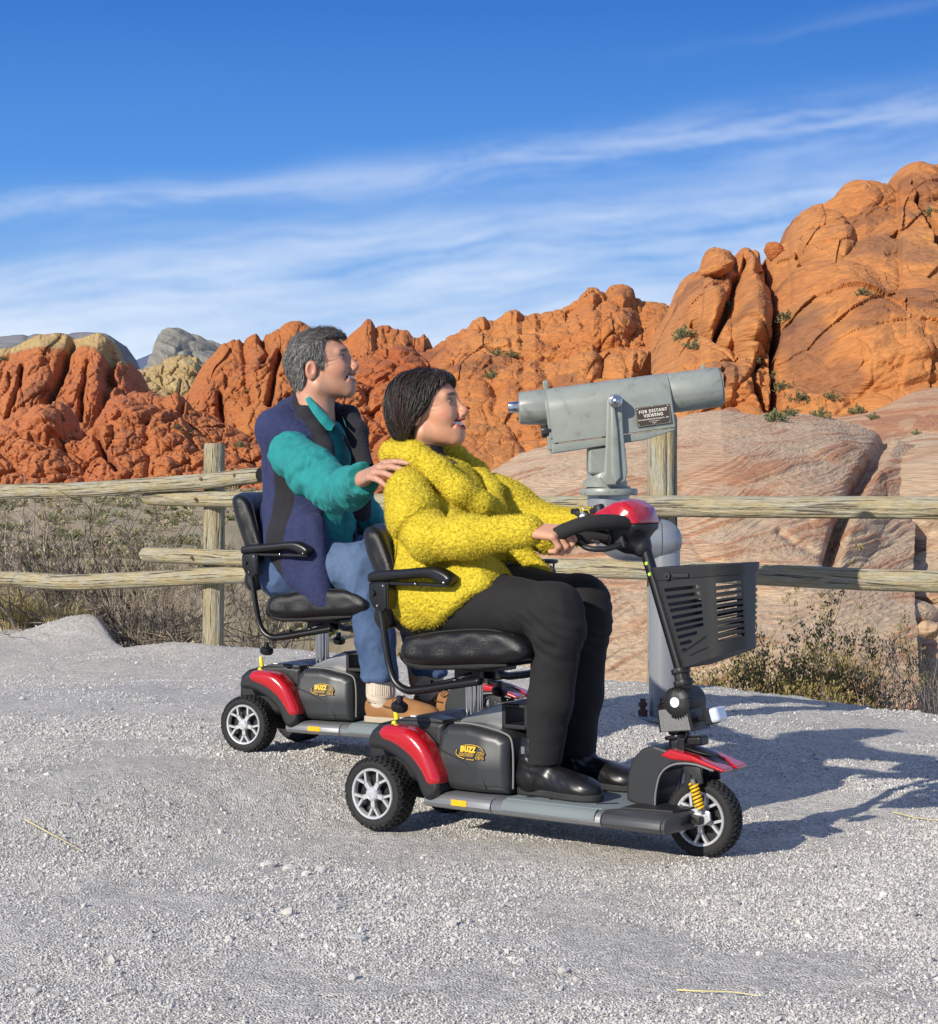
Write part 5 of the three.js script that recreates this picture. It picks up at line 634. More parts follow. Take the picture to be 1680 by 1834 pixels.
function buildHead(par, o) {                                        // adds eyes, teeth and hair to par; returns the skin geometry
  const H = headField(o), put = (g) => pose(g, o.pos, [0, o.yaw, o.pitch], o.scale);
  const skin = put(nets(H.f, [-0.115, -0.185, -0.10], [0.15, 0.14, 0.10], 0.0029, H.color));
  for (const s of [1, -1]) { const e = new THREE.SphereGeometry(0.0126, 24, 18); const p = e.attributes.position, c = []; for (let i = 0; i < p.count; i++) { const x = p.getX(i) / 0.0126, y = p.getY(i) / 0.0126, z = p.getZ(i) / 0.0126, d = Math.acos(clamp(x * 0.985 + y * 0.1 + z * 0.12)); c.push(...(d < 0.22 ? [0.008, 0.008, 0.008] : d < 0.66 ? [0.045, 0.024, 0.012] : [0.36, 0.31, 0.28])); } e.setAttribute('color', new THREE.Float32BufferAttribute(c, 3)); e.translate(0.0835, 0.0315, s * 0.0315); mesh('eye', put(e), new THREE.MeshPhysicalMaterial({ vertexColors: true, roughness: 0.3 }), par); }
  const teeth = []; for (let i = o.male ? -3 : -4; i <= (o.male ? 3 : 4); i++) for (const up of o.lowTeeth ? [1, -1] : [1]) { const z = i * 0.0058, sl = 70 * z, g = new RoundedBoxGeometry(0.005, 0.0104, 0.0055 * Math.sqrt(1 + sl * sl), 2, 0.0014); g.rotateY(-Math.atan(sl)); g.translate(0.1060 - 35 * z * z, -0.0415 + 7 * z * z + (up > 0 ? 0.0022 : -0.0052), z); teeth.push(g); } mesh('teeth', put(join(teeth)), std(0.9, 0.82, 0.7, 0.3), par);
  // hair: a cap over the skull inside the hairline, and strands lying on it
  const out = sdPoly(o.hairLine), cap = (x, y, z) => { const k = o.shell(x, y, z); return smax(k, out(x - (o.farShift ?? 0) * smooth(0.0, -0.03, z), y), 0.008); };
  const capF = (x, y, z) => cap(x, y, z) + 0.0022 * noise(x * 120, y * 40, z * 120) + 0.0012 * noise(x * 260, y * 70, z * 260);
  const hair = [paintAll(nets(capF, [-0.135, -0.16, -0.115], [0.145, 0.165, 0.115], 0.0036), o.hairBase)], r = rng(o.seed), P = [], C = [], I = [];
  const e = 0.002, grad = (x, y, z) => { const a = cap(x + e, y, z) - cap(x - e, y, z), b = cap(x, y + e, z) - cap(x, y - e, z), c = cap(x, y, z + e) - cap(x, y, z - e), L = len3(a, b, c) || 1; return [a / L, b / L, c / L]; };
  for (let n = 0; n < o.strands + o.loose; n++) {
    const fly = n >= o.strands;
    const a = r() * TAU, u = r() * 2 - 1, q = Math.sqrt(1 - u * u); let p = [0.0 + 0.16 * q * Math.cos(a), 0.02 + 0.16 * u, 0.16 * q * Math.sin(a)];
    let ok = true; for (let i = 0; i < 6; i++) { const d = cap(...p), g = grad(...p); p = p.map((v, k) => v - g[k] * d); } if (out(p[0], p[1]) > 0.002 || Math.abs(cap(...p)) > 0.004) ok = false; if (!ok) continue;
    const col = o.strandColor(p, r), steps = o.steps, wd = o.width * (fly ? 0.6 : 1) * (0.6 + 0.8 * r()), lift = (fly ? o.looseLift : o.lift) * r(), start = P.length / 3; let pts = [], jk = fly ? 1.8 : o.jit, jit = [(r() - 0.5) * jk, (r() - 0.5) * jk, (r() - 0.5) * jk], span = fly ? o.looseLen : o.len;
    for (let i = 0; i <= steps; i++) {
      const g = grad(...p), t = i / steps, off = 0.0006 + lift * (o.stand || fly ? t : Math.sin(t * 3.14) * 0.6 + 0.2); pts.push(p.map((v, k) => v + g[k] * off));
      let f = o.flow(p, t).map((v, k) => v + jit[k]); const dn = f[0] * g[0] + f[1] * g[1] + f[2] * g[2]; f = f.map((v, k) => v - g[k] * dn); const L = len3(...f) || 1; p = p.map((v, k) => v + f[k] / L * span / steps); const d = cap(...p), g2 = grad(...p); p = p.map((v, k) => v - g2[k] * d * 0.8);
    }
    pts.forEach((q0, i) => { const nx = pts[Math.min(i + 1, steps)], pv = pts[Math.max(i - 1, 0)], t = V(nx[0] - pv[0], nx[1] - pv[1], nx[2] - pv[2]).normalize(), g = V(...grad(...q0)), b = t.clone().cross(g).normalize(), w = wd * (1 - 0.85 * (i / steps) ** 2); for (const k of [0, 1, 2]) { const A = k * TAU / 3 + 0.5, v = b.clone().multiplyScalar(Math.cos(A) * w).addScaledVector(g, Math.sin(A) * w); P.push(q0[0] + v.x, q0[1] + v.y, q0[2] + v.z); C.push(...col); } });
    for (let i = 0; i < steps; i++) for (let k = 0; k < 3; k++) { const A = start + i * 3 + k, B = start + i * 3 + (k + 1) % 3; I.push(A, B, A + 3, B, B + 3, A + 3); }
  }
  const sg = new THREE.BufferGeometry(); sg.setAttribute('position', new THREE.Float32BufferAttribute(P, 3)); sg.setAttribute('color', new THREE.Float32BufferAttribute(C, 3)); sg.setIndex(I); sg.computeVertexNormals(); hair.push(sg);
  mesh('hair', put(join(hair)), new THREE.MeshPhysicalMaterial({ vertexColors: true, roughness: o.hairRough, specularIntensity: 1, side: THREE.DoubleSide }), par);
  return skin;
}
// a hand: wrist at the origin, fingers to +x, palm down, thumb on the side given by o.thumb
function handField(o) {
  const T = o.thumb, fs = [], zs = [0.031, 0.0105, -0.0105, -0.030], palm = [], len = [[0.043, 0.026, 0.021], [0.047, 0.030, 0.022], [0.044, 0.028, 0.021], [0.034, 0.021, 0.018]], kx = [0.088, 0.091, 0.086, 0.078];
  for (let i = 0; i < 4; i++) {
    palm.push(cone([0.004, 0, zs[i] * 0.62 * T], [kx[i], 0.002 - 0.05 * Math.abs(zs[i]) * 0.6, zs[i] * T], 0.0155, 0.0115));
    let x = kx[i], y = 0.001, a = 0; const c = [], sp = (o.spread ?? 0.05) * (1.5 - i); let z = zs[i] * T, r = 0.0102;
    for (let k = 0; k < 3; k++) { a -= o.curl[i][k]; const L = len[i][k], x2 = x + Math.cos(a) * L, y2 = y + Math.sin(a) * L, z2 = z + sp * L * T, r2 = r - 0.0010; c.push(cone([x, y, z], [x2, y2, z2], r, r2)); x = x2; y = y2; z = z2; r = r2; }
    fs.push(blend(0.004, ...c));
  }
  const th = (o.thumbPts ?? [[0.012, -0.006, 0.022], [0.045, -0.016, 0.044], [0.074, -0.022, 0.052], [0.098, -0.026, 0.050]]).map(([x, y, z], i) => [x, y, z * T, [0.016, 0.0125, 0.0105, 0.009][i]]);
  const p = blend(0.014, ...palm, cone([-0.07, 0.0, 0], [0.0, 0, 0], 0.028, 0.023)), t = chain(th, 0.008), body = (x, y, z) => smin(p(x, y / 0.92, z), t(x, y, z), 0.012);
  return (x, y, z) => { let d = body(x, y, z), f = 9; for (const q of fs) f = Math.min(f, q(x, y, z)); return smin(d, f, 0.007) - 0.0006 * noise(x * 160, y * 160, z * 160) * (o.rough ?? 0.6); };
}
const frame = (o, to, up) => { const X = V(...to).sub(V(...o)).normalize(), Z = X.clone().cross(V(...up)).normalize(), Y = Z.clone().cross(X); return new THREE.Matrix4().makeBasis(X, Y, Z).setPosition(...o); };   // x towards a point, y near a given up
const onFrame = (g, m, s = 1) => g.applyMatrix4(m.clone().multiply(new THREE.Matrix4().makeScale(s, s, s)));
function fuzzy(g, n, L, w, seed) {                                   // yarn ends standing off a knitted surface
  const r = rng(seed), p = g.attributes.position, m = g.attributes.normal, c = g.attributes.color, P = [], N = [], C = [], U = [];
  for (let i = 0; i < n; i++) { const k = Math.floor(r() * p.count), o = V(p.getX(k), p.getY(k), p.getZ(k)), nn = V(m.getX(k), m.getY(k), m.getZ(k)), t = V(r() - 0.5, r() - 0.5, r() - 0.5).addScaledVector(nn, 0.22).normalize(), b = t.clone().cross(nn).normalize(), l = L * (0.5 + r()), q = 0.72 + 0.5 * r(); o.addScaledVector(nn, -0.0012 + 0.0022 * r());
    for (const v of [o.clone().addScaledVector(b, w), o.clone().addScaledVector(b, -w), o.clone().addScaledVector(t, l).addScaledVector(nn, 0.002 * r())]) { P.push(v.x, v.y, v.z); N.push(nn.x, nn.y, nn.z); C.push(c.getX(k) * q, c.getY(k) * q, c.getZ(k) * q); U.push(0, 0); } }
  const f = new THREE.BufferGeometry(); f.setAttribute('position', new THREE.Float32BufferAttribute(P, 3)); f.setAttribute('normal', new THREE.Float32BufferAttribute(N, 3)); f.setAttribute('color', new THREE.Float32BufferAttribute(C, 3)); f.setAttribute('uv', new THREE.Float32BufferAttribute(U, 2)); f.computeVertexNormals(); return join([g, f]);
}
const foldsOf = (x, y, z, s, k, a = 1) => a * (0.55 * noise(x * s, y * s * k, z * s) + 0.45 * Math.abs(noise(x * s * 1.9 + 3, y * s * 1.9 * k, z * s * 1.9)) - 0.15);
const clothTex = (() => { const n = 256; const bc = new Float32Array(n * n), cells = 22; for (let y = 0; y < n; y++) for (let x = 0; x < n; x++) { const u = x / n * cells * 0.85 + 0.25 * ring(x / n, y / n, 14, 2), v = y / n * cells + 0.25 * ring(x / n, y / n, 14, 6), W = Math.round(cells * 0.85), X = Math.floor(u), Y = Math.floor(v); let f1 = 9; for (let i = -1; i < 2; i++) for (let j = -1; j < 2; j++) { const h = hash3((X + i + W) % W, (Y + j + cells) % cells, 9), dx = X + i + (h & 1023) / 1023 - u, dy = Y + j + ((h >>> 10) & 1023) / 1023 - v; f1 = Math.min(f1, dx * dx + dy * dy); } bc[y * n + x] = 1 - Math.sqrt(f1); } return { boucle: texture(n, (u, v) => bc[Math.floor(v * n) * n + Math.floor(u * n)], { size: 0.21 }), denim: texture(n, (u, v) => { const w = 0.5 + 0.5 * Math.sin((u + v) * TAU * 40) * Math.sin((u - v) * TAU * 40), k = 0.78 + 0.16 * tfbm(u, v, 30, 3) + 0.1 * (w - 0.5); return [k * 0.94, k * 0.97, k]; }, { srgb: true, size: 0.10 }), weave: texture(n, (u, v) => 0.5 + 0.25 * Math.sin(u * TAU * 64) + 0.25 * Math.sin(v * TAU * 64), { size: 0.06 }), fleece: texture(n, (u, v) => 0.5 + 0.5 * tfbm(u, v, 50, 3), { size: 0.08 }) }; })();
function shoeField(o) {                                             // heel at x = 0, toe to +x, sole on y = 0
  const out = spline([[0.0, 0], [0.012, 0.028], [0.05, 0.034], [0.11, 0.034], [0.18, 0.047], [0.225, 0.044], [0.262, 0.026], [0.273, 0], [0.262, -0.024], [0.225, -0.040], [0.18, -0.043], [0.11, -0.033], [0.05, -0.033], [0.012, -0.027]], 48), f2 = sdPoly(out);
  const sole = (x, y, z) => { const a = f2(x, z), b = Math.abs(y - 0.011) - 0.010; return Math.min(Math.max(a + 0.003, b + 0.003), 0) + Math.hypot(Math.max(a + 0.003, 0), Math.max(b + 0.003, 0)) - 0.003; };
  const foot = blend(0.03, ell([0.042, 0.046, 0], [0.041, 0.045, 0.036]), ell([0.12, 0.040, 0], [0.075, 0.046, 0.034]), ell([0.19, 0.028, 0], [0.062, 0.034 + o.toe, 0.043]), ell([0.222, 0.026, 0], [0.045, 0.024 + o.toe, 0.038]));
  const upper = (x, y, z) => smax(foot(x, y, z), 0.012 - y, 0.004);
  return { sole, upper };
}

// ----- the woman -----
{
  const w = tag(base('person'), 'woman with dark bobbed hair in a fuzzy yellow sweater holding the front scooter handles', 'person'); w.position.copy(scooter1.position); w.rotation.copy(scooter1.rotation);
  const skin = [0.54, 0.285, 0.17], E0 = [0.033, 1.199, 0.0], yaw = R(21), pitch = R(10);
  const o = { male: 0, skin, lip: [0.40, 0.05, 0.055], brow: [0.06, 0.035, 0.022], open: 0.0112, pos: E0, yaw, pitch, scale: 1.0, seed: 5, hairBase: [0.026, 0.017, 0.0125], hairRough: 0.42, strands: 2800, loose: 420, looseLift: 0.016, looseLen: 0.07, steps: 14, len: 0.22, width: 0.0010, lift: 0.016, jit: 0.5, farShift: 0.02,
    hairLine: [[0.135, 0.115], [0.106, 0.098], [0.082, 0.094], [0.060, 0.074], [0.036, 0.046], [0.018, 0.022], [-0.006, 0.006], [-0.022, -0.018], [-0.036, -0.05], [-0.05, -0.09], [-0.14, -0.10], [-0.14, 0.17], [0.135, 0.17]],
    shell: blend(0.03, ell([-0.010, 0.050, 0], [0.100, 0.092, 0.086]), ell([-0.032, 0.0, 0], [0.074, 0.085, 0.086]), ell([0.046, 0.088, -0.01], [0.058, 0.043, 0.062])),
    strandColor: (p, r) => r() < 0.07 ? [0.08, 0.068, 0.056].map((v) => v * (0.6 + 0.7 * r())) : [0.034, 0.022, 0.016].map((v) => v * (0.5 + r())),
    flow: ([x, y, z], t) => y > 0.105 ? [-0.5 + (x > 0.06 ? 0.9 : 0), -0.25, z > -0.02 ? 0.8 : -0.8] : [-0.42 + 0.5 * smooth(-0.03, -0.09, x), -1, z * 2] };
  const head = buildHead(w, o);
  // hands
  const nearWrist = [0.545, 0.873, 0.188], farWrist = [0.60, 0.888, -0.172], grip = [[1.0, 1.1, 0.9], [1.05, 1.15, 0.9], [1.1, 1.15, 0.9], [1.15, 1.1, 0.8]], hf = handField({ thumb: -1, curl: grip, spread: 0.0, thumbPts: [[0.012, -0.006, 0.022], [0.045, -0.020, 0.038], [0.068, -0.036, 0.036], [0.082, -0.052, 0.028]] }), hf2 = handField({ thumb: 1, curl: grip, spread: 0.0 });
  const handCol = (x, y, z) => mix3(skin, [0.52, 0.235, 0.165], clamp(0.45 + 0.6 * noise(x * 60, y * 60, z * 60)) * 0.6);
  const hn = onFrame(nets(hf, [-0.075, -0.085, -0.075], [0.16, 0.035, 0.075], 0.003, handCol), frame(nearWrist, [0.66, 0.868, 0.180], [0.06, 0.92, 0.40]), 0.93), hff = onFrame(nets(hf2, [-0.075, -0.085, -0.075], [0.16, 0.035, 0.075], 0.003, handCol), frame(farWrist, [0.70, 0.878, -0.168], [0.1, 1, -0.3]), 0.93);
  const bodyF = blend(0.03, chain([[0.03, 1.03, 0, 0.055], [0.08, 0.96, 0, 0.08], [0.09, 0.86, 0, 0.09], [0.105, 0.70, 0, 0.10]], 0.04), chain([[0.09, 0.97, 0.14, 0.045], [0.213, 0.845, 0.23, 0.038], [0.54, 0.872, 0.188, 0.026]]), chain([[0.09, 0.975, -0.14, 0.045], [0.32, 0.862, -0.233, 0.038], [0.59, 0.887, -0.172, 0.026]]), chain([[0.11, 0.66, 0.10, 0.08], [0.565, 0.652, 0.115, 0.05], [0.52, 0.21, 0.105, 0.035]]), chain([[0.11, 0.66, -0.10, 0.08], [0.515, 0.66, -0.10, 0.05], [0.50, 0.21, -0.10, 0.035]]));
  mesh('body', [head, hn, hff, nets(bodyF, [-0.15, 0.15, -0.33], [0.72, 1.12, 0.33], 0.012, () => skin)], skinMat, w);
  // black top, sweater
  mesh('black_top', nets(blend(0.02, chain([[0.03, 1.02, 0, 0.074], [0.024, 1.095, 0, 0.062]], 0.02), ell([0.09, 1.0, 0], [0.085, 0.08, 0.09])), [-0.12, 0.88, -0.14], [0.22, 1.18, 0.14], 0.006), std(0.012, 0.012, 0.014, 0.8), w);
  const locW = (px, py, Zd) => { const p = at(px, py, Zd).sub(w.position).applyAxisAngle(UPV, TH1); return [p.x, p.y, p.z]; };
  const torso = blend(0.07, ell([0.105, 0.70, 0.0], [0.140, 0.16, 0.200]), ell([0.090, 0.83, 0], [0.114, 0.16, 0.166]), ell([0.082, 0.955, 0], [0.102, 0.11, 0.166]), ell([0.15, 0.86, -0.02], [0.10, 0.15, 0.15]));
  const armN = chain([[0.088, 0.972, 0.152, 0.072], [0.138, 0.908, 0.198, 0.069], [0.215, 0.846, 0.230, 0.060], [0.34, 0.852, 0.224, 0.053], [0.525, 0.873, 0.190, 0.045]], 0.05), armF = chain([[0.085, 0.98, -0.165, 0.080], [0.18, 0.92, -0.215, 0.078], [0.32, 0.862, -0.235, 0.062], [0.585, 0.889, -0.172, 0.046]], 0.05);
  const collar = chain([[702, 812, 5.80, 0.034], [742, 815, 5.72, 0.038], [784, 846, 5.67, 0.041], [824, 880, 5.645, 0.040], [862, 903, 5.66, 0.036], [888, 912, 5.71, 0.030], [880, 880, 5.80, 0.034], [852, 848, 5.90, 0.034], [812, 816, 5.95, 0.034], [760, 800, 5.95, 0.034], [715, 803, 5.88, 0.034], [702, 812, 5.80, 0.034]].map(([px, py, d, r]) => [...locW(px, py, d), r]), 0.02), yoke = ell([0.06, 1.02, 0], [0.085, 0.055, 0.135]);
  const hem = (x, y, z) => (z > 0 ? 0.578 + 0.66 * Math.max(0, x - 0.19) - 0.1 * Math.max(0, 0.0 - x) : 0.62 + 0.5 * Math.max(0, x - 0.25)) - y;
  const flap = blend(0.03, cone([0.22, 0.86, 0.13], [0.33, 0.73, 0.15], 0.06, 0.060), cone([0.13, 0.68, 0.105], [0.30, 0.685, 0.118], 0.124, 0.116), cone([0.24, 0.84, -0.10], [0.38, 0.735, -0.13], 0.045, 0.020));
  const sw = (x, y, z) => {
    let d = smin(torso(x, y, z), flap(x, y, z), 0.06); d = smax(d, hem(x, y, z), 0.02); const da = armN(x, y, z); d = smin(d + 0.012 * Math.exp(-((da / 0.014) ** 2)), da, 0.016); d = smin(d, armF(x, y, z), 0.04); d = smin(d, yoke(x, y, z), 0.05); const cd = collar(x, y, z); d = smin(d + 0.014 * Math.exp(-((cd / 0.013) ** 2)), cd, 0.006);
    d = smax(d, -(len3(x - 0.030, (y - 1.115) * 0.5, z) - 0.058), 0.02); if (Math.abs(d) > 0.035) return d;
    const cre = Math.exp(-(((y - 0.80 + 0.25 * (x + 0.06)) / 0.014) ** 2)) * smooth(0.06, -0.03, x) * 0.014 + Math.exp(-(((y - 0.90 - 0.9 * (x - 0.18)) / 0.012) ** 2)) * smooth(0.28, 0.2, x) * smooth(0.06, 0.12, x) * smooth(0.1, 0.2, z) * 0.010;
    const knit = 0.0022 * noise(x * 112, y * 128, z * 112);
    const drape = 0.010 * Math.abs(noise(x * 9 + y * 2, y * 3.5, z * 9)) * smooth(0.95, 0.75, y) + 0.010 * Math.abs(noise(x * 13 - y * 9, y * 11 + x * 4, z * 6 + 3)) * smooth(0.12, 0.02, len3(x - 0.22, (y - 0.86) * 0.9, z - 0.22)); return d + cre + drape - 0.006 * foldsOf(x, y, z, 5, 1.2) - knit;
  };
  mesh('sweater', fuzzy(boxUV(nets(sw, [-0.17, 0.55, -0.35], [0.68, 1.18, 0.35], 0.0043, (x, y, z) => { const n = noise(x * 130, y * 130, z * 130), b = noise(x * 9, y * 9, z * 9); return mix3([0.47, 0.345, 0.012], [0.64, 0.515, 0.032], clamp(0.5 + 0.9 * n + 0.4 * b)); })), 130000, 0.0050, 0.0008, 17), new THREE.MeshPhysicalMaterial({ vertexColors: true, roughness: 0.95, side: THREE.DoubleSide, bumpMap: clothTex.boucle, bumpScale: 0.003, sheen: 0.2, sheenRoughness: 0.6, sheenColor: new THREE.Color(0.9, 0.8, 0.2) }), w);
  // trousers
  const legN = chain([[0.10, 0.665, 0.10, 0.112], [0.34, 0.660, 0.11, 0.092], [0.566, 0.650, 0.115, 0.076], [0.575, 0.60, 0.115, 0.071], [0.548, 0.40, 0.11, 0.060], [0.518, 0.225, 0.105, 0.054]], 0.03), legF = chain([[0.10, 0.665, -0.10, 0.112], [0.32, 0.665, -0.105, 0.090], [0.515, 0.658, -0.10, 0.078], [0.527, 0.60, -0.10, 0.073], [0.515, 0.40, -0.10, 0.060], [0.503, 0.225, -0.10, 0.054]], 0.03);
  const pants = (x, y, z) => { const a = legN(x, y, z), b = legF(x, y, z); let d = smin(smin(a, b, 0.008), ell([0.08, 0.66, 0], [0.12, 0.10, 0.18])(x, y, z), 0.05); d = smax(d, 0.222 - y, 0.006); if (Math.abs(d) > 0.03) return d; const kn = smooth(0.16, 0.04, len3(x - 0.545, y - 0.60, 0)); const hipF = smooth(0.16, 0.04, len3(x - 0.20, y - 0.70, 0)); return d - 0.006 * foldsOf(x, y, z, 11, 0.7) + 0.007 * hipF * Math.abs(noise(x * 10 + y * 14, y * 30 - x * 14, z * 10)) + 0.005 * Math.abs(noise(x * 8, y * 16 + x * 5, z * 12)) * smooth(0.5, 0.25, y) - 0.009 * kn * noise(x * 30 + y * 40, y * 12 - x * 12, z * 9) + 0.0022 * Math.exp(-(((z - 0.178) / 0.003) ** 2)) * smooth(0.58, 0.5, y); };
  mesh('trousers', boxUV(nets(pants, [-0.08, 0.18, -0.24], [0.70, 0.80, 0.24], 0.0065)), new THREE.MeshPhysicalMaterial({ color: new THREE.Color().setRGB(0.0075, 0.007, 0.008), roughness: 0.85, bumpMap: clothTex.weave, bumpScale: 0.0004, sheen: 0.08, sheenRoughness: 0.6, sheenColor: new THREE.Color(0.25, 0.23, 0.26) }), w);
  // boots
  const leather = phys(0.006, 0.006, 0.0065, 0.36, { clearcoat: 0.15, clearcoatRoughness: 0.35 });
  for (const [hx, hz, ang, bend] of [[0.44, 0.105, 0.0, 1], [0.440, -0.105, 0.0, -1]]) {
    const s = shoeField({ toe: 0.004 }), shaft = chain([[0.052, 0.05, 0, 0.044], [0.060, 0.11, 0, 0.044], [0.066, 0.16, 0, 0.051]], 0.03), up = (x, y, z) => { let d = smin(s.upper(x, y, z), shaft(x, y, z), 0.03); d = smax(d, y - 0.165, 0.004); d = smax(d, -len3(x - 0.066, (y - 0.18) * 0.5, z) + 0.045, 0.004); return d - 0.0030 * noise(x * 26, y * 60, z * 20) * smooth(0.05, 0.10, y) * smooth(0.16, 0.1, x) - 0.0012 * noise(x * 50 + y * 40, y * 50, z * 30) - 0.002 * Math.exp(-(((x - 0.055 - 0.02 * Math.sin(y * 30)) / 0.004) ** 2)) * smooth(0.02, 0.05, y); };
    const b = mesh('boot', pose(nets(up, [-0.02, 0.0, -0.07], [0.30, 0.18, 0.07], 0.0042), [hx, 0.1355, hz], [0, ang, 0], 1.0), leather, w);
    mesh('boot_sole', pose(nets(s.sole, [-0.02, -0.01, -0.07], [0.30, 0.04, 0.07], 0.0042), [hx, 0.1355, hz], [0, ang, 0], 1.0), std(0.016, 0.016, 0.017, 0.7), b);
    mesh('boot_strap', pose(join([place(new THREE.TorusGeometry(0.0475, 0.006, 8, 40), 0.060, 0.118, 0, Math.PI / 2 + 0.0, 0.12, 0), box(0.055, 0.068, 0.112, 0.126, 0.047, 0.054, 0.002)]), [hx, 0.1355, hz], [0, ang, 0], 1), leather, b);
    mesh('boot_tag', pose(box(0.040, 0.053, 0.118, 0.140, 0.0465, 0.0535, 0.002), [hx, 0.1355, hz], [0, ang, 0], 1), SM.chrome, b);
  }
}
// ----- the man -----
{
  const m = tag(base('person'), 'grey haired man in blue vest and teal shirt with his hand on her shoulder', 'person'); m.position.copy(scooter2.position); m.rotation.copy(scooter2.rotation); m.scale.copy(scooter2.scale);
  const k = scooter2.scale.x, loc = (px, py, Zd) => { const p = at(px, py, Zd).sub(m.position).applyAxisAngle(UPV, TH2).divideScalar(k); return [p.x, p.y, p.z]; };   // a photo pixel at a depth, in his frame
  const skin = [0.47, 0.255, 0.165], wrist = loc(653, 856, 5.80), shoulder = [0.215, 1.100, 0.215], elbow = loc(604, 880, 6.15), knuck = loc(700, 829, 5.655);
  const o = { male: 1, skin, lip: [0.36, 0.13, 0.10], brow: [0.07, 0.05, 0.04], open: 0.0088, lowTeeth: false, pos: loc(572, 666, 6.53), yaw: R(21), pitch: R(11), scale: 1.14, seed: 9, hairBase: [0.085, 0.08, 0.075], hairRough: 0.5, strands: 5200, loose: 500, looseLift: 0.018, looseLen: 0.03, steps: 4, len: 0.026, width: 0.00085, lift: 0.013, jit: 1.2, stand: true,
    hairLine: [[0.128, 0.106], [0.100, 0.088], [0.075, 0.098], [0.053, 0.097], [0.044, 0.075], [0.038, 0.057], [0.045, 0.037], [0.041, 0.012], [0.026, 0.002], [0.018, 0.012], [0.010, 0.034], [-0.012, 0.040], [-0.030, 0.030], [-0.036, 0.0], [-0.045, -0.035], [-0.058, -0.06], [-0.14, -0.075], [-0.14, 0.17], [0.128, 0.17]],
    shell: blend(0.03, ell([-0.008, 0.048, 0], [0.096, 0.089, 0.0775]), ell([-0.034, 0.0, 0], [0.060, 0.075, 0.068]), ell([0.043, 0.090, 0], [0.056, 0.042, 0.054])),
    strandColor: ([x, y, z], r) => { const dark = smooth(0.06, 0.11, y) * smooth(-0.05, 0.03, x) * 0.75, t = r(); return mix3([0.10 + 0.34 * t * t, 0.097 + 0.335 * t * t, 0.09 + 0.31 * t * t], [0.03, 0.024, 0.02], clamp(dark + (r() < 0.25 ? 0.7 : 0))); },
    flow: ([x, y, z], t) => y > 0.09 ? [0.9, 0.15, 0.35] : [-0.5, -1, 0] };
  const head = buildHead(m, o), handCol = (x, y, z) => mix3(skin, [0.45, 0.215, 0.15], clamp(0.45 + 0.7 * noise(x * 50, y * 50, z * 50)) * 0.75);
  const hf = handField({ thumb: -1, spread: 0.10, rough: 1.4, curl: [[0.30, 0.22, 0.12], [0.32, 0.25, 0.12], [0.36, 0.32, 0.2], [0.38, 0.36, 0.25]], thumbPts: [[0.012, -0.006, 0.022], [0.04, -0.020, 0.044], [0.062, -0.040, 0.052], [0.080, -0.058, 0.052]] });
  const hand = onFrame(nets(hf, [-0.075, -0.10, -0.085], [0.215, 0.035, 0.085], 0.003, handCol), frame(wrist, knuck, [-0.30, 0.80, 0.55]), 1.12);
  const nails = []; void nails;
  const bodyF = blend(0.03, chain([[0.14, 1.25, 0, 0.065], [0.14, 1.10, 0, 0.11], [0.13, 0.9, 0, 0.12], [0.13, 0.7, 0, 0.12]], 0.04), chain([[...shoulder, 0.05], [...elbow, 0.042], [...wrist, 0.028]]), chain([[0.14, 1.15, -0.2, 0.05], [0.22, 0.86, -0.27, 0.042], [0.44, 0.78, -0.16, 0.03]]), chain([[0.13, 0.67, 0.1, 0.09], [0.47, 0.70, 0.13, 0.06], [0.535, 0.26, 0.125, 0.042]]), chain([[0.13, 0.67, -0.1, 0.09], [0.50, 0.70, -0.13, 0.06], [0.56, 0.26, -0.125, 0.042]]));
  const hand2 = onFrame(nets(handField({ thumb: 1, spread: 0.04, curl: [[0.4, 0.4, 0.3], [0.4, 0.4, 0.3], [0.45, 0.4, 0.3], [0.5, 0.4, 0.3]] }), [-0.075, -0.10, -0.085], [0.215, 0.035, 0.085], 0.004, handCol), frame([0.44, 0.785, -0.16], [0.56, 0.775, -0.13], [0, 1, 0]), 1.1);
  mesh('body', [head, hand, hand2, nets(bodyF, [-0.1, 0.2, -0.35], [0.95, 1.32, 0.75], 0.013, () => skin)], skinMat, m);
  // teal shirt
  const mid = (a, b, t, d = [0, 0, 0]) => a.map((v, i) => lerp(v, b[i], t) + d[i]), cuff = mid(wrist, elbow, 0.06);
  const sleeve = chain([[...mid(shoulder, elbow, -0.02), 0.082], [...mid(shoulder, elbow, 0.5, [0, 0.0, 0.01]), 0.079], [...mid(shoulder, elbow, 0.96), 0.069], [...mid(elbow, wrist, 0.5, [0, -0.012, 0]), 0.060], [...cuff, 0.049]], 0.06), chest = blend(0.06, ell([0.160, 1.06, 0], [0.145, 0.18, 0.185]), ell([0.17, 0.84, 0], [0.150, 0.20, 0.18])), sleeve2 = chain([[0.14, 1.15, -0.2, 0.08], [0.22, 0.86, -0.27, 0.07], [0.43, 0.785, -0.165, 0.045]], 0.04);
  const dirC = V(...wrist).sub(V(...elbow)).normalize();
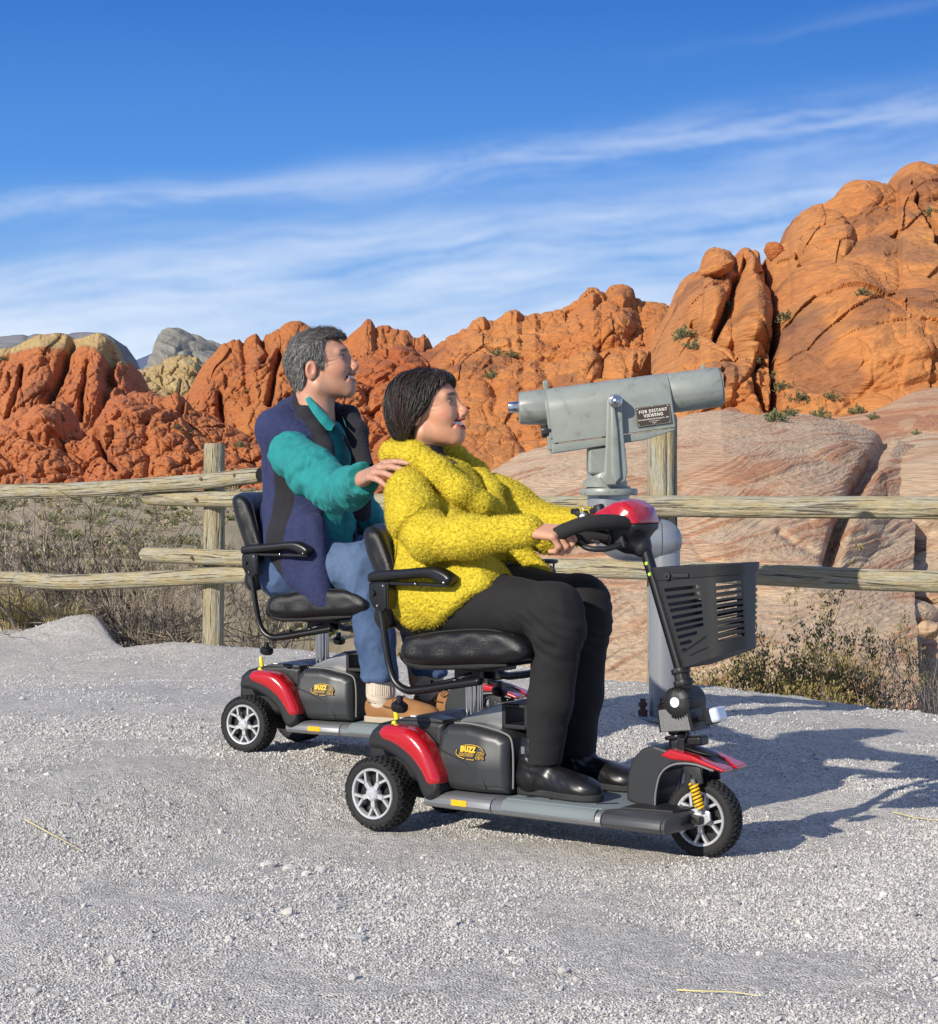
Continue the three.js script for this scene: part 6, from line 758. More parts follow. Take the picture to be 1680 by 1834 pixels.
  const nk = cone([0.13, 1.16, 0], [0.145, 1.262, 0], 0.09, 0.074), shirt = (x, y, z) => { let d = smin(smin(chest(x, y, z), nk(x, y, z), 0.03), sleeve(x, y, z), 0.04); d = smin(d, sleeve2(x, y, z), 0.04); d = smax(d, (x - cuff[0]) * dirC.x + (y - cuff[1]) * dirC.y + (z - cuff[2]) * dirC.z - 0.002, 0.004); if (Math.abs(d) > 0.04) return d; const f = Math.abs(noise(x * 9 + y * 5, y * 15 - x * 8, z * 8)), g = Math.abs(noise(x * 17 + 5, y * 24 + x * 10, z * 14)), c = (x - cuff[0]) * dirC.x + (y - cuff[1]) * dirC.y + (z - cuff[2]) * dirC.z; return d + 0.026 * f * f + 0.010 * g * g + 0.006 * Math.abs(noise(x * 30 + y * 8, y * 16 - x * 16, z * 22)) - 0.006 - 0.004 * smooth(-0.066, -0.060, c); };
  const teal = new THREE.MeshPhysicalMaterial({ vertexColors: true, roughness: 0.85, bumpMap: clothTex.weave, bumpScale: 0.0003, sheen: 0.2, sheenColor: new THREE.Color(0.1, 0.5, 0.5) });
  const sh = mesh('shirt', boxUV(nets(shirt, [-0.05, 0.65, -0.38], [0.92, 1.25, 0.72], 0.0055, (x, y, z) => { const n = noise(x * 40, y * 40, z * 40); return mix3([0.006, 0.185, 0.185], [0.012, 0.235, 0.225], clamp(0.5 + 0.7 * n)); })), teal, m);
  { // shirt collar round the neck, open at the throat
    const pt = (px, py, d) => V(...loc(px, py, d)), flatTube = (pts, r) => tube(pts, r, 14, 40, false, 0.32);
    mesh('shirt_collar', boxUV(paintAll(join([chain2([[548, 700, 6.53], [556, 711, 6.47], [570, 727, 6.445], [586, 744, 6.435], [600, 759, 6.44]], 0.019), chain2([[548, 700, 6.50], [566, 708, 6.66], [594, 728, 6.63], [612, 742, 6.56], [618, 756, 6.48]], 0.021)]), [0.009, 0.22, 0.215])), new THREE.MeshPhysicalMaterial({ vertexColors: true, roughness: 0.85, side: THREE.DoubleSide }), sh); function chain2(p, r, side = 1) { const q = []; for (let i = 0; i < p.length - 1; i++) for (let t = 0; t < 1; t += 0.2) q.push(p[i].map((v, k) => lerp(v, p[i + 1][k], t))); q.push(p[p.length - 1]); const far = p[1][2] > 6.6, n = q.length - 1, P = [], I = [];
      q.forEach(([a, b, d], i) => { const w = (far ? 0.7 : 1) * lerp(7, 17, Math.sin(Math.min(1, i / n * 1.15) * Math.PI / 2)), tip = 1 - 0.25 * smooth(0.9, 1, i / n); for (const [f, o] of [[0, 0], [0.08, -0.012], [0.55, -0.022], [1, -0.026], [0.98, -0.014], [0.5, -0.010]]) P.push(...loc(a + (far ? 0.25 : -0.55) * w * f * tip, b + w * f * tip, d + (far ? -0.5 : 1) * o)); });
      for (let i = 0; i < n; i++) for (let k = 0; k < 6; k++) { const A = i * 6 + k, B = i * 6 + (k + 1) % 6; I.push(A, B, A + 6, B, B + 6, A + 6); } for (const o of [0, n * 6]) I.push(o, o + 1, o + 5, o + 1, o + 2, o + 5, o + 2, o + 4, o + 5, o + 2, o + 3, o + 4); void r; void side;
      let g = new THREE.BufferGeometry(); g.setAttribute('position', new THREE.Float32BufferAttribute(P, 3)); g.setIndex(I); return toCreasedNormals(g, 0.9); } void pt; void flatTube;
    const cb = V(...cuff).addScaledVector(dirC, -0.028); mesh('button', [place(new THREE.SphereGeometry(0.0062, 12, 8), ...cb.clone().add(V(-0.012, -0.020, 0.0455)).toArray())], std(0.5, 0.42, 0.25, 0.35), sh);
    
  }
  // blue fleece vest with black side panel, collar and front binding
  const vt = blend(0.07, ell([0.150, 0.73, 0], [0.168, 0.18, 0.205]), ell([0.150, 0.88, 0], [0.166, 0.19, 0.200]), ell([0.150, 1.07, 0], [0.160, 0.16, 0.205])), shoulders = blend(0.05, cone([0.10, 1.205, -0.16], [0.10, 1.205, 0.16], 0.058), cone([0.115, 1.25, -0.06], [0.115, 1.25, 0.06], 0.066), cone([0.20, 1.15, 0.15], [0.12, 1.19, 0.17], 0.075, 0.07));
  const armHole = chain([[0.225, 1.075, 0.24, 0.084], [...mid(shoulder, elbow, 0.25, [0, 0, 0.05]), 0.105], [...mid(shoulder, elbow, 0.7, [0, 0, 0.10]), 0.10]], 0.05), cl = (pts) => pts.map(([px, py, d, r]) => [...loc(px, py, d), r]), collarV = chain(cl([[538, 712, 6.60, 0.032], [543, 722, 6.53, 0.034], [551, 746, 6.48, 0.034], [567, 773, 6.445, 0.031], [584, 803, 6.42, 0.028], [593, 845, 6.40, 0.024], [596, 900, 6.38, 0.020]]), 0.02), collarV2 = chain(cl([[541, 704, 6.60, 0.030], [565, 712, 6.68, 0.030], [600, 738, 6.66, 0.030], [625, 745, 6.60, 0.034], [640, 775, 6.56, 0.036], [650, 840, 6.5, 0.034], [650, 920, 6.5, 0.03]]), 0.02);
  const gap = (x, y, z) => { const zc = 0.03, h = lerp(0.095, 0.085, smooth(0.8, 1.15, y)); return Math.max(0.17 - x, Math.abs(z - zc) - h, y - 1.24); };
  const locZ = (px, py, z) => { const a = loc(px, py, 6), b = loc(px, py, 7), t = (z - a[2]) / (b[2] - a[2]); return a.map((v, q) => lerp(v, b[q], t)); }, flapV = blend(0.06, ...[[[566, 940], [584, 1083]], [[545, 950], [568, 1070]], [[525, 955], [546, 1050]], [[505, 960], [526, 1035]]].map(([a, b]) => cone(locZ(...a, 0.185), locZ(...b, 0.196), 0.034, 0.024)));
  const nb = loc(592, 745, 6.5), nt = loc(583, 690, 6.5), neckHole = cone(nb, nt, 0.062, 0.070);
  const vest = (x, y, z) => { let d = smin(vt(x, y, z), shoulders(x, y, z), 0.06); d = smax(d, -gap(x, y, z), 0.012); d = smax(d, -armHole(x, y, z), 0.012); d = smin(d, flapV(x, y, z), 0.06); d = smax(d, -neckHole(x, y, z), 0.008); d = smin(d, Math.min(collarV(x, y, z), collarV2(x, y, z)), 0.012); d = smax(d, (0.63 - 0.48 * (x - 0.16)) - y, 0.01); if (Math.abs(d) > 0.03) return d; return d + 0.009 * Math.abs(noise(x * 9, y * 5, z * 9)) + 0.005 * Math.abs(noise(x * 16 + 4, y * 9, z * 16)) - 0.006 + 0.0012 * noise(x * 90, y * 90, z * 90); };
  const vestCol = (x, y, z) => { const n = noise(x * 60, y * 60, z * 60), b = noise(x * 12, y * 12, z * 12); let c = mix3([0.016, 0.022, 0.070], [0.025, 0.033, 0.098], clamp(0.5 + 0.6 * n + 0.4 * b)); const blk = [0.014, 0.014, 0.018];
    const xl = lerp(0.075, 0.125, smooth(0.62, 0.98, y)), xr = lerp(0.175, 0.205, smooth(0.62, 0.9, y)); if (z > 0.04 && y < 1.08 && x > xl && x < xr) c = blk; if (Math.min(collarV(x, y, z), collarV2(x, y, z)) < 0.006 && y > 1.0) c = blk; if (armHole(x, y, z) < 0.010) c = blk; const gz = Math.abs(z - 0.03) - lerp(0.105, 0.075, smooth(0.8, 1.15, y)); if (x > 0.2 && gz < 0.010 && z > 0) c = blk; if (x > 0.16 && z < 0) c = mix3(c, blk, 0.65); return c; };
  const vm = mesh('vest', boxUV(nets(vest, [-0.06, 0.55, -0.26], [0.42, 1.42, 0.28], 0.0052, vestCol)), new THREE.MeshPhysicalMaterial({ vertexColors: true, roughness: 0.95, bumpMap: clothTex.fleece, bumpScale: 0.0012, sheen: 0.4, sheenRoughness: 0.7, sheenColor: new THREE.Color(0.15, 0.17, 0.4) }), m);
  const zp = (px, py, d) => V(...loc(px, py, d));
  mesh('zip_pull', tube([zp(572, 958, 6.375), zp(573, 968, 6.37), zp(573, 990, 6.365)], 0.0055, 8, 12), SM.grey, vm);
  // jeans, socks, boat shoes
  const jl = chain([[0.12, 0.675, 0.10, 0.115], [0.30, 0.69, 0.110, 0.090], [0.455, 0.695, 0.128, 0.082], [0.475, 0.655, 0.13, 0.078], [0.515, 0.44, 0.128, 0.065], [0.535, 0.295, 0.125, 0.062]], 0.03), jr = chain([[0.12, 0.675, -0.10, 0.115], [0.32, 0.69, -0.115, 0.098], [0.50, 0.695, -0.13, 0.084], [0.515, 0.65, -0.13, 0.078], [0.56, 0.44, -0.128, 0.065], [0.60, 0.30, -0.125, 0.061]], 0.03);
  const jeans = (x, y, z) => { let d = smin(smin(jl(x, y, z), jr(x, y, z), 0.01), ell([0.10, 0.67, 0], [0.13, 0.10, 0.18])(x, y, z), 0.05); d = smax(d, 0.285 - y, 0.005); if (Math.abs(d) > 0.03) return d; return d + 0.014 * Math.abs(noise(x * 12 + y * 4, y * 8 - x * 5, z * 12)) + 0.006 * Math.abs(noise(x * 24, y * 22, z * 20)) - 0.007 - 0.003 * Math.exp(-(((y - 0.298) / 0.008) ** 2)) + 0.004 * noise(x * 20, y * 26, z * 20) * smooth(0.42, 0.3, y); };
  const jm = mesh('jeans', boxUV(nets(jeans, [-0.08, 0.26, -0.25], [0.70, 0.82, 0.25], 0.0065, (x, y, z) => { const n = fbm(x * 14, y * 9, z * 14, 3), worn = smooth(0.2, 0.0, len3(x - 0.42, y - 0.74, 0) - 0.05) * 0.35; return mix3(mix3([0.075, 0.135, 0.27], [0.13, 0.21, 0.37], clamp(0.45 + 1.1 * n)), [0.24, 0.34, 0.50], worn); })), new THREE.MeshStandardMaterial({ vertexColors: true, map: clothTex.denim, roughness: 0.9 }), m);
  mesh('hem', [[0.535, 0.125], [0.60, -0.125]].map(([x, z]) => place(new THREE.TorusGeometry(0.0605, 0.0035, 6, 48), x, 0.312, z, Math.PI / 2)), std(0.17, 0.25, 0.40, 0.9), jm);
  for (const [ax, az, hx, ang] of [[0.535, 0.125, 0.475, 0.0], [0.60, -0.125, 0.535, 0.0]]) {
    const s = shoeField({ toe: 0.006 }), sock = chain([[hx + 0.066, 0.17, az, 0.022], [hx + 0.064, 0.21, az, 0.033], [hx + 0.062, 0.24, az, 0.045], [ax, 0.315, az, 0.056]], 0.03), so = (x, y, z) => smin(sock(x, y, z), cone([hx + 0.07, 0.185, az], [hx + 0.13, 0.172, az], 0.024, 0.02)(x, y, z), 0.03) + (y > 0.235 ? 0.0018 * Math.cos(Math.atan2(z - az, x - ax) * 44) : 0.0035 * noise(x * 20 + y * 40, y * 55, z * 14));
    mesh('sock', nets(so, [hx - 0.02, 0.12, az - 0.09], [hx + 0.2, 0.33, az + 0.09], 0.0045), std(0.56, 0.48, 0.38, 0.95), m);
    const up = (x, y, z) => { let d = s.upper(x, y, z); d = smax(d, -ell([0.066, 0.106, 0], [0.056, 0.040, 0.030])(x, y, z), 0.006); d = smin(d, Math.abs(ell([0.165, 0.058, 0], [0.042, 0.015, 0.028])(x - 0, y, z)) - 0.0015, 0.006); return d - 0.0015 * Math.exp(-(((y - 0.062 + 0.16 * Math.max(0, x - 0.1)) / 0.003) ** 2)); };
    const b = mesh('boat_shoe', pose(nets(up, [-0.02, 0.0, -0.07], [0.30, 0.11, 0.07], 0.004, (x, y, z) => mix3([0.24, 0.105, 0.032], [0.33, 0.155, 0.052], clamp(0.5 + 0.9 * noise(x * 30, y * 30, z * 30)))), [hx, 0.1355, az], [0, ang, 0], 1.14), new THREE.MeshStandardMaterial({ vertexColors: true, roughness: 0.72 }), m);
    mesh('shoe_sole', pose(nets(s.sole, [-0.02, -0.01, -0.07], [0.30, 0.04, 0.07], 0.0042), [hx, 0.1355, az], [0, ang, 0], 1.14), std(0.42, 0.35, 0.26, 0.8), b);
    mesh('lace', pose(join([...[1, -1].flatMap((q) => [tube([V(0.028, 0.066, q * 0.034), V(0.06, 0.063, q * 0.0375)], 0.0018, 6, 8), tube([V(0.085, 0.058, q * 0.0395), V(0.125, 0.052, q * 0.0400)], 0.0018, 6, 8)]), ...[0.125, 0.145].map((x) => tube([V(x, 0.07, -0.022), V(x + 0.004, 0.081 - (x - 0.125) * 0.4, 0), V(x, 0.07, 0.022)], 0.0022, 6, 10)), tube([V(0.135, 0.083, 0), V(0.128, 0.088, 0.02), V(0.118, 0.074, 0.036), V(0.13, 0.07, 0.034), V(0.138, 0.083, 0.006)], 0.0018, 6, 24), tube([V(0.135, 0.083, 0), V(0.13, 0.086, -0.022), V(0.122, 0.072, -0.036), V(0.138, 0.083, -0.006)], 0.0018, 6, 24)]), [hx, 0.1355, az], [0, ang, 0], 1.14), std(0.09, 0.055, 0.03, 0.8), b);
  }
}

// ---------- plants, boulders and small things ----------
const leafMat = (r, g, b) => new THREE.MeshPhysicalMaterial({ vertexColors: true, color: new THREE.Color().setRGB(r, g, b), roughness: 0.85, side: THREE.DoubleSide }), twigMat = new THREE.MeshStandardMaterial({ vertexColors: true, roughness: 0.9 });
function twigs(o) {                                                  // a bush of forking twigs: returns the wood and the tips where leaves grow
  const r = rng(o.seed), P = [], C = [], I = [], tips = [];
  const grow = (p, d, L, w, lev) => {
    const steps = 4, c = mix3(o.c1, o.c2, r()); let start = -1, q = p.clone(), dir = d.clone();
    for (let i = 0; i <= steps; i++) {
      const b = V(dir.y, -dir.x, 0.2).normalize(), e = dir.clone().cross(b), ww = w * (1 - 0.16 * i); if (start < 0) start = P.length / 3;
      for (let k = 0; k < 3; k++) { const a = k * TAU / 3; P.push(q.x + (b.x * Math.cos(a) + e.x * Math.sin(a)) * ww, q.y + (b.y * Math.cos(a) + e.y * Math.sin(a)) * ww, q.z + (b.z * Math.cos(a) + e.z * Math.sin(a)) * ww); C.push(...c); }
      if (i < steps) { q.addScaledVector(dir, L / steps); dir.add(V((r() - 0.5) * o.bend, (r() - 0.5) * o.bend + o.rise, (r() - 0.5) * o.bend)).normalize(); }
      if (lev > 0 && i > 0 && r() < o.fork) { const t = dir.clone().add(V((r() - 0.5) * o.open, (r() - 0.35) * o.open, (r() - 0.5) * o.open)).normalize(); grow(q.clone(), t, L * (0.55 + 0.25 * r()), w * 0.66, lev - 1); }
      if (lev <= 1 && i > 0) tips.push([q.clone(), dir.clone()]);
    }
    for (let i = 0; i < steps; i++) for (let k = 0; k < 3; k++) { const A = start + i * 3 + k, B = start + i * 3 + (k + 1) % 3; I.push(A, B, A + 3, B, B + 3, A + 3); }
  };
  for (let n = 0; n < o.stems; n++) { const a = r() * TAU, t = (o.tilt0 ?? 0) + r() * o.tilt, d = V(Math.cos(a) * Math.sin(t), Math.cos(t), Math.sin(a) * Math.sin(t)); grow(V((r() - 0.5) * o.foot, 0, (r() - 0.5) * o.foot * 0.7), d, o.h * (0.5 + 0.5 * r()), o.w * (0.6 + 0.6 * r()), o.lev); }
  const g = new THREE.BufferGeometry(); g.setAttribute('position', new THREE.Float32BufferAttribute(P, 3)); g.setAttribute('color', new THREE.Float32BufferAttribute(C, 3)); g.setIndex(I); g.computeVertexNormals();
  return [g, tips];
}
function leaves(tips, n, size, c1, c2, seed, spread = 0.02, wide = 0.4) {
  const r = rng(seed), P = [], C = [], N = [];
  for (let i = 0; i < n; i++) { const [p, d] = tips[Math.floor(r() * tips.length)], a = V(r() - 0.5, r() - 0.2, r() - 0.5).addScaledVector(d, 0.6).normalize(), b = a.clone().cross(V(r() - 0.5, r() - 0.5, r() - 0.5)).normalize(), L = size * (0.6 + 0.8 * r()), w = L * wide, o = p.clone().add(V((r() - 0.5) * spread, (r() - 0.5) * spread, (r() - 0.5) * spread)), c = mix3(c1, c2, r()), m = o.clone().addScaledVector(a, L * 0.5), t = o.clone().addScaledVector(a, L), nn = a.clone().cross(b);
    const q = [o, m.clone().addScaledVector(b, w), t, o, t, m.clone().addScaledVector(b, -w)]; for (const v of q) { P.push(v.x, v.y, v.z); C.push(...c); N.push(nn.x, nn.y, nn.z); } }
  void N; const g = new THREE.BufferGeometry(); g.setAttribute('position', new THREE.Float32BufferAttribute(P, 3)); g.setAttribute('color', new THREE.Float32BufferAttribute(C, 3)); g.computeVertexNormals(); return g;
}
function blades(o) {                                                 // a tuft of grass
  const r = rng(o.seed), P = [], C = [], I = [];
  for (let n = 0; n < o.n; n++) { const a = r() * TAU, rad = o.r * Math.sqrt(r()), t = o.lean * (0.3 + r()), h = o.h * (0.45 + 0.6 * r()), c = mix3(o.c1, o.c2, r()), x0 = Math.cos(a) * rad, z0 = Math.sin(a) * rad, dx = Math.cos(a + (r() - 0.5)) * t, dz = Math.sin(a + (r() - 0.5)) * t, w = o.w * (0.6 + 0.6 * r()), s = P.length / 3, px = -dz, pz = dx, L = Math.hypot(px, pz) || 1;
    for (let i = 0; i <= 4; i++) { const k = i / 4, b = k * k, W = w * (1 - 0.85 * k); P.push(x0 + dx * h * b + px / L * W, h * (k - 0.25 * b * t), z0 + dz * h * b + pz / L * W, x0 + dx * h * b - px / L * W, h * (k - 0.25 * b * t), z0 + dz * h * b - pz / L * W); C.push(...c, ...c); }
    for (let i = 0; i < 4; i++) { const A = s + i * 2; I.push(A, A + 1, A + 2, A + 1, A + 3, A + 2); } }
  const g = new THREE.BufferGeometry(); g.setAttribute('position', new THREE.Float32BufferAttribute(P, 3)); g.setAttribute('color', new THREE.Float32BufferAttribute(C, 3)); g.setIndex(I); g.computeVertexNormals(); return g;
}
const bladeMat = new THREE.MeshPhysicalMaterial({ transmission: 0,  vertexColors: true, roughness: 0.8, side: THREE.DoubleSide });
function plantAt(o, px, Zd, dy = 0) { const X = (px - 840) / F * Zd; o.position.set(X, gnd(X, Zd) + dy, -Zd); return o; }
const tan1 = [0.34, 0.27, 0.19], tan2 = [0.20, 0.15, 0.11], dead1 = [0.24, 0.19, 0.15], dead2 = [0.085, 0.065, 0.055];
{ // bare and dry shrubs behind the left of the fence
  const bare = (label, px, Zd, o, dy) => { const b = plantAt(base('bare_shrub', label, 'shrub'), px, Zd, dy); mesh('twigs', twigs(o)[0], twigMat, b); return b; };
  bare('big tangled leafless shrub of dark twigs behind the left rails', 175, 13.6, { seed: 3, stems: 95, h: 0.72, w: 0.011, lev: 3, bend: 0.45, rise: 0.03, fork: 0.52, open: 1.5, tilt: 1.25, foot: 0.7, c1: dead1, c2: dead2 });
  bare('tall grey leafless shrub at the left edge of the view', 20, 14.2, { seed: 4, stems: 34, h: 0.70, w: 0.011, lev: 3, bend: 0.4, rise: 0.06, fork: 0.5, open: 1.3, tilt: 0.95, foot: 0.6, c1: [0.32, 0.26, 0.21], c2: dead2 });
  bare('pale thin bare branches standing high against the red foothill', 82, 13.9, { seed: 5, stems: 9, h: 0.62, w: 0.010, lev: 3, bend: 0.36, rise: 0.08, fork: 0.42, open: 0.9, tilt: 0.3, foot: 0.2, c1: [0.50, 0.43, 0.36], c2: [0.34, 0.28, 0.22] });
  bare('low mat of broken grey branches under the lowest left rail', 150, 13.0, { seed: 6, stems: 60, h: 0.85, w: 0.010, lev: 2, bend: 0.5, rise: -0.05, fork: 0.5, open: 1.4, tilt: 0.7, tilt0: 0.9, foot: 1.2, c1: [0.40, 0.34, 0.28], c2: dead2 }, 0.25);
  bare('straw coloured dry brush left of the fence post', 290, 12.5, { seed: 7, stems: 130, h: 0.55, w: 0.004, lev: 2, bend: 0.3, rise: 0.02, fork: 0.5, open: 0.9, tilt: 0.85, foot: 0.5, c1: [0.55, 0.46, 0.32], c2: tan2 }, 0.15);
  bare('straw coloured dry brush right of the fence post', 450, 12.3, { seed: 8, stems: 110, h: 0.5, w: 0.004, lev: 2, bend: 0.3, rise: 0.02, fork: 0.5, open: 0.9, tilt: 0.9, foot: 0.5, c1: [0.52, 0.43, 0.29], c2: tan2 }, 0.2);
  const tuft = (label, px, Zd, h, n, r, s, dy = 0) => { const g = plantAt(base('grass_tuft', label, 'grass tuft'), px, Zd, dy); mesh('blades', blades({ seed: s, n, r, h, lean: 0.8, w: 0.0022, c1: [0.52, 0.42, 0.20], c2: [0.30, 0.25, 0.11] }), bladeMat, g); };
  tuft('golden grass tuft under the lowest rail at the left edge', 18, 13.1, 0.42, 800, 0.22, 11); tuft('small golden grass tuft between the mound and the tangled shrub', 118, 12.75, 0.24, 420, 0.13, 12); tuft('thin dry grass tuft behind the back wheel of the far scooter', 520, 11.9, 0.34, 420, 0.3, 13, 0.05);
}
{ // olive shrub and dry shrub behind the gravel edge at right
  const b = plantAt(base('olive_shrub', 'wide olive green leafy shrub behind the gravel edge under the right rails', 'shrub'), 1440, 9.95, -0.06), [g, tips] = twigs({ seed: 21, stems: 130, h: 0.40, w: 0.005, lev: 3, bend: 0.4, rise: 0.05, fork: 0.52, open: 1.1, tilt: 1.15, foot: 0.62, c1: [0.22, 0.16, 0.11], c2: [0.12, 0.08, 0.06] });
  g.scale(1.25, 1, 0.8); tips.forEach(([p]) => { p.x *= 1.25; p.z *= 0.8; }); mesh('twigs', g, twigMat, b); mesh('leaves', leaves(tips, 27000, 0.017, [0.16, 0.135, 0.045], [0.31, 0.25, 0.09], 22, 0.05, 0.26), bladeMat, b);
  const t = plantAt(base('olive_shrub', 'spindly upright olive sprig standing above the wide shrub', 'shrub'), 1452, 10.3, 0.1), [g2, tips2] = twigs({ seed: 23, stems: 16, h: 0.62, w: 0.004, lev: 2, bend: 0.3, rise: 0.06, fork: 0.5, open: 0.8, tilt: 0.4, foot: 0.16, c1: [0.22, 0.17, 0.11], c2: [0.13, 0.1, 0.07] }); mesh('twigs', g2, twigMat, t); mesh('leaves', leaves(tips2, 3500, 0.016, [0.15, 0.14, 0.045], [0.26, 0.21, 0.09], 24, 0.03, 0.26), bladeMat, t);
  const d = plantAt(base('dry_shrub', 'pale grey dry shrub at the right edge beside the gravel', 'shrub'), 1690, 9.3, -0.02); mesh('twigs', twigs({ seed: 25, stems: 120, h: 0.5, w: 0.0035, lev: 2, bend: 0.3, rise: 0.05, fork: 0.5, open: 0.8, tilt: 0.9, foot: 0.35, c1: [0.56, 0.49, 0.40], c2: [0.28, 0.22, 0.17] })[0], twigMat, d);
  for (const [px, Zd, h, label, s] of [[1108, 13.5, 0.42, 'small green shrub left of the viewer pole below the rock', 31], [1150, 14.6, 0.30, 'tiny grey green shrub beside the viewer pole', 32], [1125, 17.5, 0.4, 'small bush further back between her knee and the pole', 33]]) { const q = plantAt(base('small_shrub', label, 'shrub'), px, Zd, 0.02), [a, tp] = twigs({ seed: s, stems: 26, h, w: 0.005, lev: 2, bend: 0.4, rise: 0.04, fork: 0.5, open: 1, tilt: 1.1, foot: 0.25, c1: [0.26, 0.2, 0.14], c2: dead2 }); mesh('twigs', a, twigMat, q); mesh('leaves', leaves(tp, 1600, 0.022, [0.13, 0.14, 0.05], [0.26, 0.24, 0.11], s + 9, 0.05, 0.3), bladeMat, q); }
}
{ // scrub over the desert floor
  const r = rng(61), mk = (seed, c1, c2) => { const [a, tp] = twigs({ seed, stems: 9, h: 0.8, w: 0.02, lev: 1, bend: 0.4, rise: 0, fork: 0.5, open: 1.2, tilt: 1.3, foot: 0.6, c1: tan2, c2: dead2 }); return join([a, leaves(tp, 90, 0.26, c1, c2, seed + 1, 0.3, 0.4)]); };
  const kinds = [mk(62, [0.15, 0.15, 0.07], [0.24, 0.22, 0.11]), mk(64, [0.30, 0.25, 0.15], [0.40, 0.34, 0.20]), mk(66, [0.10, 0.12, 0.045], [0.17, 0.18, 0.07])], M = new THREE.Matrix4(), q = new THREE.Quaternion();
  const lists = [[], [], []];
  for (let n = 0; n < 5200; n++) { const Zd = 16 + 165 * Math.pow(r(), 1.5), X = (r() * 2 - 1) * (0.3 * Zd + 3); if (Zd - edgeAt(X) < 4 || (X > 0.0 * Zd && Zd > 17)) continue; const k = r(); if (noise(X * 0.08, Zd * 0.05, 3) + 0.5 * (r() - 0.5) < -0.25) continue; lists[k < 0.42 ? 0 : k < 0.78 ? 1 : 2].push([X, Zd, 0.22 + 0.38 * r() * r() + 0.0012 * Zd]); }
  lists.forEach((L, k) => { const i = new THREE.InstancedMesh(kinds[k], bladeMat, L.length); i.name = numbered('scrub'); i.castShadow = i.receiveShadow = true; scene.add(i); tag(i, ['grey green scrub dotted over the desert floor', 'straw coloured dry scrub dotted over the desert floor', 'dark green scrub dotted over the desert floor'][k], 'scrub', null, 'stuff'); L.forEach(([X, Zd, s], j) => i.setMatrixAt(j, M.compose(V(X, gnd(X, Zd) - 0.02, -Zd), q.setFromAxisAngle(UPV, r() * 6.3), V(s, s * 0.75, s)))); });
}
scene.updateMatrixWorld(true);
const rocks = scene.children.filter((o) => o.isMesh && /hill|slickrock/.test(o.name)), ray = new THREE.Raycaster();
const hitAt = (px, py) => { ray.set(camera.position, at(px, py, 1).sub(camera.position).normalize()); const h = ray.intersectObjects(rocks, false)[0]; return h ? h.point : at(px, py, 100); };
{ // shrubs rooted in the rock
  const mk = () => { const g = tag(new THREE.Group()), [a, tp] = twigs({ seed: 71, stems: 14, h: 0.9, w: 0.03, lev: 1, bend: 0.4, rise: 0, fork: 0.5, open: 1.2, tilt: 1.3, foot: 0.9, c1: tan2, c2: dead2 }); mesh('twigs', a, twigMat, g); mesh('leaves', leaves(tp, 420, 0.20, [0.075, 0.095, 0.035], [0.16, 0.17, 0.07], 72, 0.35, 0.4), bladeMat, g); return g; };
  const proto = mk(); let first = true;
  for (const [px, py, s, where] of [[1410, 572, 1, "on the bare ledge just right of the deep cleft"], [1372, 498, 0.6, "at the top of the deep cleft in the amber cliff"], [1298, 550, 0.8, "between the two leaning spurs of the amber cliff"], [1225, 605, 1.3, "on the ledge left of the rounded spur"], [1246, 625, 1.1, "below the rounded spur on broken ledge"], [1384, 690, 1.4, "tallest in the foot of the deep cleft"], [1402, 696, 0.9, "grey topped beside the foot of the deep cleft"], [1352, 650, 0.8, "in the rubble left of the deep cleft"], [1430, 718, 1.1, "below the dark varnish patch of the amber cliff"], [1388, 755, 1.2, "at the cliff foot nearest the viewer barrel"], [1412, 745, 0.9, "second along the pale shelf from the viewer barrel"], [1472, 747, 0.9, "in the middle of the pale shelf under the cliff"], [1536, 741, 1, "on the pale shelf below the streaked cliff foot"], [1566, 751, 0.7, "at the right end of the row on the pale shelf"], [1490, 715, 0.9, "against the cliff foot above the pale shelf"], [1642, 778, 0.5, "alone on the pale dome at the right edge"], [1546, 527, 0.8, "alone on the broad face of the amber cliff"], [1664, 385, 0.9, "in the gully near the top right skyline"], [894, 636, 1, "upper left one on the long orange slope above the woman"], [916, 640, 1, "upper right one on the long orange slope above the woman"], [882, 677, 1.1, "lower one on the orange slope just above her forehead level"], [1162, 655, 0.8, "under the dark overhang above the viewer"], [442, 705, 1.1, "high in the fissure left of the man's head"], [430, 800, 1, "low on the ridge between the fence post and the man"], [6, 645, 1, "on the capped hill at the left edge"], [318, 768, 0.8, "among the rubble above the top left rail"]]) {
    const o = first ? proto : proto.clone(), p = hitAt(px, py), sc = s * 0.42 * Math.min(1.15, -p.z * 0.009 + 0.1); first = false; o.name = numbered('rock_shrub'); scene.add(o); o.position.copy(p); o.position.y -= 0.15 * sc; o.scale.setScalar(sc); o.rotation.y = px; tag(o, 'small dark green shrub ' + where, 'shrub', 'green shrubs dotted over the rock slopes');
  }
}
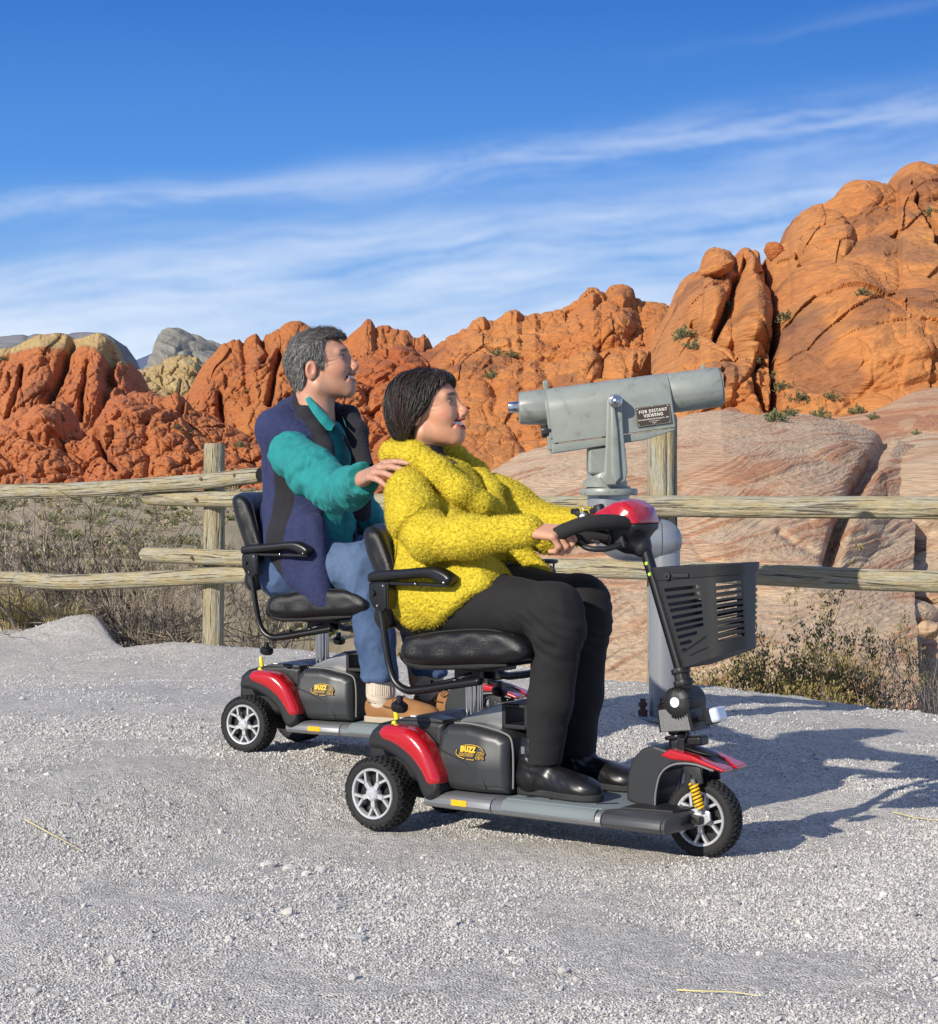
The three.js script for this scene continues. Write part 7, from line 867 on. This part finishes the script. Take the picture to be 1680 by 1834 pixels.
{ // boulders that stand by themselves
  const boulder = (label, px, py, Zd, w, h, c1, c2, seed, turn = 0) => { const f = (x, y, z) => { const W = worley(x * 1.3 + seed, y * 1.3, z * 1.3); return len3(x, y * (1 + 0.15 * y), z) - 0.86 - 0.16 * noise(x * 1.6, y * 1.6, z * 1.6 + seed) + 0.10 * W[0] - 0.03 * noise(x * 5, y * 9, z * 5); }; const g = nets(f, [-1.25, -1.25, -1.25], [1.25, 1.25, 1.25], 0.06, (x, y, z) => mix3(c1, c2, clamp(0.5 + fbm(x * 2, y * 3, z * 2 + seed, 4)))); g.scale(w, h, w * 0.8); g.rotateZ(turn); const o = mesh('boulder', boxUV(g), rockMat); tag(o, label, 'boulder'); o.position.copy(at(px, py, Zd)); return o; };
  boulder('square orange boulder balanced on the skyline left of the amber cliff', 1385, 447, 114, 0.70, 0.62, ROCK.orange, [0.40, 0.12, 0.035], 3);
  boulder('flat orange slab boulder leaning on the skyline spur', 1284, 481, 110, 1.15, 0.5, ROCK.orange, ROCK.amber, 5, 0.35);
  boulder('pale tan boulder at the right edge below the rails', 1664, 1126, 15, 0.115, 0.085, ROCK.pale, ROCK.pink, 7); boulder('dark capped slab of rock right of the viewer barrel', 1300, 741, 46, 0.40, 0.16, [0.36, 0.16, 0.10], ROCK.salmon, 9, 0.25); boulder('pale rounded rock beside the dark capped slab', 1338, 757, 45, 0.40, 0.24, ROCK.pale, ROCK.pink, 11);
  const stone = (label, px, py, w, h, seed, k = 0.5) => { const Zd = EYE * F / (py - HORIZON), g = nets((x, y, z) => len3(x, y, z) - 0.85 - 0.3 * noise(x * 1.5 + seed, y * 1.5, z * 1.5) - 0.12 * noise(x * 4, y * 4, z * 4 + seed), [-1.3, -1.3, -1.3], [1.3, 1.3, 1.3], 0.11); g.scale(w, h, w * 0.7); const o = mesh('stone', g, std(k, k * 0.98, k * 0.93, 0.95)); tag(o, label, 'stone'); const X = (px - 840) / F * Zd; o.position.set(X, gnd(X, Zd) + h * 0.25, -Zd); };
  stone('pale stone half buried in the gravel left of the front scooter', 480, 1545, 0.024, 0.014, 1, 0.46); stone('flat pale stone beside the half buried one', 520, 1552, 0.028, 0.012, 2, 0.46); stone('pale stone nearest the scooter wheel in the row of three', 575, 1557, 0.018, 0.014, 3, 0.44); stone('grey stone in the gravel at the lower left corner', 60, 1775, 0.017, 0.010, 4, 0.4); stone('wedge shaped grey stone at the bottom of the view', 1008, 1745, 0.013, 0.012, 5, 0.42); stone('low grey stone in the gravel below the scooter', 640, 1688, 0.026, 0.008, 6, 0.45); stone('white stone lying right of the front wheel', 1360, 1708, 0.009, 0.008, 7, 0.6); stone('pale stone at the left side of the gravel', 85, 1455, 0.012, 0.008, 8, 0.55); stone('rounded white stone on the gravel at the right edge', 1672, 1441, 0.016, 0.011, 9, 0.6);
  const straw = (label, pts) => { const q = pts.map(([px, py]) => { const Zd = EYE * F / (py - HORIZON), X = (px - 840) / F * Zd; return V(X, gnd(X, Zd) + 0.006, -Zd); }); tag(mesh('straw', tube(q, (t) => 0.0022 * (1 - 0.5 * t), 6, 24), std(0.58, 0.49, 0.25, 0.7)), label, 'straw'); };
  straw('dry straw stalk lying on the gravel at the bottom of the view', [[1212, 1782], [1255, 1787], [1310, 1788], [1362, 1794]]); straw('dry straw stalk on the gravel at the right edge', [[1600, 1461], [1640, 1470], [1690, 1478]]); straw('long dry straw stalk on the gravel at left', [[45, 1508], [90, 1517], [150, 1533]]);
}
// keys hanging from the dash of the front scooter
{
  const k = tag(base('key_ring'), 'bunch of keys on a wire ring hanging at the handlebar', 'keys'); k.position.copy(scooter1.position); k.rotation.copy(scooter1.rotation);
  mesh('ring', place(new THREE.TorusGeometry(0.0125, 0.0011, 6, 32), 0.632, 0.922, 0.062, 0, 0.4, 0), SM.chrome, k);
  for (const [x, y, z, a, m] of [[0.614, 0.912, 0.066, 0.5, SM.black], [0.622, 0.90, 0.068, -0.3, SM.chrome], [0.638, 0.905, 0.066, 0.2, SM.black], [0.606, 0.918, 0.062, 1.1, SM.black], [0.628, 0.894, 0.07, 0.1, SM.white], [0.645, 0.913, 0.06, -0.5, SM.black]]) mesh('key', [place(new RoundedBoxGeometry(0.012, 0.030, 0.005, 2, 0.002), x, y, z, 0, 0.3, a), place(new THREE.CylinderGeometry(0.0085, 0.0085, 0.004, 16).rotateX(Math.PI / 2), x + Math.sin(a) * -0.016, y + Math.cos(a) * 0.016, z)], m, k);
}

renderer.render(scene, camera);
